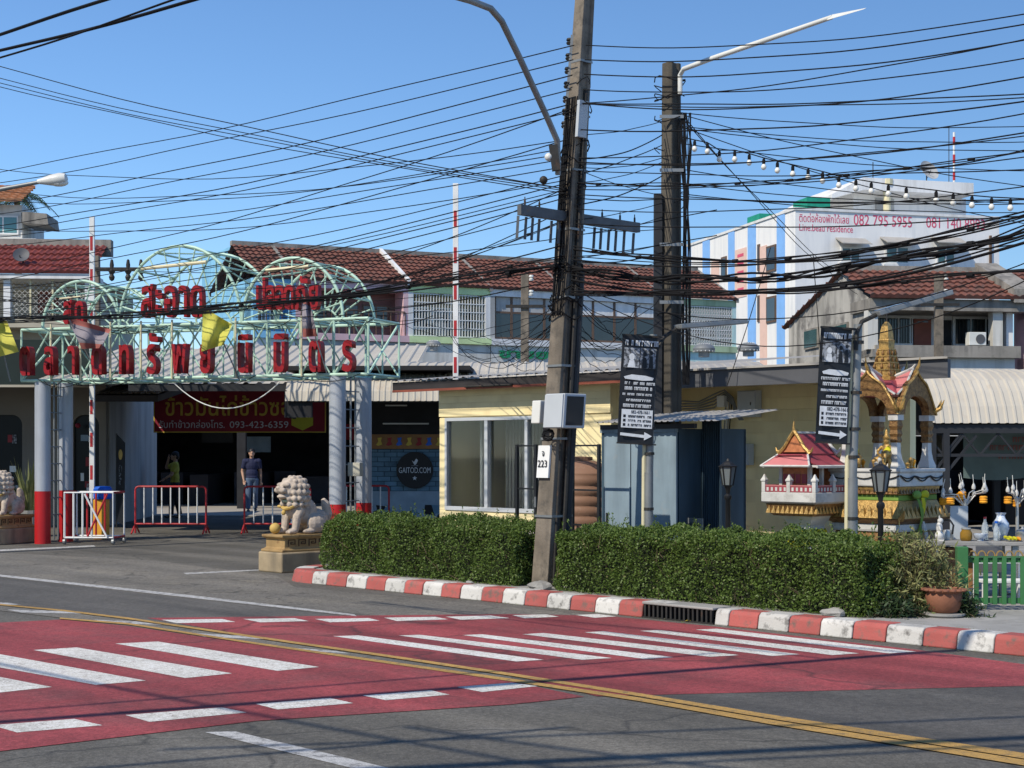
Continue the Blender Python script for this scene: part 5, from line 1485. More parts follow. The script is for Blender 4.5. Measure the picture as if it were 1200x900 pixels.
# blue block behind the left end of the row
bb = thing('blue_block', 'plain light blue building showing behind the tiled roofs', 'building', RW.w(RW.hit(276, 300, 7.4)[0], 7.4), RW.ang)
zt_ = RW.hit(320, 293, 7.4)[1]
wid = RW.hit(376, 300, 7.4)[0]-RW.hit(276, 300, 7.4)[0]
MB().box(0, wid, 0, 6, 0, zt_).build('wall', 'blue_wall', bb)
MB().box(-.05, wid+.05, -.05, 6.05, zt_, zt_+.15).build('coping', 'blue_wall', bb)
MB().box(.4, 1.0, -.03, 0, zt_-2.2, zt_-1.2).build('window', 'glass_dark', bb)

# corrugated market roof in front of the row
AW4 = Fr((462-600)/LENS*29.0, 29.0, -1)
m4 = thing('market_roof', 'long curved tin market roof behind the yellow building', 'canopy', AW4.w(0, 0), AW4.ang)
L4 = (905-462)/LENS*29
z0_ = EYE+(530-449)/LENS*29; z1_ = EYE+(530-426)/LENS*33
prof = [(0, z0_), (.25, z0_+.3*(z1_-z0_)), (.8, z0_+.55*(z1_-z0_)), (1.8, z0_+.8*(z1_-z0_)), (3.0, z0_+.94*(z1_-z0_)), (4.2, z1_)]
ns = 20
for i in range(ns):
    q = MB(); ribbed(q, L4*i/ns, L4*(i+1)/ns, .18, prof, .022); q.build('roof_sheet', 'roof_sheet' if i < 12 else 'roof_sheet_grey', m4)
MB().box(0, L4, .05, .12, z0_-.15, z0_-.01).build('edge_beam', 'dark_steel', m4)
for i in range(5): MB().box(.3+i*(L4-.6)/4-.05, .3+i*(L4-.6)/4+.05, 4.0, 4.1, 0, z1_-.02).build('post', 'dark_steel', m4)
def vent(label, p, q, Y, r):
    t = thing('roof_ventilator', label, 'ventilator', P(p, q+8, Y)); k = r/LENS*Y
    b = MB(); b.lathe([(k*.5,-.1),(k*.5,.0),(k*.95,.05*k),(k,.35*k),(k*.8,.62*k),(k*.4,.8*k),(.0,.84*k)], 20); b.build('dome', 'galv', t, smooth=True)
    for i in range(16):
        a = 6.283*i/16; MB().bar((k*math.cos(a), k*math.sin(a), .05*k), (k*.5*math.cos(a+.25), k*.5*math.sin(a+.25), .8*k), .012).build('vane', 'lamp_white', t)
vent('round metal roof ventilator in front of the mint shophouse', 825, 405, 33, 13)
vent('round metal roof ventilator beside the striped apartment block', 877, 404, 33, 13)
vent('round metal roof ventilator below the white grille shophouse', 508, 398, 33, 9)

# thin concrete posts rising behind the market
def post(label, p, Y, ytop, w_):
    b = P(p, 530, Y); b.z = 0; t = thing('concrete_post', label, 'utility pole', b)
    H_ = EYE+(530-ytop)/LENS*Y; k = w_/LENS*Y/2
    MB().hexa([(-k*1.1,-k,0),(k*1.1,-k,0),(k*1.1,k,0),(-k*1.1,k,0)], [(-k,-k,H_),(k,-k,H_),(k,k,H_),(-k,k,H_)]).build('shaft', 'pole_concrete', t, bev=.01)
    for z in (H_-.15, H_-.5): MB().lathe([(.0,0),(.05,.0),(.06,.04),(.03,.06),(.06,.09),(.05,.13),(.0,.13)], 10, (k+.06, -k, z)).build('insulator', 'lamp_white', t, smooth=True)
    MB().bar((-k*5,-k*1.3,H_-.75), (k*5,-k*1.3,H_-.75), .05, .07).build('cross_bar', 'iron', t)
post('short concrete post rising in front of the dark shophouse windows', 615, 36, 322, 9)
post('concrete post in front of the old tiled house on the right', 1100, 38, 322, 9)
p3 = P(112, 530, 36); p3.z = 0
up = thing('utility_pole', 'distant concrete utility pole behind the raised boom arm at left', 'utility pole', p3)
H_ = EYE+(530-300)/LENS*36
MB().hexa([(-.12,-.1,0),(.12,-.1,0),(.12,.1,0),(-.12,.1,0)], [(-.09,-.08,H_),(.09,-.08,H_),(.09,.08,H_),(-.09,.08,H_)]).build('shaft', 'pole_concrete', up)
MB().bar((.0,-.15,H_-.33), (1.15,-.15,H_-.33), .06, .09).build('cross_arm', 'iron', up)
for x in (.42, .8, 1.1): MB().lathe([(.0,-.28),(.05,-.25),(.07,-.18),(.04,-.12),(.08,-.05),(.04,.0),(.05,.1),(.03,.22),(.0,.24)], 10, (x,-.15,H_-.33)).build('insulator', 'iron', up, smooth=True)
MB().box(.35, .75, -.3, .0, H_-1.1, H_-.75).build('transformer', 'iron', up)

# house at the left edge
HL = Fr((-40-600)/LENS*46.0, 46.0, 4)
hl = thing('tiled_house', 'old house with red tiled roof and a rooftop room at the left edge', 'house', HL.w(0, 0), HL.ang)
def ax(p, q=300, ly=0): return HL.hit(p, q, ly)[0]
def az(p, q, ly=0): return HL.hit(p, q, ly)[1]
we = ax(108)
zg = az(50, 322); zr_ = az(50, 288, 2.0); zfl = az(50, 372)
MB().box(0, we, 1.0, 1.2, 0, zg).box(we-.2, we, 1.2, 7, 0, zg).box(0, we, 0, 1.0, zfl-.3, zfl).build('wall', 'beige_wall', hl)
MB().box(-.2, we+.1, -.25, 1.2, zg-.14, zg).build('gutter', 'white_wall', hl)
rf = MB(); tiles(rf, -.2, we+.08, -.3, zg+.02, 2.0, zr_, .17, 7, .03); ro = rf.build('roof', 'tile_red', hl)
MB().box(-.2, we+.2, 1.9, 2.3, zr_-.3, zr_+.2).build('parapet', 'concrete_old', hl)
for p in (9, 104): MB().box(ax(p)-.1, ax(p)+.1, -.1, .1, zfl, zg-.14).build('column', 'white_wall', hl)
for a, b, g_ in ((ax(36), ax(60), 'wood_red'), (ax(64), ax(98), 'glass_dark')):
    MB().box(a, b, .93, .99, zfl+.2, zg-.4).build('window', g_, hl)
ms = MB(); a0, a1 = ax(12), ax(103); n_ = int((a1-a0)/.16)
for i in range(-12, n_):
    for sgn in (1, -1):
        x = a0 + i*.16; z0, z1 = zfl+.05, zg-.2; hh = z1-z0; xs_ = max(a0, x); xe = min(a1, x+hh)
        if xe > xs_:
            za_, zb_ = (z0+(xs_-x), z0+(xe-x)) if sgn > 0 else (z1-(xs_-x), z1-(xe-x))
            ms.bar((xs_, -.02, za_), (xe, -.02, zb_), .012)
ms.build('wire_mesh', 'off_white', hl)
for p in (36, 62): MB().box(ax(p)-.025, ax(p)+.025, -.05, .0, zfl, zg-.14).build('mesh_post', 'cream_tube', hl)
# rooftop room
ry = 3.2
rx1 = ax(26, 260, ry); zq0 = az(10, 283, ry); zq1 = az(10, 240, ry)
MB().box(-.4, rx1, ry, ry+3, zr_-.3, zq1).build('rooftop_room', 'off_white', hl)
wn_ = MB().box(-.2, ax(22, 260, ry), ry-.05, ry-.005, az(10, 275, ry), az(10, 253, ry)).build('window', 'white_paint', hl)
MB().box(-.1, ax(3, 260, ry), ry-.06, ry-.052, az(10, 273, ry), az(10, 255, ry)).box(ax(5, 260, ry), ax(20, 260, ry), ry-.06, ry-.052, az(10, 273, ry), az(10, 255, ry)).build('pane', 'glass_teal', wn_)
MB().box(-.4, ax(50, 260, ry), ry-.9, ry+3, zq0-.25, zq0-.02).build('terrace_slab', 'white_wall', hl)
rf = MB(); tiles(rf, -.5, ax(31, 240, ry), ry-.6, zq1+.03, ry+1.5, zq1+.85, .2, 9, .016); rf.build('upper_roof', 'tile_orange', hl)
MB().box(rx1+.02, ax(45, 260, ry), ry-.2, ry+1, az(10, 262, ry), az(10, 250, ry)).prism([(rx1+.1, az(10,250,ry)), (ax(58,260,ry), az(10,252,ry)), (ax(60,260,ry), az(10,265,ry)), (rx1+.1, az(10,263,ry))], ry-.4, ry+1.2).build('side_canopy', 'concrete_old', hl)
ds = thing('satellite_dish', 'dark satellite dish on the red tiled roof at the left', 'satellite dish', HL.w(ax(28, 300, .4), .3, az(28, 312, .4)), R(-10))
def dish(t, r, mat, tilt):
    b = MB()
    pr = [(r*q, r*.28*q*q) for q in (0, .25, .5, .75, 1)] + [(r, r*.28+.02), (r*.75, r*.28*.56+.02), (r*.4, r*.06+.02), (0, .02)]
    b.lathe(pr, 24); o = b.build('reflector', mat, t, smooth=True, loc=(0, -.1, r*1.15)); o.rotation_euler = (R(tilt), 0, R(20))
    MB().tube([(0,0,-.1),(0,0,r*1.1)], .03, 8).build('mast', 'iron', t); MB().tube([(0,-.1,r*.6),(0,-r*.9,r*1.2)], .015, 6).build('feed_arm', 'iron', t)
dish(ds, 9.5/LENS*46, 'fascia_grey', 62)
# street lamp at the left edge
sl = thing('street_lamp', 'white street lamp head reaching in at the upper left edge', 'street lamp', P(-60, 530, 24).to_2d().to_3d())
o_ = P(-60, 530, 24); o_.z = 0
MB().tube([(0,0,0), P(-60,240,24)-o_, P(-40,232,24)-o_, P(0,222,24)-o_, P(48,213,24)-o_], [.09,.07,.05,.035,.03], 10).build('mast', 'galv', sl, smooth=True)
hd = MB(); A, C = P(44,213,24)-o_, P(79,209,24)-o_
hd.tube([A, A.lerp(C,.15), A.lerp(C,.45), A.lerp(C,.75), A.lerp(C,.95), C], [.035,.05,.085,.10,.08,.03], 14); hd.build('lamp_head', 'lamp_white', sl, smooth=True)
hb = MB(); hb.ell(A.lerp(C,.72)+Vector((0,0,-.055)), (.15,.07,.06), 12, 8); hb.build('lens', 'bulb_white', sl, smooth=True)
# palm behind that house
pmx = P(20, 530, 60); pmx.z = 0
pt = thing('palm_tree', 'palm tree showing behind the rooftop room at the left edge', 'palm tree', pmx)
zc_ = EYE+(530-232)/LENS*60
MB().tube([(0,0,0),(.1,0,zc_*.5),(0,0,zc_)], [.22,.16,.12], 10).build('trunk', 'bark', pt, smooth=True)
for k in range(17):
    a = 6.283*k/17 + random.gauss(0,.15); L_ = random.uniform(1.1, 1.6); up_ = random.uniform(.1, .9)
    fr = MB(); pts = [Vector((math.cos(a)*L_*q, math.sin(a)*L_*q, zc_ + up_*q*1.2 - 1.3*q*q)) for q in [i/9 for i in range(10)]]
    fr.tube(pts, .015, 4)
    for i in range(1, 10):
        for s in (-1, 1):
            for j in range(2):
                b_ = pts[i-1].lerp(pts[i], j/2); sd = Vector((-math.sin(a), math.cos(a), 0))*s
                ln_ = .5*(1-abs(i/9-.45)); tip = b_ + sd*ln_*.8 + (pts[i]-pts[i-1]).normalized()*ln_*.5 - Vector((0,0,ln_*.35))
                wv = (pts[i]-pts[i-1]).normalized()*.025
                fr.add([b_-wv, b_+wv, tip], [(0,1,2)])
    fr.build('frond', 'palm', pt, fix=False)

# ------------------------------------------------------------------ striped apartment block
AP = Fr((932-600)/LENS*70.0, 70.0, 15.4)
ap = thing('apartment_block', 'white apartment block with blue vertical stripes and red phone numbers along the top', 'building', AP.w(0, 0), AP.ang)
aw_ = AP.hit(1171, 300)[0]; ah = AP.hit(932, 246)[1]; ad = 13.5
MB().box(0, aw_, 0, ad, 0, ah).build('wall', 'apt_white', ap)
MB().box(-.06, aw_+.06, -.06, ad+.06, ah, ah+.12).build('coping', 'white_wall', ap)
lx, z = AP.hit(936, 257); text('lettering', 'ติดต่อห้องพักได้เลย', .48, .003, 'apt_text', ap, (lx, -.006, z-.1), 'LEFT', width=2.5)
lx, z = AP.hit(936, 267); text('lettering', 'Line.beau residence', .46, .003, 'apt_text', ap, (lx, -.006, z-.12), 'LEFT', width=2.7)
lx, z = AP.hit(1000, 261); text('phone_number', '082 795 5955', .72, .003, 'apt_text', ap, (lx, -.006, z-.1), 'LEFT', width=3.0)
lx, z = AP.hit(1085, 264); text('phone_number', '081 140 8993', .72, .003, 'apt_text', ap, (lx, -.006, z-.1), 'LEFT', width=3.1)
def ap_win(p0, p1, q0, q1, hood):
    a, z1 = AP.hit(p0, q0); b, z0 = AP.hit(p1, q1)
    f = MB().box(a, b, -.05, -.002, z0, z0+.08).box(a, b, -.05, -.002, z1-.08, z1).box(a, a+.08, -.05, -.002, z0+.08, z1-.08).box(b-.08, b, -.05, -.002, z0+.08, z1-.08).box((a+b)/2-.04, (a+b)/2+.04, -.045, -.002, z0+.08, z1-.08).build('window', 'white_paint', ap)
    MB().box(a+.08, b-.08, -.025, -.003, z0+.08, z1-.08).build('pane', 'glass_green', f)
    MB().box(a-.1, b+.1, -.1, -.002, z0-.1, z0-.005).build('sill', 'white_wall', f)
    if hood: MB().hexa([(a-.25,-.7,z1+.05),(b+.25,-.7,z1+.05),(b+.25,-.003,z1+.35),(a-.25,-.003,z1+.35)], [(a-.25,-.7,z1+.09),(b+.25,-.7,z1+.09),(b+.25,-.003,z1+.42),(a-.25,-.003,z1+.42)]).build('hood', 'roof_sheet_grey', f)
ap_win(985, 1008, 289, 308, True); ap_win(1037, 1065, 288, 310, True); ap_win(1097, 1119, 288, 311, True)
MB().box(aw_-.55, aw_-.45, -.09, -.003, 2, ah-.8).build('drain_pipe', 'wood_brown', ap)
# left side: x=0 plane, y runs back; find y for a pixel column
def side_y(p):
    rx = (p-600)/LENS
    # o + y*ey on ray
    return (rx*AP.o.y - AP.o.x) / (AP.ey.x - rx*AP.ey.y)
for p0, p1 in ((803,810),(824,832),(854,861),(877,886),(911,920)):
    y1, y0 = side_y(p0), side_y(p1)
    MB().box(-.04, -.003, y0, y1, 0, ah-.02).build('blue_stripe', 'stripe_blue', ap)
for p0, p1 in ((834,843),(891,899)):
    y1, y0 = side_y(p0), side_y(p1)
    MB().box(-.03, -.003, y0, y1, 0, ah-1.2).build('peach_stripe', 'peach', ap)
for p0, p1, q in ((899,910,(286,317)),(899,910,(346,377)),(888.5,891,(286,317)),(888.5,891,(346,377)),(846,852,(300,325)),(846,852,(352,380))):
    y1, y0 = side_y(p0), side_y(p1); Yd = AP.o.y + y0*AP.ey.y
    z1, z0 = EYE+(530-q[0])/LENS*Yd, EYE+(530-q[1])/LENS*Yd
    wn2 = MB().box(-.06, -.003, y0, y1, z0, z1).build('window', 'wood_brown', ap)
    MB().box(-.07, -.061, y0+.08, y1-.08, z0+.1, z1-.1).build('pane', 'glass_dark', wn2)
y1, y0 = side_y(862), side_y(875)
MB().box(-.03, -.003, y0, y1, ah-3.4, ah-1.0).build('notice', 'peach', ap)
for k in range(5): MB().box(-.04, -.031, y0+.3, y1-.3, ah-1.4-k*.42, ah-1.25-k*.42).build('notice_line', 'apt_text', ap)
# roof-top room, nets, dish, masts
px0, zq = AP.hit(1000, 247, 4.5); px1 = AP.hit(1132, 247, 4.5)[0]; zt5 = AP.hit(1050, 229, 4.5)[1]
rr = MB().box(px0, px1, 4.5, 9, ah, zt5).build('rooftop_room', 'apt_white', ap)
a5, b5 = AP.hit(975, 236, 3.4)[0], AP.hit(1141, 228, 3.4)[0]
MB().hexa([(a5,3.4,zt5-.5),(px0,3.4,zt5),(px0,9.4,zt5),(a5,9.4,zt5-.5)], [(a5,3.4,zt5-.3),(px0,3.4,zt5+.6),(px0,9.4,zt5+.6),(a5,9.4,zt5-.3)]).box(px0, b5, 3.4, 9.4, zt5, zt5+.6).build('roof_slab', 'white_wall', rr)
MB().box(px0+1.2, px0+2.2, 4.42, 4.49, ah+.4, zt5-.2).build('louvre', 'grey_wall', rr)
vx, vz = AP.hit(1037, 247, 3.8); MB().lathe([(.18,ah),(.18,zt5+.3),(.3,zt5+.35),(.3,zt5+.6)], 10, (vx, 3.6, 0)).build('vent_stack', 'cream_tube', rr)
for p0, p1, q0, q1, ly in ((946,973,231,247,2.0),(890,911,250,262,8.0),(858,866,269,276,11.0)):
    a, z1 = AP.hit(p0, q0, ly); b, z0 = AP.hit(p1, q1, ly)
    MB().box(a, b, ly, ly+1.5, ah-.05, max(z1, ah+.4)).build('green_net', 'net_green', ap)
tx, tz = AP.hit(1092, 219, 4.0)
d2_ = thing('satellite_dish', 'grey satellite dish on the roof of the white apartment block', 'satellite dish', AP.w(tx, 4.5, zt5+.6), R(10))
dish(d2_, .55, 'grey_wall', 62)
for p, q, r_ in ((1118, 155, .06), (1112, 148, .02), (1023, 190, .025)):
    a, z1 = AP.hit(p, q, 5.0)
    an = thing('antenna_mast', ('red and white antenna mast on the apartment roof', 'thin grey antenna beside the red and white mast', 'thin lightning rod on the apartment roof')[(1118,1112,1023).index(p)], 'antenna', AP.w(a, 5.0, zt5+.6))
    MB().tube([(0,0,0),(0,0,z1-zt5-.6)], r_, 6).build('rod', 'iron' if r_ < .06 else 'white_paint', an)
    if r_ > .05:
        for k in range(3): MB().tube([(0,0,.4+k*.9),(0,0,.8+k*.9)], r_*1.1, 8).build('red_band', 'red_paint', an)

# ------------------------------------------------------------------ old concrete house on the right
OH = Fr((1018-600)/LENS*44.0, 44.0, 8)
oh = thing('old_house', 'weathered concrete gable house with a brown tiled roof on the right', 'house', OH.w(0, 0), OH.ang)
def ox(p, q=380, ly=0): return OH.hit(p, q, ly)[0]
def oz(p, q, ly=0): return OH.hit(p, q, ly)[1]
ow = ox(1187); zv = oz(1018, 350); zp = oz(986, 317, 2.1); zk = oz(908, 381, 7.2)
gp = [(0, 0), (0, zv), (2.1, zp), (7.2, zk), (7.2, 0)]
g_ = MB(); g_.add([(0, y, z) for y, z in gp] + [(.22, y, z) for y, z in gp], [(0,1,2,3,4),(9,8,7,6,5)] + [(i, (i+1) % 5, (i+1) % 5+5, i+5) for i in range(5)])
g_.build('gable_wall', 'gable_concrete', oh)
zf = oz(1050, 410)
MB().box(.22, ow, 1.2, 1.4, 0, zv).box(ow-.2, ow, .0, 7, 0, zv).build('wall', 'white_wall', oh)
MB().box(.0, ow+.1, -.3, 1.2, zf-.22, zf).box(.1, ow+.1, -.3, -.1, zf, zf+.12).build('balcony_slab', 'concrete_old', oh)
MB().box(.1, ow, -.12, .0, 0, zf-.22).build('lower_wall', 'off_white', oh)
MB().box(-.1, ow+.2, -.35, 1.2, zv-.35, zv-.02).build('eave_beam', 'concrete_old', oh)
rf = MB(); tiles(rf, -.15, ow+.2, -.5, zv, 2.1, zp, .2, 8, .03); tiles(rf, -.15, ow+.2, 7.5, zk, 2.1, zp, .2, 12, .03); ro = rf.build('roof', 'tile_brown', oh)
MB().box(-.2, ow+.25, 1.95, 2.25, zp-.02, zp+.15).build('ridge', 'concrete_old', ro)
pa_ = MB(); pa_.add([(ow-.2,-.5,zv-.1),(ow+.5,-.5,zv-.1),(ow+.5,2.1,zp-.1),(ow-.2,2.1,zp-.1),(ow-.2,-.5,zv+.3),(ow+.5,-.5,zv+.3),(ow+.5,2.1,zp+.3),(ow-.2,2.1,zp+.3)], [(0,3,2,1),(4,5,6,7),(0,1,5,4),(1,2,6,5),(2,3,7,6),(3,0,4,7)]); pa_.build('parapet', 'concrete_old', ro)
for p in (1013, 1019): pass
for q_ in (1014, 1160): MB().box(ox(q_), ox(q_)+.3, -.2, .1, zf, zv-.35).build('pier', 'off_white', oh)
for p0, p1, q0, q1, mt in ((1024,1066,373,402,'fascia_grey'),(1118,1172,374,403,'fascia_grey')):
    a, b = ox(p0, 380, 1.2), ox(p1, 380, 1.2); z1, z0 = oz(p0, q0, 1.2), oz(p0, q1, 1.2)
    f = MB().box(a-.06, b+.06, 1.13, 1.195, z0-.06, z1+.06).build('window', 'white_paint', oh)
    n_ = 3
    for i in range(n_): MB().box(a+(b-a)*i/n_+.03, a+(b-a)*(i+1)/n_-.03, 1.11, 1.128, z0, z1).build('pane', 'glass_dark', f)
    bars = MB()
    for i in range(14): bars.box(a+(b-a)*i/13-.008, a+(b-a)*i/13+.008, 1.06, 1.08, z0, z1)
    bars.build('bars', 'iron', f)
a, b = ox(1070, 380, 1.2), ox(1090, 380, 1.2)
dd = MB().box(a, b, 1.12, 1.195, zf, oz(1080, 374, 1.2)).build('door', 'wood_red', oh)
MB().box(a+.1, b-.1, 1.10, 1.118, zf+.9, oz(1080, 377, 1.2)).build('door_pane', 'glass_dark', dd)
MB().box(ox(1103, 380, 1.2), ox(1114, 380, 1.2), 1.12, 1.19, zf, oz(1080, 375, 1.2)).build('doorway', 'interior', oh)
ac = thing('air_conditioner', 'white outdoor air conditioning unit on the balcony of the old house', 'air conditioner', OH.w(ox(1145, 400, -.1), .0, zf+.125), OH.ang)
MB().box(-.26, .26, -.15, .12, .02, .40).build('case', 'lamp_white', ac, bev=.015)
MB().lathe([(.0,0),(.14,0),(.14,.012),(.0,.012)], 20).build('fan_grille', 'fascia_grey', ac, loc=(.08,-.152,.2)).rotation_euler = (R(90),0,0)
for x in (-.2, .2): MB().box(x-.02, x+.02, -.12, .1, -.003, .02).build('foot', 'iron', ac)
def gy(p):
    rx = (p-600)/LENS; return (rx*OH.o.y - OH.o.x) / (OH.ey.x - rx*OH.ey.y)
for p0, p1, q0, q1 in ((944,960,383,407),(973,995,377,400)):
    y1, y0 = gy(p0), gy(p1); Yd = OH.o.y + y0*OH.ey.y; z1, z0 = EYE+(530-q0)/LENS*Yd, EYE+(530-q1)/LENS*Yd
    f = MB().box(-.06, -.003, y0, y1, z0, z1).build('window', 'concrete_old', oh); MB().box(-.075, -.062, y0+.06, y1-.06, z0+.06, z1-.06).build('pane', 'glass_green', f)
pk = thing('pink_house', 'pink trimmed house at the far right edge beside the old tiled house', 'house', OH.w(ow+.52, 0), OH.ang)
MB().box(0, 5, .8, 1.0, 0, zv).box(0, .25, -.3, .8, zf-.5, zv-.3).box(0, 5, -.3, .8, zv-.5, zv-.3).box(0, 5, -.3, .8, zf-.5, zf-.2).box(0, 5, 1.0, 5, 0, .2).build('wall', 'pink_wall', pk)
MB().box(.6, 2.2, .74, .795, zf, zv-.7).build('window', 'glass_dark', pk)
rf = MB(); tiles(rf, 0, 5, -.5, zv, 2.1, zp, .2, 8, .03); rf.build('roof', 'tile_brown', pk)

# ------------------------------------------------------------------ market canopy on the right
CR = Fr((1086-600)/LENS*25.0, 25.0, 1.0)
cr = thing('market_canopy', 'curved cream tin canopy on dark steel posts at the right edge', 'canopy', CR.w(0, 0), CR.ang)
cl = 6.0; z_e = EYE+(530-496)/LENS*25; z_t = EYE+(530-434)/LENS*26.3
dz = z_t-z_e
prf = [(0, z_e), (.12, z_e+.30*dz), (.3, z_e+.56*dz), (.55, z_e+.78*dz), (.9, z_e+.93*dz), (1.3, z_t), (2.2, z_t+.02), (3.4, z_t-.1)]
ns = 20
for i in range(ns):
    q = MB(); ribbed(q, cl*i/ns, cl*(i+1)/ns, .15, prf, .022); q.build('roof_sheet', 'roof_sheet', cr)
MB().box(.0, cl, .05, .13, z_e-.16, z_e-.02).box(0, cl, 3.2, 3.4, z_e-.16, z_t-.15).build('edge_beam', 'dark_steel', cr)
tr = MB(); zl = z_e-.16-.36
tr.bar((.0,.09,zl), (cl,.09,zl), .05)
for i in range(10):
    x = cl*i/10; tr.bar((x,.09,z_e-.16), (x+cl/20,.09,zl), .03); tr.bar((x+cl/20,.09,zl), (x+cl/10,.09,z_e-.16), .03)
tr.build('truss', 'dark_steel', cr)
for x in (.12, .34, 2.6, 5.2):
    MB().box(x-.05, x+.05, .04, .14, .1, z_e-.16).build('post', 'dark_steel', cr)
    MB().bar((x,.09,zl-.3), (x+.5,.09,z_e-.2), .04).build('brace', 'dark_steel', cr)
hall = thing('market_hall', 'dark market hall interior behind the curved canopy on the right', 'building', CR.w(-.6, 4.2), CR.ang)
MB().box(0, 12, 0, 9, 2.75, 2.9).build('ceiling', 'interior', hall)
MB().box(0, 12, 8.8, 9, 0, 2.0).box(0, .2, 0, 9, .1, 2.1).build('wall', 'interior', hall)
for i in range(10):
    x = .4+i*.9; MB().box(x, x+.7, random.uniform(1, 5), 6, .13, random.uniform(.8, 1.5)).build('stall', 'interior_goods', hall)
for x in (.6, 3.2, 6.0): MB().box(x-.06, x+.06, .1, .22, .13, 2.75).build('post', 'dark_steel', hall)
gb = thing('hanging_banner', 'large grey banner with faded red lettering under the right canopy', 'banner', CR.w(CR.hit(1129, 500, 1.7)[0], 1.7, EYE+(530-560)/LENS*26.7), CR.ang)
gw, gh = 3.2, 57/LENS*26.7
b = MB(); vs = []; nx = 24
for side in (0, 1):
    for j in range(7):
        for i in range(nx+1):
            u, v = i/nx, j/6; vs.append((u*gw, .03*math.sin(u*17)*(1-v*.6)+side*.008, v*gh - .04*math.sin(u*9.5)*(1-v)))
fs = []; nn = (nx+1)*7
for j in range(6):
    for i in range(nx):
        a = j*(nx+1)+i; fs += [(a,a+1,a+nx+2,a+nx+1), (nn+a+nx+1,nn+a+nx+2,nn+a+1,nn+a)]
b.add(vs, fs).build('cloth', 'banner_grey', gb, smooth=True, fix=False)
text('lettering', 'ยินดีต้อนรับ', .17, .002, 'text_dull_red', gb, (.62, -.045, .55), 'LEFT') if False else None
rg = random.Random(9)
for row, (z, u0) in enumerate(((.62, .85), (.48, .45), (.33, .6))):
    u = u0
    mm = MB()
    while u < 3.0:
        c = rg.uniform(.05, .09); mm.box(u, u+c*.3, -.045, -.04, z, z+.09); mm.box(u, u+c, -.045, -.04, z+.07, z+.09)
        if rg.random() < .5: mm.box(u+c*.7, u+c, -.045, -.04, z, z+.07)
        u += c*1.35
    mm.build('faded_lettering', 'text_dull_red', gb)

# ------------------------------------------------------------------ gilded shrine
def ring_boxes(mb, hw_, n, z0, z1, d, wd):
    """petal-like studs along the four sides of a square tier"""
    for i in range(n):
        u = -hw_ + 2*hw_*(i+.5)/n; k = wd/2
        for (x, y) in ((u, -hw_), (u, hw_), (-hw_, u), (hw_, u)):
            mb.add([(x-k, y-k, z0), (x+k, y-k, z0), (x+k, y+k, z0), (x-k, y+k, z0), (x, y, z1)], [(0,1,4),(1,2,4),(2,3,4),(3,0,4),(3,2,1,0)])
    return mb
SS = 1.0
sc_ = P(1039, 530, 16.3); sc_.z = .13
sh = thing('gilded_shrine', 'ornate gold and white open shrine with a tiered spire and red roof', 'shrine', sc_, K.ang)
sh.scale = (SS, SS, SS)
q = .13
def T(prof, name, mat, bev=.006, par=sh): return MB().tier([(w_, z-q) for w_, z in prof]).build(name, mat, par, bev=bev)
T([(.50,.13),(.50,.40),(.47,.42),(.47,.60),(.52,.62),(.52,.66)], 'foot', 'shrine_white')
T([(.45,.661),(.40,.70),(.38,.775)], 'lower_moulding', 'gold_deep')
T([(.40,.776),(.41,.80),(.41,.855)], 'white_course', 'shrine_white')
T([(.405,.856),(.44,.88),(.475,.91),(.475,.93)], 'middle_moulding', 'gold_deep')
lo = T([(.47,.931),(.44,.96),(.41,1.02),(.375,1.10)], 'lotus_bell', 'gold')
ring_boxes(MB(), .445, 11, .92-q, 1.05-q, 0, .085).build('petals', 'gold', lo)
for sx_i in (-1, 1):
    for sy_i in (-1, 1):
        MB().tube([(sx_i*.46, sy_i*.46, .92-q), (sx_i*.52, sy_i*.52, .95-q), (sx_i*.56, sy_i*.56, 1.01-q)], [.035,.025,.006], 6).build('corner_horn', 'gold', lo, smooth=True)
T([(.376,1.101),(.376,1.155)], 'sash', 'cloth_green')
gd = T([(.37,1.156),(.385,1.18),(.40,1.245)], 'upper_moulding', 'gold')
ring_boxes(MB(), .388, 14, 1.17-q, 1.235-q, 0, .05).build('studs', 'gold_deep', gd)
T([(.415,1.246),(.42,1.26),(.42,1.385),(.44,1.40),(.44,1.43)], 'platform', 'shrine_white')
for sx_i in (-1, 1):
    for sy_i in (-1, 1):
        c = (sx_i*.30, sy_i*.30)
        p = MB().tier([(.07,1.431-q),(.07,1.46-q),(.05,1.52-q),(.038,1.60-q),(.035,1.70-q)], c).build('pillar', 'shrine_white', sh, bev=.004)
        MB().tier([(.038,1.701-q),(.046,1.72-q),(.038,1.76-q),(.05,1.79-q),(.04,1.83-q),(.052,1.87-q),(.045,1.93-q)], c).build('capital', 'gold_deep', p)
        MB().tier([(.058,1.931-q),(.058,1.99-q)], c).build('abacus', 'shrine_white', p)
ZS, ZI, ZA = 1.992-q, 2.19-q, 2.45-q
def ogee(t):       # outer outline from the springing to the apex, t 0..1
    return (.37*max(0.0, 1-t)**.62 if t < .7 else .37*(.3**.62)*max(0.0, 1-(t-.7)/.3)**1.5, ZS + (ZA-ZS)*t)
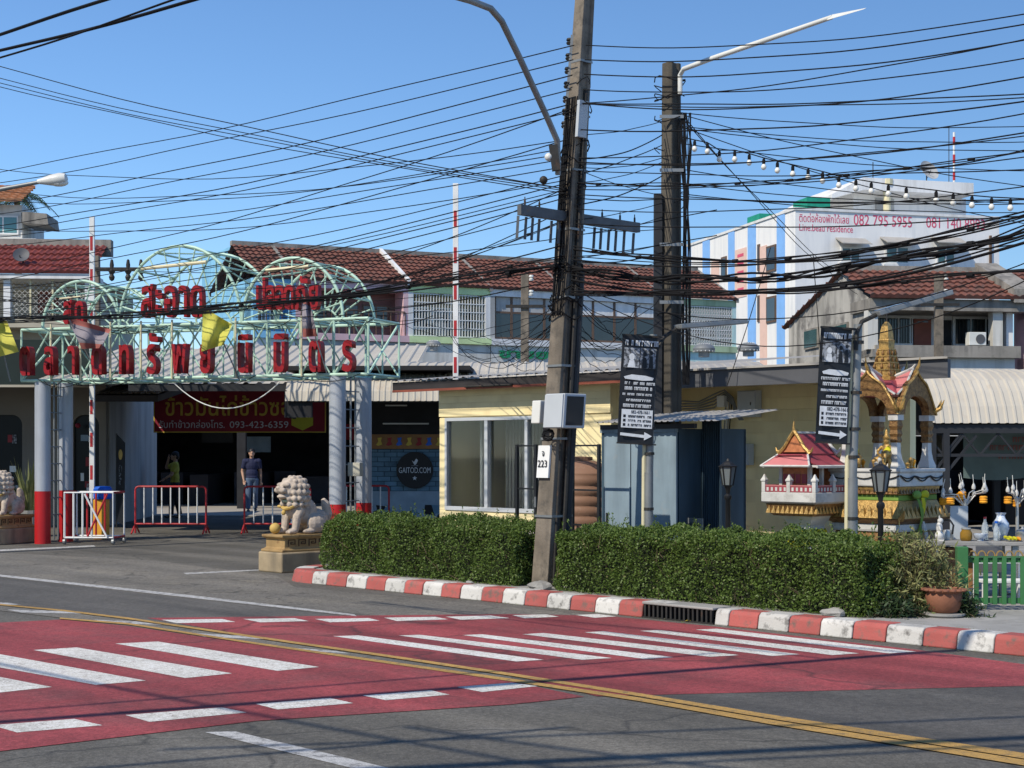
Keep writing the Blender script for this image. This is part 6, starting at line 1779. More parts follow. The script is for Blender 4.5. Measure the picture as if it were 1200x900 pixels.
for k in range(4):
    rot = Matrix.Rotation(math.pi/2*k, 3, 'Z')
    outer = [(-ogee(i/16)[0], ogee(i/16)[1]) for i in range(17)] + [(ogee(1-i/16)[0], ogee(1-i/16)[1]) for i in range(1, 17)]
    inner = [(-.235*math.cos(math.pi*i/32), ZS + (ZI-ZS)*math.sin(math.pi*i/32)**.85) for i in range(33)]
    mm = MB(); vs = []
    for yy in (-.37, -.31):
        vs += [(a, yy, b) for a, b in outer] + [(a, yy, b) for a, b in inner]
    fs = []
    for i in range(32):
        fs += [(i, i+1, 33+i+1, 33+i), (66+i, 66+33+i, 66+33+i+1, 66+i+1), (i, 66+i, 66+i+1, i+1), (33+i, 33+i+1, 66+33+i+1, 66+33+i)]
    fs += [(0, 33, 99, 66), (32, 98, 131, 65)]
    mm.add([rot @ Vector(v) for v in vs], fs)
    ar = mm.build('arch_gable', 'gold_deep', sh)
    tri = MB(); rim = [(a*1.0, b) for a, b in outer]
    for i in range(0, 32, 1):
        tri.tube([rot @ Vector((rim[i][0], -.375, rim[i][1])), rot @ Vector((rim[i+1][0], -.375, rim[i+1][1]))], .013, 5)
    tri.build('gilt_edge', 'gold', ar)
    MB().tube([rot @ Vector((0,-.34,ZA-.02)), rot @ Vector((0,-.39,ZA+.06)), rot @ Vector((0,-.40,ZA+.14))], [.02,.016,.003], 6).build('finial', 'gold', ar, smooth=True)
    for s in (-1, 1):
        MB().tube([rot @ Vector((s*.36,-.345,ZS+.04)), rot @ Vector((s*.42,-.37,ZS+.07)), rot @ Vector((s*.46,-.38,ZS+.16))], [.03,.022,.004], 6).build('naga_head', 'gold', ar, smooth=True)
    # cross roof wing
    wg = MB(); zr0, zr1 = 2.195-q, 2.40-q
    prof = [(-.30, zr0), (-.14, zr0+.10), (0, zr1), (.14, zr0+.10), (.30, zr0)]
    vs = [(a, -.315, b + (.07 if a == 0 else 0)) for a, b in prof] + [(a*.55, -.02, b - (.03 if a == 0 else 0)) for a, b in prof]
    wg.add([rot @ Vector(v) for v in vs], [(i, i+1, i+6, i+5) for i in range(4)] + [(0,1,2,3,4)])
    w_o = wg.build('roof_wing', 'shrine_pink', sh)
    MB().tube([rot @ Vector((0,-.345,zr1+.12)), rot @ Vector((0,-.31,zr1+.078)), rot @ Vector((0,-.2,zr1+.035)), rot @ Vector((0,-.06,zr1-.01))], [.008,.016,.02,.02], 6).build('ridge_cap', 'shrine_white', w_o, smooth=True)
    for s in (-1, 1): MB().tube([rot @ Vector((s*.30,-.318,zr0+.005)), rot @ Vector((s*.14,-.318,zr0+.105)), rot @ Vector((0,-.318,zr1+.075))], .012, 5).build('roof_edge', 'shrine_white', w_o, smooth=True)
T([(.30,2.194),(.30,2.21),(.24,2.25),(.14,2.358)], 'roof_core', 'shrine_red')
spr = T([(0.120,2.36),(0.120,2.40),(0.100,2.41),(0.100,2.46),(0.108,2.465),(0.108,2.48),(0.084,2.485),(0.084,2.535),(0.092,2.54),(0.092,2.555),(0.072,2.56),(0.072,2.605),(0.080,2.61),(0.080,2.625),(0.064,2.63),(0.064,2.675),(0.070,2.68),(0.070,2.695),(0.058,2.70),(0.058,2.78),(0.062,2.785),(0.053,2.80),(0.048,2.88),(0.036,2.94),(0.016,2.98),(0.000,2.99)], 'spire', 'gold', 0)
for zz, ww in ((2.41,.104),(2.485,.09),(2.56,.076),(2.63,.067)):
    af = MB()
    for sx_i in (-1, 0, 1):
        for sy_i in (-1, 0, 1):
            if sx_i or sy_i: af.lathe([(.018,zz-q),(.02,zz-q+.02),(.0,zz-q+.07)], 4, (sx_i*ww, sy_i*ww, 0))
    af.build('antefix', 'gold_deep', spr)
MB().tube([(0,0,2.98-q),(0,0,3.16-q)], [.01,.004], 6).build('finial', 'iron', spr)
# the golden figure and offerings on the platform
fg = thing('gold_figure', 'small seated gold figure inside the shrine', 'statue', sc_ + Vector((0,0,(1.43-q)*SS+.002)), K.ang)
fg.scale = (.75, .75, .75)
b = MB(); b.tier([(.14,0),(.14,.05),(.11,.06),(.11,.10)]); b.ell((0,0,.16), (.13,.12,.06)); b.ell((0,.01,.25), (.07,.055,.11)); b.ell((0,0,.385), (.045,.045,.055))
for s in (-1, 1): b.tube([(s*.07,0,.31),(s*.12,-.04,.24),(s*.08,-.1,.2)], [.025,.022,.018], 8); b.ell((s*.10,-.06,.13), (.07,.06,.035))
mesh_obj('body', solid(b, .009, 1), 'gold', fg)
MB().lathe([(.05,.41),(.055,.43),(.03,.46),(.025,.50),(.008,.56),(.0,.58)], 12).build('crown', 'gold', fg, smooth=True)
kx = 0
for (u, v, nm, lab) in ((-.28,-.18,'gold_elephant','small gold elephant figure at the left of the shrine platform'), (.22,-.32,'gold_elephant','small gold elephant figure at the right of the shrine platform')):
    o = (K.ex*u + K.ey*v)*SS
    e = thing(nm, lab, 'figurine', sc_ + Vector((o.x, o.y, (1.43-q)*SS+.002)), K.ang + R(-60 if u < 0 else 20))
    b = MB(); b.ell((0,0,.12), (.05,.08,.05)); b.ell((0,-.09,.15), (.038,.04,.042))
    for sx_i in (-1, 1):
        for sy_i in (-1, 1): b.tube([(sx_i*.028, sy_i*.05, .1), (sx_i*.03, sy_i*.05, 0)], [.022,.02], 8)
        b.ell((sx_i*.045,-.08,.15), (.01,.025,.035), 8, 6)
    b.tube([(0,-.12,.15),(0,-.15,.1),(0,-.155,.05),(0,-.17,.04)], [.02,.015,.011,.008], 8)
    mesh_obj('body', solid(b, .006, 1), 'gold', e)
    MB().lathe([(.04,.165),(.045,.19),(.02,.22),(.0,.24)], 10).build('saddle', 'cloth_yellow', e)
rg = random.Random(21)
for i in range(12):
    u = rg.choice((-.36, -.33, -.3, .1, .16, .34)) + rg.uniform(-.03, .03); v = rg.choice((-.36, -.37, -.2, 0)) + rg.uniform(-.02, .02)
    if abs(abs(u)-.30) < .08 and abs(abs(v)-.30) < .09: v = -.12+rg.uniform(-.05,.05)
    o = (K.ex*u + K.ey*v)*SS; hh = rg.uniform(.05, .12)
    m_ = ('gold','marigold','shrine_white')[i % 3]
    t = thing('offering_cup', 'small %s on the shrine platform' % {'gold':'gold offering cup','marigold':'orange flower offering','shrine_white':'white offering cup'}[m_], 'offering', sc_ + Vector((o.x, o.y, (1.43-q)*SS+.002)), 0, 'small %s offerings on the shrine platform' % m_)
    MB().lathe([(.012,0),(.022,.005),(.008,.02),(.02,hh*.5),(.028,hh*.8),(.015,hh),(.0,hh+.01)], 10).build('cup', m_, t, smooth=True)
# sash knot with long tails
kn = thing('ribbon_bow', 'green and yellow ribbon bow with long tails tied on the shrine', 'ribbon', sc_ + Vector((K.ex.x*.39 + K.ey.x*-.05, K.ex.y*.39+K.ey.y*-.05, .55))*1.0 + Vector((0,0,-.05)), K.ang)
for k, mt in enumerate(('cloth_green','cloth_yellow','cloth_green','shrine_white')):
    x = .05; yy = -.07+k*.045
    b = MB(); vs = []
    for j in range(9):
        v = j/8; wv = .02+.012*math.sin(v*6+k)
        for s in (-1, 1):
            for th in (0, .004): vs.append((x+.03*math.sin(v*5+k)+th+.05*(1-v)*v*4*.4, yy+s*wv+.02*math.sin(v*3+k), .50-.48*v))
    fs = []
    for j in range(8):
        a = j*4; fs += [(a,a+2,a+6,a+4),(a+1,a+5,a+7,a+3),(a,a+4,a+5,a+1),(a+2,a+3,a+7,a+6)]
    b.add(vs, fs).build('tail', mt, kn, smooth=True)
for s in (-1, 1):
    MB().ell((.05, s*.075-.0, .53), (.03,.08,.045), 10, 8).build('loop', 'cloth_green' if s < 0 else 'cloth_yellow', kn, smooth=True)
gk = MB()
for k in range(3):
    gk.tube([(-.42+.84*t/16, -.43, 1.39-q-.03-.035*abs(math.sin(t/16*math.pi*3))) for t in range(17)] if k == 0 else [(.43, -.42+.84*t/16, 1.39-q-.03-.03*k*abs(math.sin(t/16*math.pi*3))) for t in range(17)], .007, 5)
gk.build('light_string', 'iron', sh)

# ------------------------------------------------------------------ spirit house
hc = P(946, 530, 16.3); hc.z = .13
so = thing('spirit_house', 'small spirit house with a red double roof and white balustrade', 'spirit house', hc, K.ang)
MB().tier([(.19,0),(.19,.06),(.13,.09),(.13,.70),(.17,.76),(.22,.80)]).build('pedestal', 'shrine_white', so, bev=.006)
MB().tier([(.25,.801),(.29,.84),(.31,.93)]).build('bracket_course', 'gold_deep', so)
ring_boxes(MB(), .30, 10, .83, .92, 0, .05).build('studs', 'gold', so)
MB().tier([(.315,.931),(.345,.95),(.345,1.05)]).build('platform', 'shrine_white', so, bev=.005)
cw = MB()
for k in range(5): cw.tube([(.15*math.cos(a/16*6.283)*1.25, .15*math.sin(a/16*6.283)*1.25, .50+k*.035+.01*math.sin(a+k)) for a in range(17)], .024, 6)
cw.build('wrapped_cloth', 'cloth_yellow', so, smooth=True)
ZF = 1.052
for (u, v) in [(x, y) for x in (-.32, 0, .32) for y in (-.32, 0, .32) if not (x == 0 and y == 0)]:
    MB().tier([(.022,ZF),(.022,ZF+.11),(.03,ZF+.115),(.03,ZF+.13),(.018,ZF+.15),(.006,ZF+.185),(.0,ZF+.19)], (u, v)).build('rail_post', 'shrine_white', so)
for a, b in (((-.298,-.32),(-.022,-.32)), ((.022,-.32),(.298,-.32)), ((.32,-.298),(.32,-.022)), ((.32,.022),(.32,.298)), ((-.32,-.298),(-.32,-.022)), ((-.32,.022),(-.32,.298)), ((-.298,.32),(-.022,.32)), ((.022,.32),(.298,.32))):
    MB().bar((a[0],a[1],ZF+.032), (b[0],b[1],ZF+.032), .02, .06).build('rail_panel', 'shrine_red', so)
    MB().bar((a[0],a[1],ZF+.069), (b[0],b[1],ZF+.069), .026, .012).build('handrail', 'shrine_pink', so)
    for k in range(5):
        p = Vector((a[0],a[1],0)).lerp(Vector((b[0],b[1],0)), (k+.5)/5); MB().box(p.x-.013, p.x+.013, p.y-.013, p.y+.013, ZF+.012, ZF+.05).build('baluster', 'shrine_white', so)
MB().box(-.19, .19, -.22, .22, ZF, ZF+.03).build('house_floor', 'shrine_white', so)
WT = ZF+.33
for (x, y) in ((-.18,-.21),(.18,-.21),(.18,.21),(-.18,.21),(.18,0),(-.18,0)):
    MB().box(x-.018, x+.018, y-.018, y+.018, ZF+.03, WT).build('house_post', 'shrine_white', so)
MB().box(-.16, .16, -.212, -.20, ZF+.03, WT).build('front_wall', 'house_orange', so)
for k in range(4):
    MB().box(-.15+k*.078, -.15+k*.078+.06, -.219, -.213, ZF+.09, WT-.14).build('carved_panel', 'shrine_red', so)
MB().box(-.16, -.148, -.19, .19, ZF+.03, WT).box(-.148, .16, .19, .20, ZF+.03, WT).build('rear_wall', 'house_orange', so)
for k, y in enumerate((-.12, .06, .13)):
    f = MB(); f.ell((.1, y, ZF+.07), (.025,.022,.04)); f.ell((.1, y, ZF+.125), .018); f.build('figurine', ('shrine_red','gold','marigold')[k], so, smooth=True)
def gable_roof(prof, y0, y1, th, name, mat, flare=0):
    b = MB(); n_ = len(prof); vs = []
    for y in (y0, y1):
        vs += [(x, y, z) for x, z in prof] + [(x*.97, y, z-th) for x, z in prof]
    fs = []
    for i in range(n_-1):
        fs += [(i, i+1, 2*n_+i+1, 2*n_+i), (n_+i, 3*n_+i, 3*n_+i+1, n_+i+1), (i, n_+i, n_+i+1, i+1), (2*n_+i, 2*n_+i+1, 3*n_+i+1, 3*n_+i)]
    fs += [(0, 2*n_, 3*n_, n_), (n_-1, 2*n_-1, 4*n_-1, 3*n_-1)]
    return b.add(vs, fs).build(name, mat, so)
low = [(-.34, WT-.05), (-.24, WT+.0), (-.15, WT+.07), (.15, WT+.07), (.24, WT+.0), (.34, WT-.05)]
r1 = gable_roof(low, -.30, .30, .015, 'lower_roof', 'shrine_red')
gable_roof([(-.355, WT-.055), (-.335, WT-.045), (.335, WT-.045), (.355, WT-.055)], -.315, .315, .022, 'eave_edge', 'shrine_white')
upp = [(-.17, WT+.075), (-.12, WT+.13), (-.05, WT+.24), (0, WT+.29), (.05, WT+.24), (.12, WT+.13), (.17, WT+.075)]
gable_roof(upp, -.22, .25, .014, 'upper_roof', 'shrine_red')
MB().tube([(0,-.22,WT+.295),(0,.25,WT+.295)], .014, 6).build('ridge', 'shrine_white', so)
for y, mt in ((-.235, 'gold'), (.265, 'shrine_white')):
    bo_ = MB()
    for s in (-1, 1): bo_.tube([(s*.20, y, WT+.07), (s*.17, y, WT+.10), (s*.12, y, WT+.145), (s*.05, y, WT+.25), (0, y, WT+.31)], [.024,.02,.02,.02,.022], 6); bo_.tube([(s*.17,y,WT+.09),(s*.22,y,WT+.1),(s*.235,y,WT+.14)], [.02,.015,.004], 6)
    bo_.tube([(0,y,WT+.30),(0,y-.01,WT+.36),(0,y,WT+.44)], [.02,.012,.003], 6)
    bo_.build('barge_board', mt, so, smooth=True)
MB().prism([(-.15,WT+.09),(.15,WT+.09),(.05,WT+.22),(0,WT+.27),(-.05,WT+.22)], -.228, -.215).build('gable_panel', 'house_orange', so)
b = MB(); b.add([(-.30,-.40,WT-.055),(.30,-.40,WT-.055),(.19,-.26,WT+.06),(-.19,-.26,WT+.06)], [(0,1,2,3)]); b.build('front_skirt_roof', 'shrine_pink', so)
b = MB(); b.tube([(-.31,-.405,WT-.055),(.31,-.405,WT-.055)], .013, 6).tube([(-.31,-.405,WT-.055),(-.19,-.26,WT+.065)], .011, 6).tube([(.31,-.405,WT-.055),(.19,-.26,WT+.065)], .011, 6); b.build('skirt_edge', 'shrine_white', so)

# ------------------------------------------------------------------ offering table, fence, pot, shrub
TB = P(1088, 530, 15.6); TB.z = .13
tz = EYE+(530-633)/LENS*15.6 - .13
tb = thing('offering_table', 'long pale offering table behind the green fence', 'table', TB, R(-2))
tl = 1.7
MB().box(-.08, tl, -.28, .28, tz-.04, tz).build('table_top', 'concrete', tb, bev=.006)
for x in (.02, .8, 1.6):
    for y in (-.22, .22): MB().box(x-.025, x+.025, y-.025, y+.025, 0, tz-.04).build('leg', 'galv', tb)
MB().box(.40, .66, -.292, -.284, tz-.30, tz-.042).build('hanging_cloth', 'fascia_grey', tb)
MB().box(.28, .46, .24, .26, tz, tz+.34).build('back_board', 'box_grey', tb)
MB().box(.05, .42, -.1, .2, .1, .5).build('under_shelf', 'timber', tb)
def on_table(name, label, cat, p, dy, build_fn):
    x = (p-1088)/LENS*15.5
    c, s_ = math.cos(R(-2)), math.sin(R(-2))
    t = thing(name, label, cat, TB + Vector((x*c - dy*s_, x*s_ + dy*c, tz+.002)), random.uniform(0, 3)); build_fn(t); return t
def lat(prof, nm, mt, n_=16): return lambda t: MB().lathe(prof, n_).build(nm, mt, t, smooth=True)
def two(*fs): return lambda t: [f(t) for f in fs]
on_table('glass_jar', 'amber glass jar on the offering table', 'jar', 1129, -.1, two(lat([(.0,0),(.05,0),(.06,.02),(.06,.08),(.045,.1),(.045,.115),(.0,.115)], 'body', 'jar_amber'), lat([(.0,.1155),(.048,.116),(.048,.13),(.0,.13)], 'lid', 'foil')))
on_table('offering_bowl', 'blue and white porcelain bowl on the offering table', 'bowl', 1145, -.12, two(lat([(.0,0),(.035,0),(.035,.012),(.06,.03),(.075,.07),(.07,.07),(.05,.03),(.0,.025)], 'bowl', 'porcelain'), lat([(.0,.052),(.055,.054),(.0,.06)], 'ash', 'soil')))
on_table('clear_bottle', 'tall clear bottle nearest the blue bowl on the offering table', 'bottle', 1154, .0, two(lat([(.0,0),(.032,0),(.034,.02),(.034,.14),(.014,.19),(.014,.215),(.0,.215)], 'body', 'glass_clear'), lat([(.0,.216),(.016,.217),(.016,.235),(.0,.235)], 'cap', 'red_paint')))
on_table('water_bottle', 'water bottle with a blue cap on the offering table', 'bottle', 1164, -.1, two(lat([(.0,0),(.03,0),(.03,.12),(.013,.16),(.013,.175),(.0,.175)], 'body', 'glass_clear'), lat([(.0,.176),(.016,.177),(.016,.198),(.0,.198)], 'cap', 'plastic_blue')))
on_table('flower_vase', 'large blue and white porcelain vase on the offering table', 'vase', 1174, .05, two(lat([(.0,0),(.05,0),(.06,.04),(.085,.12),(.08,.17),(.045,.22),(.04,.25),(.055,.275),(.045,.275),(.03,.25),(.0,.2)], 'body', 'porcelain'), lat([(.0,.21),(.034,.215),(.034,.22),(.0,.22)], 'water', 'glass_dark')))
on_table('steel_pot', 'round steel pot at the right end of the offering table', 'pot', 1196, -.05, two(lat([(.0,0),(.06,0),(.07,.03),(.07,.09),(.05,.11),(.0,.11)], 'body', 'foil'), lat([(.0,.111),(.03,.112),(.012,.125),(.012,.14),(.0,.142)], 'lid', 'foil')))
def kettle(t):
    MB().lathe([(.0,0),(.055,0),(.06,.04),(.045,.1),(.0,.105)], 16).build('body', 'foil', t, smooth=True)
    MB().tube([(-.06,0,.06),(-.075,0,.15),(-.03,0,.2),(.05,0,.2),(.075,0,.14),(.06,0,.06)], .01, 8).build('handle', 'black_paint', t, smooth=True)
on_table('kettle', 'kettle with a black hoop handle on the offering table', 'kettle', 1112, .05, kettle)
def figw(t):
    b = MB(); b.ell((0,0,.05), (.05,.045,.05)); b.ell((0,0,.13), (.035,.033,.06)); b.ell((0,-.01,.2), .03)
    for s in (-1, 1): b.tube([(s*.03,0,.16),(s*.05,-.02,.1)], [.015,.01], 8); b.ell((s*.02,.0,.235), (.008,.006,.022), 8, 6)
    mesh_obj('body', solid(b, .006, 1), 'shrine_white', t); MB().tier([(.05,-.0015),(.05,.012)]).build('base', 'shrine_white', t)
on_table('white_figurine', 'white animal figurine at the left end of the offering table', 'figurine', 1098, -.1, figw)
def fruit(t):
    for k in range(4):
        a = (k-1.5)*.035; MB().tube([(-.09,a,.02),(-.03,a*1.2,.022+.004*k),(.05,a*1.2,.024+.004*k),(.1,a,.03)], [.008,.018,.018,.006], 8).build('finger', 'cloth_yellow' if k else 'marigold', t, smooth=True)
on_table('banana_bunch', 'yellow fruit bunch lying on the offering table', 'fruit', 1181, -.16, fruit)
def gstand(label, p, Y, hpx, n_, seed):
    rg = random.Random(seed)
    b = P(p, 530, Y); b.z = .13
    t = thing('garland_stand', label, 'flower stand', b, 0, 'stands hung with marigold garlands')
    H_ = EYE+(530-hpx)/LENS*Y - .13
    MB().lathe([(.0,0),(.10,0),(.10,.02),(.02,.04),(.016,H_-.15),(.02,H_-.12),(.0,H_-.1)], 12).build('stem', 'foil', t, smooth=True)
    for k in range(n_):
        a = rg.uniform(0, 6.283); r_ = rg.uniform(.10, .30); hh = H_ - .12 + rg.uniform(0, .12)
        tip = Vector((math.cos(a)*r_, math.sin(a)*r_*.5, hh))
        MB().tube([(0,0,H_-.2), tip*.5+Vector((0,0,(H_-.2)*.5+.06)), tip], .006, 5).build('branch', 'foil', t)
        MB().lathe([(.0,0),(.018,.01),(.022,.03),(.012,.06),(.0,.075)], 8, tip).build('lotus_bud', 'shrine_white', t, smooth=True)
        MB().tube([tip+Vector((0,0,.07)), tip+Vector((rg.gauss(0,.01),0,.16))], .003, 4).build('incense', 'bulb_white', t)
        if k % 2 == 0:
            mg_ = MB(); 
            for j in range(3): mg_.tube([(tip.x+.028*math.cos(q_/10*6.283), tip.y+.028*math.sin(q_/10*6.283), tip.z-.05-j*.024) for q_ in range(11)], .015, 7)
            mg_.build('garland', 'marigold', t, smooth=True)
gstand('garland stand with white buds and orange marigolds left of the porcelain vase', 1131, 15.9, 572, 11, 3)
gstand('garland stand with orange marigolds at the far right behind the porcelain vase', 1192, 15.9, 570, 9, 8)

FN = P(1127, 530, 14.35); FN.z = .13
fn = thing('picket_fence', 'bright green picket fence with gold loops at the right edge', 'fence', FN, R(-3))
ft = EYE+(530-643)/LENS*14.35 - .13
MB().box(-.05, .05, -.05, .05, 0, ft+.02).build('corner_post', 'fence_green', fn, bev=.006)
for i in range(1, 15):
    x = .05 + i*.085
    MB().box(x-.021, x+.021, -.012, .012, .05, ft-.08).build('picket', 'fence_green', fn, bev=.003)
MB().box(.051, 1.4, .0135, .04, ft-.13, ft-.085).box(.051, 1.4, .0135, .04, .06, .11).build('rail', 'fence_green', fn)
for i in range(16):
    x = .1 + i*.085
    MB().tube([(x+.036*math.cos(math.pi*j/8), 0, ft-.075+.055*math.sin(math.pi*j/8)) for j in range(9)], .007, 5).build('loop', 'gold', fn, smooth=True)
MB().box(.0515, 1.4, -.01, .01, ft-.08, ft-.068).build('cap_rail', 'fence_green', fn)
st = thing('white_step_stool', 'white plastic step stool behind the green picket fence', 'stool', P(1172, 530, 15.0).to_2d().to_3d() + Vector((0,0,.13)), R(5))
for k, (z, y) in enumerate(((.42, .0), (.24, -.12))): MB().box(-.25, .25, y-.1, y+.1, z-.03, z).build('tread', 'sign_white', st, bev=.005)
for x in (-.22, .22): MB().box(x-.02, x+.02, -.18, -.14, 0, .21).box(x-.02, x+.02, .04, .08, 0, .39).build('leg', 'sign_white', st)

pc = G(1106, 722, .13)
pot = thing('plant_pot', 'round terracotta plant pot on the pavement beside the green fence', 'pot', pc)
MB().lathe([(.0,.0),(.17,.0),(.19,.015),(.19,.03),(.0,.035)], 24).build('saucer', 'concrete', pot)
MB().lathe([(.0,.036),(.11,.036),(.135,.06),(.16,.13),(.163,.19),(.155,.215),(.175,.225),(.178,.25),(.165,.255),(.15,.24),(.145,.22),(.0,.215)], 28).build('bowl', 'terracotta', pot, smooth=True)
MB().lathe([(.0,.216),(.144,.222),(.0,.235)], 16).build('soil', 'soil', pot)
rim = MB()
for k in range(18):
    a = 6.283*k/18; rim.ell((.178*math.cos(a), .178*math.sin(a), .238), (.03,.03,.014), 8, 6)
rim.build('scalloped_rim', 'terracotta', pot, smooth=True)

def shrub(label, base, n_, rx, rz, seed, mat, lean=0):
    rg = random.Random(seed)
    t = thing('shrub', label, 'shrub', base)
    fo = MB(); stm = MB()
    for i in range(n_):
        a = rg.uniform(0, 6.283); el = rg.uniform(.15, 1.5); L_ = rz*rg.uniform(.55, 1.05)
        b0 = Vector((rg.gauss(0,.08)*rx*2, rg.gauss(0,.06)*rx*2, 0)); d = Vector((math.cos(a)*math.cos(el)*rx/rz*1.1 + lean, math.sin(a)*math.cos(el)*rx/rz*.9, math.sin(el)))
        pts = [b0, b0+d*L_*.5, b0+d*L_ + Vector((math.cos(a)*.05, math.sin(a)*.05, -.07*math.cos(el)))]
        stm.tube(pts, [.004,.003,.0015], 3, cap=False)
        for k in range(rg.randint(8, 15)):
            u = rg.uniform(.25, 1.05); p = (pts[0].lerp(pts[1], u*2) if u < .5 else pts[1].lerp(pts[2], u*2-1))
            dd = Vector((rg.gauss(0,1), rg.gauss(0,1), rg.gauss(.4,.8))).normalized(); ln_ = rg.uniform(.04, .10)
            s_ = dd.cross(Vector((rg.gauss(0,1), rg.gauss(0,1), rg.gauss(0,1)))).normalized()*rg.uniform(.005, .010)
            fo.add([p, p+dd*ln_*.5+s_, p+dd*ln_, p+dd*ln_*.5-s_], [(0,1,2,3)])
    tag(fo.build('foliage', mat, t, fix=False), kind='stuff'); stm.build('stems', 'bark', t, fix=False)
    return t
gp_ = G(1070, 718, .13)
shrub('loose dry grassy shrub growing between the hedge and the terracotta pot', Vector((gp_.x, gp_.y+.1, .13)), 1300, .46, .72, 4, 'leaf_dry')
shrub('small dark weed growing at the foot of the green fence post', G(1133, 722, .13), 60, .15, .22, 6, 'leaf_dark')
shrub('low dark weed growing under the dry grassy shrub', G(1048, 722, .13), 160, .26, .24, 12, 'leaf_dark')

# ------------------------------------------------------------------ overhead cables
def cable(label, group, a, b, sag=.15, r=.009, n=18, mat='rubber', wob=0):
    A, C = P(*a), P(*b)
    if r < .0125: r *= .68
    if r >= .016: return bundle(label, group, A, C, sag, r*.8, n)
    m = MB(); pts = []; ph = random.uniform(0, 9)
    for i in range(n+1):
        t = i/n; p = A.lerp(C, t); p = p - Vector((0,0,sag*4*t*(1-t)))
        p += Vector((0, 0, .0012*(C-A).length*math.sin(t*13+ph)*math.sin(math.pi*t)))
        if wob: p += Vector((0, random.gauss(0,wob), random.gauss(0,wob)))
        pts.append(p - A)
    o = m.tube(pts, r, 5).build('overhead_cable', mat, loc=A, smooth=True)
    tag(o, label, 'cable', group); return o
def bundle(label, group, A, C, sag, r, n):
    m = MB(); ns = 6 if r > .02 else 4; n = 40
    for k in range(ns):
        p0, p1, p2 = random.uniform(0, 9), random.uniform(0, 9), random.uniform(4, 9); rk = r*random.uniform(.28, .5); sp = r*(.9 if k < 3 else 1.9)
        m.tube([A.lerp(C, i/n) - A - Vector((0,0,sag*4*(i/n)*(1-i/n))) + Vector((0, math.cos(p0+i/n*p2*2)*sp*.6, math.sin(p1+i/n*p2*2.3)*sp)) for i in range(n+1)], rk, 5)
    for k in range(9):
        t = (k+.5)/9; p = A.lerp(C, t) - A - Vector((0,0,sag*4*t*(1-t))); d = (C-A).normalized()*.03
        m.tube([p-d, p+d], r*1.15, 6)
    o = m.build('cable_bundle', 'rubber', loc=A, smooth=True)
    tag(o, label, 'cable', group); return o
PY = 16.8
ORD = ['uppermost','second','third','fourth','fifth','sixth','seventh','eighth','ninth','tenth','eleventh','twelfth','thirteenth','fourteenth','fifteenth','sixteenth','seventeenth','eighteenth','nineteenth','twentieth']
def nth(i, what): return (ORD[0] + ' ' + what) if i == 0 else (ORD[i] + ' from the top of the ' + what.replace('cable ', 'cables ', 1).replace('wire ', 'wires ', 1))
LG = 'thin cables running left from the leaning pole'
LL = 'thin black overhead cable running left from the leaning pole across the sky'
def left(y0, xl, yl, yp=None, x0=None, sag=.25, r=.010, Yl=27.0, k=1.15, lab=LL, grp=LG):
    x0 = x0 or 676-.0617*y0
    # extend past the left frame edge along the same line
    cable(lab, grp, (x0, y0, PY), (x0+(xl-x0)*k, y0+(yl-y0)*k, PY+(Yl-PY)*k), sag, r, 22)
for i_, (y0, xl, yl, sg, r) in enumerate(((53,0,197,.10,.010),(70,0,209,.12,.010),(88,0,232,.16,.011),(105,0,243,.16,.010),(122,0,255,.2,.011),(131,0,262,.2,.010),(163,0,318,.22,.010),
                          (186,0,272,.12,.009),(195,0,281,.15,.009),(205,0,330,.2,.009),(215,0,342,.22,.010),(222,0,345,.2,.008),(226,0,352,.22,.010),(232,0,362,.25,.010),(245,0,366,.25,.009))):
    left(y0, xl, yl, sag=sg, r=r, lab=nth(i_, 'thin cable running left from the leaning pole'))
cable('steep thin cable from the leaning pole down to behind the left boom arm', LG, (670,127,PY), (60,306,26), .15, .010)
cable('steep thin cable from the cross arm down towards the middle pipe arch', LG, (664,220,PY), (150,372,25), .3, .009)
cable('thin cable from the cross arm down to the right pipe arch', LG, (664,245,PY), (300,372,25), .2, .009)
TG = 'thick black cable bundles'
cable('thickest sagging black cable bundle crossing in front of the gate arches', TG, (661,311,PY), (-80,375,27.5), .18, .030, 24)
cable('second thick black cable bundle just above the sagging one at the gate', TG, (661,300,PY), (-60,368,27.5), .30, .022, 24)
cable('black cable bundle dropping from the leaning pole to the right pipe arch', TG, (663,258,PY), (150,366,26), .35, .018, 24)
cable('twisted thin bundle between the leaning pole and the gate', TG, (661,287,PY), (0,350,27), .45, .012, 24)
cable('low slack cable behind the leaning pole above the market roof', TG, (659,327,PY), (330,372,24), .1, .011)
DG = 'thin cables crossing down from the upper left'
for i_, (ya, yb, r) in enumerate(((70,222,.009),(85,222,.008),(91,224,.008),(95,227,.008))):
    cable(nth(i_, 'cable sloping down from the left edge'), DG, (-60, ya-9, 22), (666, yb, PY), .12, r)
HG = 'level distant wires at the left'
for i_, (a, b) in enumerate((((-40,192),(450,180)),((-40,218),(450,196)),((-40,229),(450,190)),((-40,262),(470,224)),((60,312),(640,260)),((60,330),(640,290)))):
    cable(nth(i_, 'level distant wire crossing the left sky'), HG, (a[0],a[1],30), (b[0]+200,b[1]-14,17.3), .35, .009)
NG = 'thick near wires at the upper left corner'
K2 = 10.4
for lab, a, b, r in (('uppermost thick wire cutting the upper left corner', (-120,75),(110,-2),.013), ('middle thick wire cutting the upper left corner', (-120,88),(213,-2),.013), ('lowest thick wire cutting the upper left corner', (-120,104),(192,-2),.012)):
    d = (b[0]-a[0], b[1]-a[1]); b2 = (a[0]+d[0]*2.2, a[1]+d[1]*2.2)
    cable(lab, NG, (a[0],a[1],13.0), (b2[0],b2[1],8.6), .04, r)
RG = 'thin cables running right from the leaning pole'
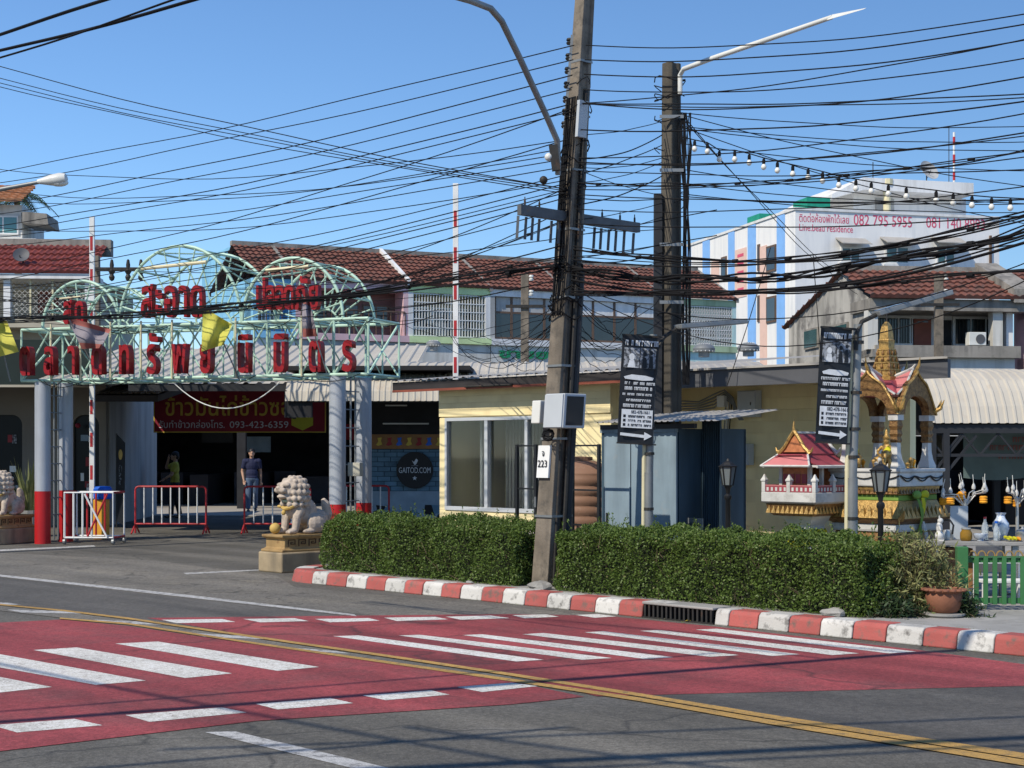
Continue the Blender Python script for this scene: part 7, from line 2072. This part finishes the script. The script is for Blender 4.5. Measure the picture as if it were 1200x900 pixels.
RL = 'thin black overhead cable running right from the leaning pole across the sky'
def right(y0, y1, sag=.12, r=.009, Y1=12.9, lab=RL, grp=RG, x0=None, k=1.12):
    x1 = 1200; x0 = x0 or 690-.0617*y0
    cable(lab, grp, (x0, y0, PY), (x0+(x1-x0)*k, y0+(y1-y0)*k, PY+(Y1-PY)*k), sag, r, 22)
for i_, (y0, y1, sg, r) in enumerate(((53,11,.14,.009),(70,23,.14,.010),(87,41,.15,.010),(105,62,.15,.009),(121,42,.10,.009),(121,83,.18,.010),(121,108,.05,.009),(122,112,.06,.008),(152,114,.12,.011),
                      (185,128,.12,.009),(190,150,.14,.010),(192,155,.10,.008),(200,196,.06,.008),(228,232,.05,.009),(222,180,.1,.008),(245,214,.12,.008),(262,250,.08,.009),(292,268,.2,.009),(300,279,.15,.008))):
    right(y0, y1, sg, r, lab=nth(i_, 'thin cable running right from the leaning pole'))
for lab, y0, y1, sg, r in (('thick cable rising to the right edge above the satellite dish', 215, 171, .14, .017), ('thick black cable bundle rising across the apartment windows to the right edge', 290, 240, .30, .024), ('thick double cable bundle just below the one crossing the apartment windows', 316, 258, .28, .032),
                           ('tangled cable strand hugging the bundle across the apartment block', 322, 264, .36, .012), ('upper strand hugging the bundle across the apartment block', 304, 248, .24, .012), ('long thick black cable crossing in front of the old tiled roof', 342, 312, .10, .024), ('second strand under the bundle across the apartment block', 328, 271, .33, .014)):
    right(y0, y1, sg, r, lab=lab, grp=TG)
for lab, y0, y1, sg in (('loose wire below the thick bundles at the right', 334, 288, .5), ('loosest sagging wire across the old house gable', 336, 300, .7)):
    right(y0, y1, sg, .008, lab=lab, grp=TG)
PG = 'thin cables fanning right from the shorter pole'
P2Y = 18.7
for i_, (a, b) in enumerate((((797,132),(1260,146)), ((797,148),(1260,164)), ((797,150),(1260,176)), ((797,168),(1260,200)), ((797,134),(1260,226)), ((797,148),(1200,262)), ((797,198),(1260,240)), ((797,215),(1260,238)), ((797,227),(1260,247)), ((797,230),(1260,230)))):
    cable(nth(i_, 'thin cable fanning right from the shorter pole'), PG, (a[0],a[1],P2Y), (b[0],b[1],20), .10, .009)
for dx in (0, 4):
    cable(('upper' if dx == 0 else 'lower') + ' of two thin drop wires slanting from the shorter pole to the old house', PG, (801,136+dx,P2Y), (1005+dx*3,345,42), .2, .010)
cable('thin drop wire from the shorter pole down to the shaded yellow wall', PG, (903,290,18.6), (852,452,18.4), .05, .008)
cable('thin drop wire hanging from the bundle onto the gable house', PG, (953,300,16), (962,420,20), .02, .008)
BG = 'short wires strung between the two concrete poles'
for i_, (a, b) in enumerate((((690,158),(776,142)), ((690,186),(776,158)), ((690,205),(776,170)), ((690,196),(776,185)), ((690,214),(776,190)), ((690,240),(776,206)), ((700,203),(776,229)), ((690,258),(776,238)), ((690,275),(776,254)), ((690,232),(776,233)), ((690,300),(776,286)), ((690,306),(776,296)), ((690,318),(776,306)), ((690,264),(776,268)))):
    cable(nth(i_, 'short wire between the two concrete poles'), BG, (a[0]-.0617*a[1],a[1],PY), (b[0],b[1],P2Y), random.uniform(.02,.09), random.choice((.007,.009,.011)))
# drooping loops in front of the shophouses
SG = 'slack wires drooping over the market roof'
rg = random.Random(2)
for i in range(16):
    x0 = rg.uniform(470, 600); y0 = rg.uniform(380, 408); 
    cable('slack wire drooping over the market roof left of the leaning pole', SG, (x0, y0, 24), (657, rg.uniform(340, 400), 17.2), rg.uniform(.1, .5), .006, 14, wob=.012)
for i in range(12):
    cable('slack wire drooping between the leaning pole and the banner post', 'slack wires right of the leaning pole', (668, rg.uniform(335, 400), 17.0), (rg.uniform(735, 778), rg.uniform(345, 420), 18), rg.uniform(.05, .4), .006, 14, wob=.012)
for i in range(7):
    cable('thin wire crossing behind the pipe arches', 'thin wires behind the gate', (-40, 330+i*7+rg.uniform(-3,3), 31), (520, 318+i*9, 28), .25, .009)

# shade-casting cables crossing the road in front of the camera
XG = 'cables crossing high over the near side of the road'
def over(p0, p1, z, r, lab):
    sh_ = z/math.tan(SUN_EL); off = Vector((SUN_FROM.x, SUN_FROM.y, 0))*sh_
    a, b = G(*p0)+off+Vector((0,0,z)), G(*p1)+off+Vector((0,0,z)); d = (b-a)
    a = a - d*.6; b = b + d*1.3
    m = MB(); m.tube([(a.lerp(b, i/16)-a) - Vector((0,0,.12*4*(i/16)*(1-i/16))) for i in range(17)], r, 6)
    tag(m.build('overhead_cable', 'rubber', loc=a, smooth=True), lab, 'cable', XG)
LB = 'cable passing high over the near side of the road, seen by its shadow'
over((0,846), (600,801), 6.2, 0.058, LB); over((0,834), (420,800), 6.4, 0.022, LB); over((0,775), (250,822), 6.0, 0.022, LB)
over((330,905), (1200,862), 6.6, 0.063, LB); over((600,862), (1200,838), 6.5, 0.025, LB); over((520,905), (1100,876), 6.3, 0.025, LB)
over((620,868), (900,900), 6.2, 0.022, LB); over((30,905), (330,880), 6.0, 0.025, LB)

# string of festoon bulbs
fs_pts = [(797,160),(814,164),(829,167),(843,176),(861,176),(878,180),(895,185),(911,189),(929,193),(947,197),(964,201),(983,206),(1003,210),(1021,213),(1041,216),(1062,219),(1097,223),(1117,226),(1139,229),(1162,231),(1184,232),(1260,236)]
A = P(797,160,18.7)
fe = thing('festoon_string', 'string of white festoon bulbs sagging from the shorter pole to the right edge', 'string lights', A)
pts = [P(a, b, 18.7-(a-797)/460*2.2)-A for a, b in fs_pts]
MB().tube(pts, .007, 5).build('wire', 'rubber', fe, smooth=True)
for p in pts[1:-1]:
    sk = MB().lathe([(.0,-.005),(.014,-.01),(.02,-.03),(.02,-.07),(.0,-.071)], 8, p).build('socket', 'rubber', fe, smooth=True)
    MB().lathe([(.0,-.072),(.018,-.076),(.032,-.10),(.032,-.12),(.018,-.14),(.0,-.146)], 10, p).build('bulb', 'bulb_white', fe, smooth=True)

# ------------------------------------------------------------------ litter
for i, (a, b) in enumerate(((806,728),(800,729.5),(812,727.5))):
    p = G(a, b, .01)
    m = MB(); r_ = .035
    m.add([(-r_,0,0),(0,-r_*.5,.012),(r_,0,.004),(0,r_*.5,.012)], [(0,1,2,3)])
    tag(m.build('fallen_leaf', 'leaf_dry' if i else 'banner_gold', loc=p, rz=i*1.3, fix=False), 'small dry yellow leaf lying in front of the storm drain', 'leaf', 'dry leaves by the storm drain')

# ------------------------------------------------------------------ pieces of a part that stand apart become objects of their own
def split_loose():
    dontsplit = ('letter', 'lettering', 'digits', 'phone_number', 'print_line', 'faded_lettering')
    for o in [q for q in scene.objects if q.type == 'MESH' and q.parent and not q.get('kind')]:
        me = o.data
        if o.name.split('.')[0] in dontsplit or len(me.vertices) > 4000 or o.modifiers.get('bevel') is None and False: continue
        if me.users > 1: continue
        par = list(range(len(me.vertices)))
        def find(a):
            while par[a] != a:
                par[a] = par[par[a]]; a = par[a]
            return a
        for e in me.edges: par[find(e.vertices[0])] = find(e.vertices[1])
        grp = {}
        for v in me.vertices: grp.setdefault(find(v.index), []).append(v.index)
        if len(grp) < 2 or len(grp) > 40: continue
        boxes = []
        for k, vs in grp.items():
            c = [me.vertices[i].co for i in vs]
            boxes.append([[min(p[j] for p in c)-.006 for j in range(3)], [max(p[j] for p in c)+.006 for j in range(3)], [k]])
        merged = True
        while merged:
            merged = False
            for i in range(len(boxes)):
                for j in range(i+1, len(boxes)):
                    A, C = boxes[i], boxes[j]
                    if all(A[0][q] <= C[1][q] and C[0][q] <= A[1][q] for q in range(3)):
                        boxes[i] = [[min(A[0][q], C[0][q]) for q in range(3)], [max(A[1][q], C[1][q]) for q in range(3)], A[2]+C[2]]
                        del boxes[j]; merged = True; break
                if merged: break
        if len(boxes) < 2 or len(boxes) > 12: continue
        sets = [set(i for k in b[2] for i in grp[k]) for b in boxes]
        smooth_ = any(p.use_smooth for p in me.polygons)
        for si, vs in enumerate(sets):
            idx = sorted(vs); mp = {v: n for n, v in enumerate(idx)}
            nm = bpy.data.meshes.new(me.name)
            nm.from_pydata([me.vertices[i].co[:] for i in idx], [], [[mp[i] for i in p.vertices] for p in me.polygons if p.vertices[0] in vs])
            for m_ in me.materials: nm.materials.append(m_)
            if smooth_:
                nm.polygons.foreach_set('use_smooth', [True]*len(nm.polygons)); nm.set_sharp_from_angle(angle=R(38))
            if si == 0: o.data = nm
            else:
                c = o.copy(); c.data = nm; COL.objects.link(c)
split_loose()
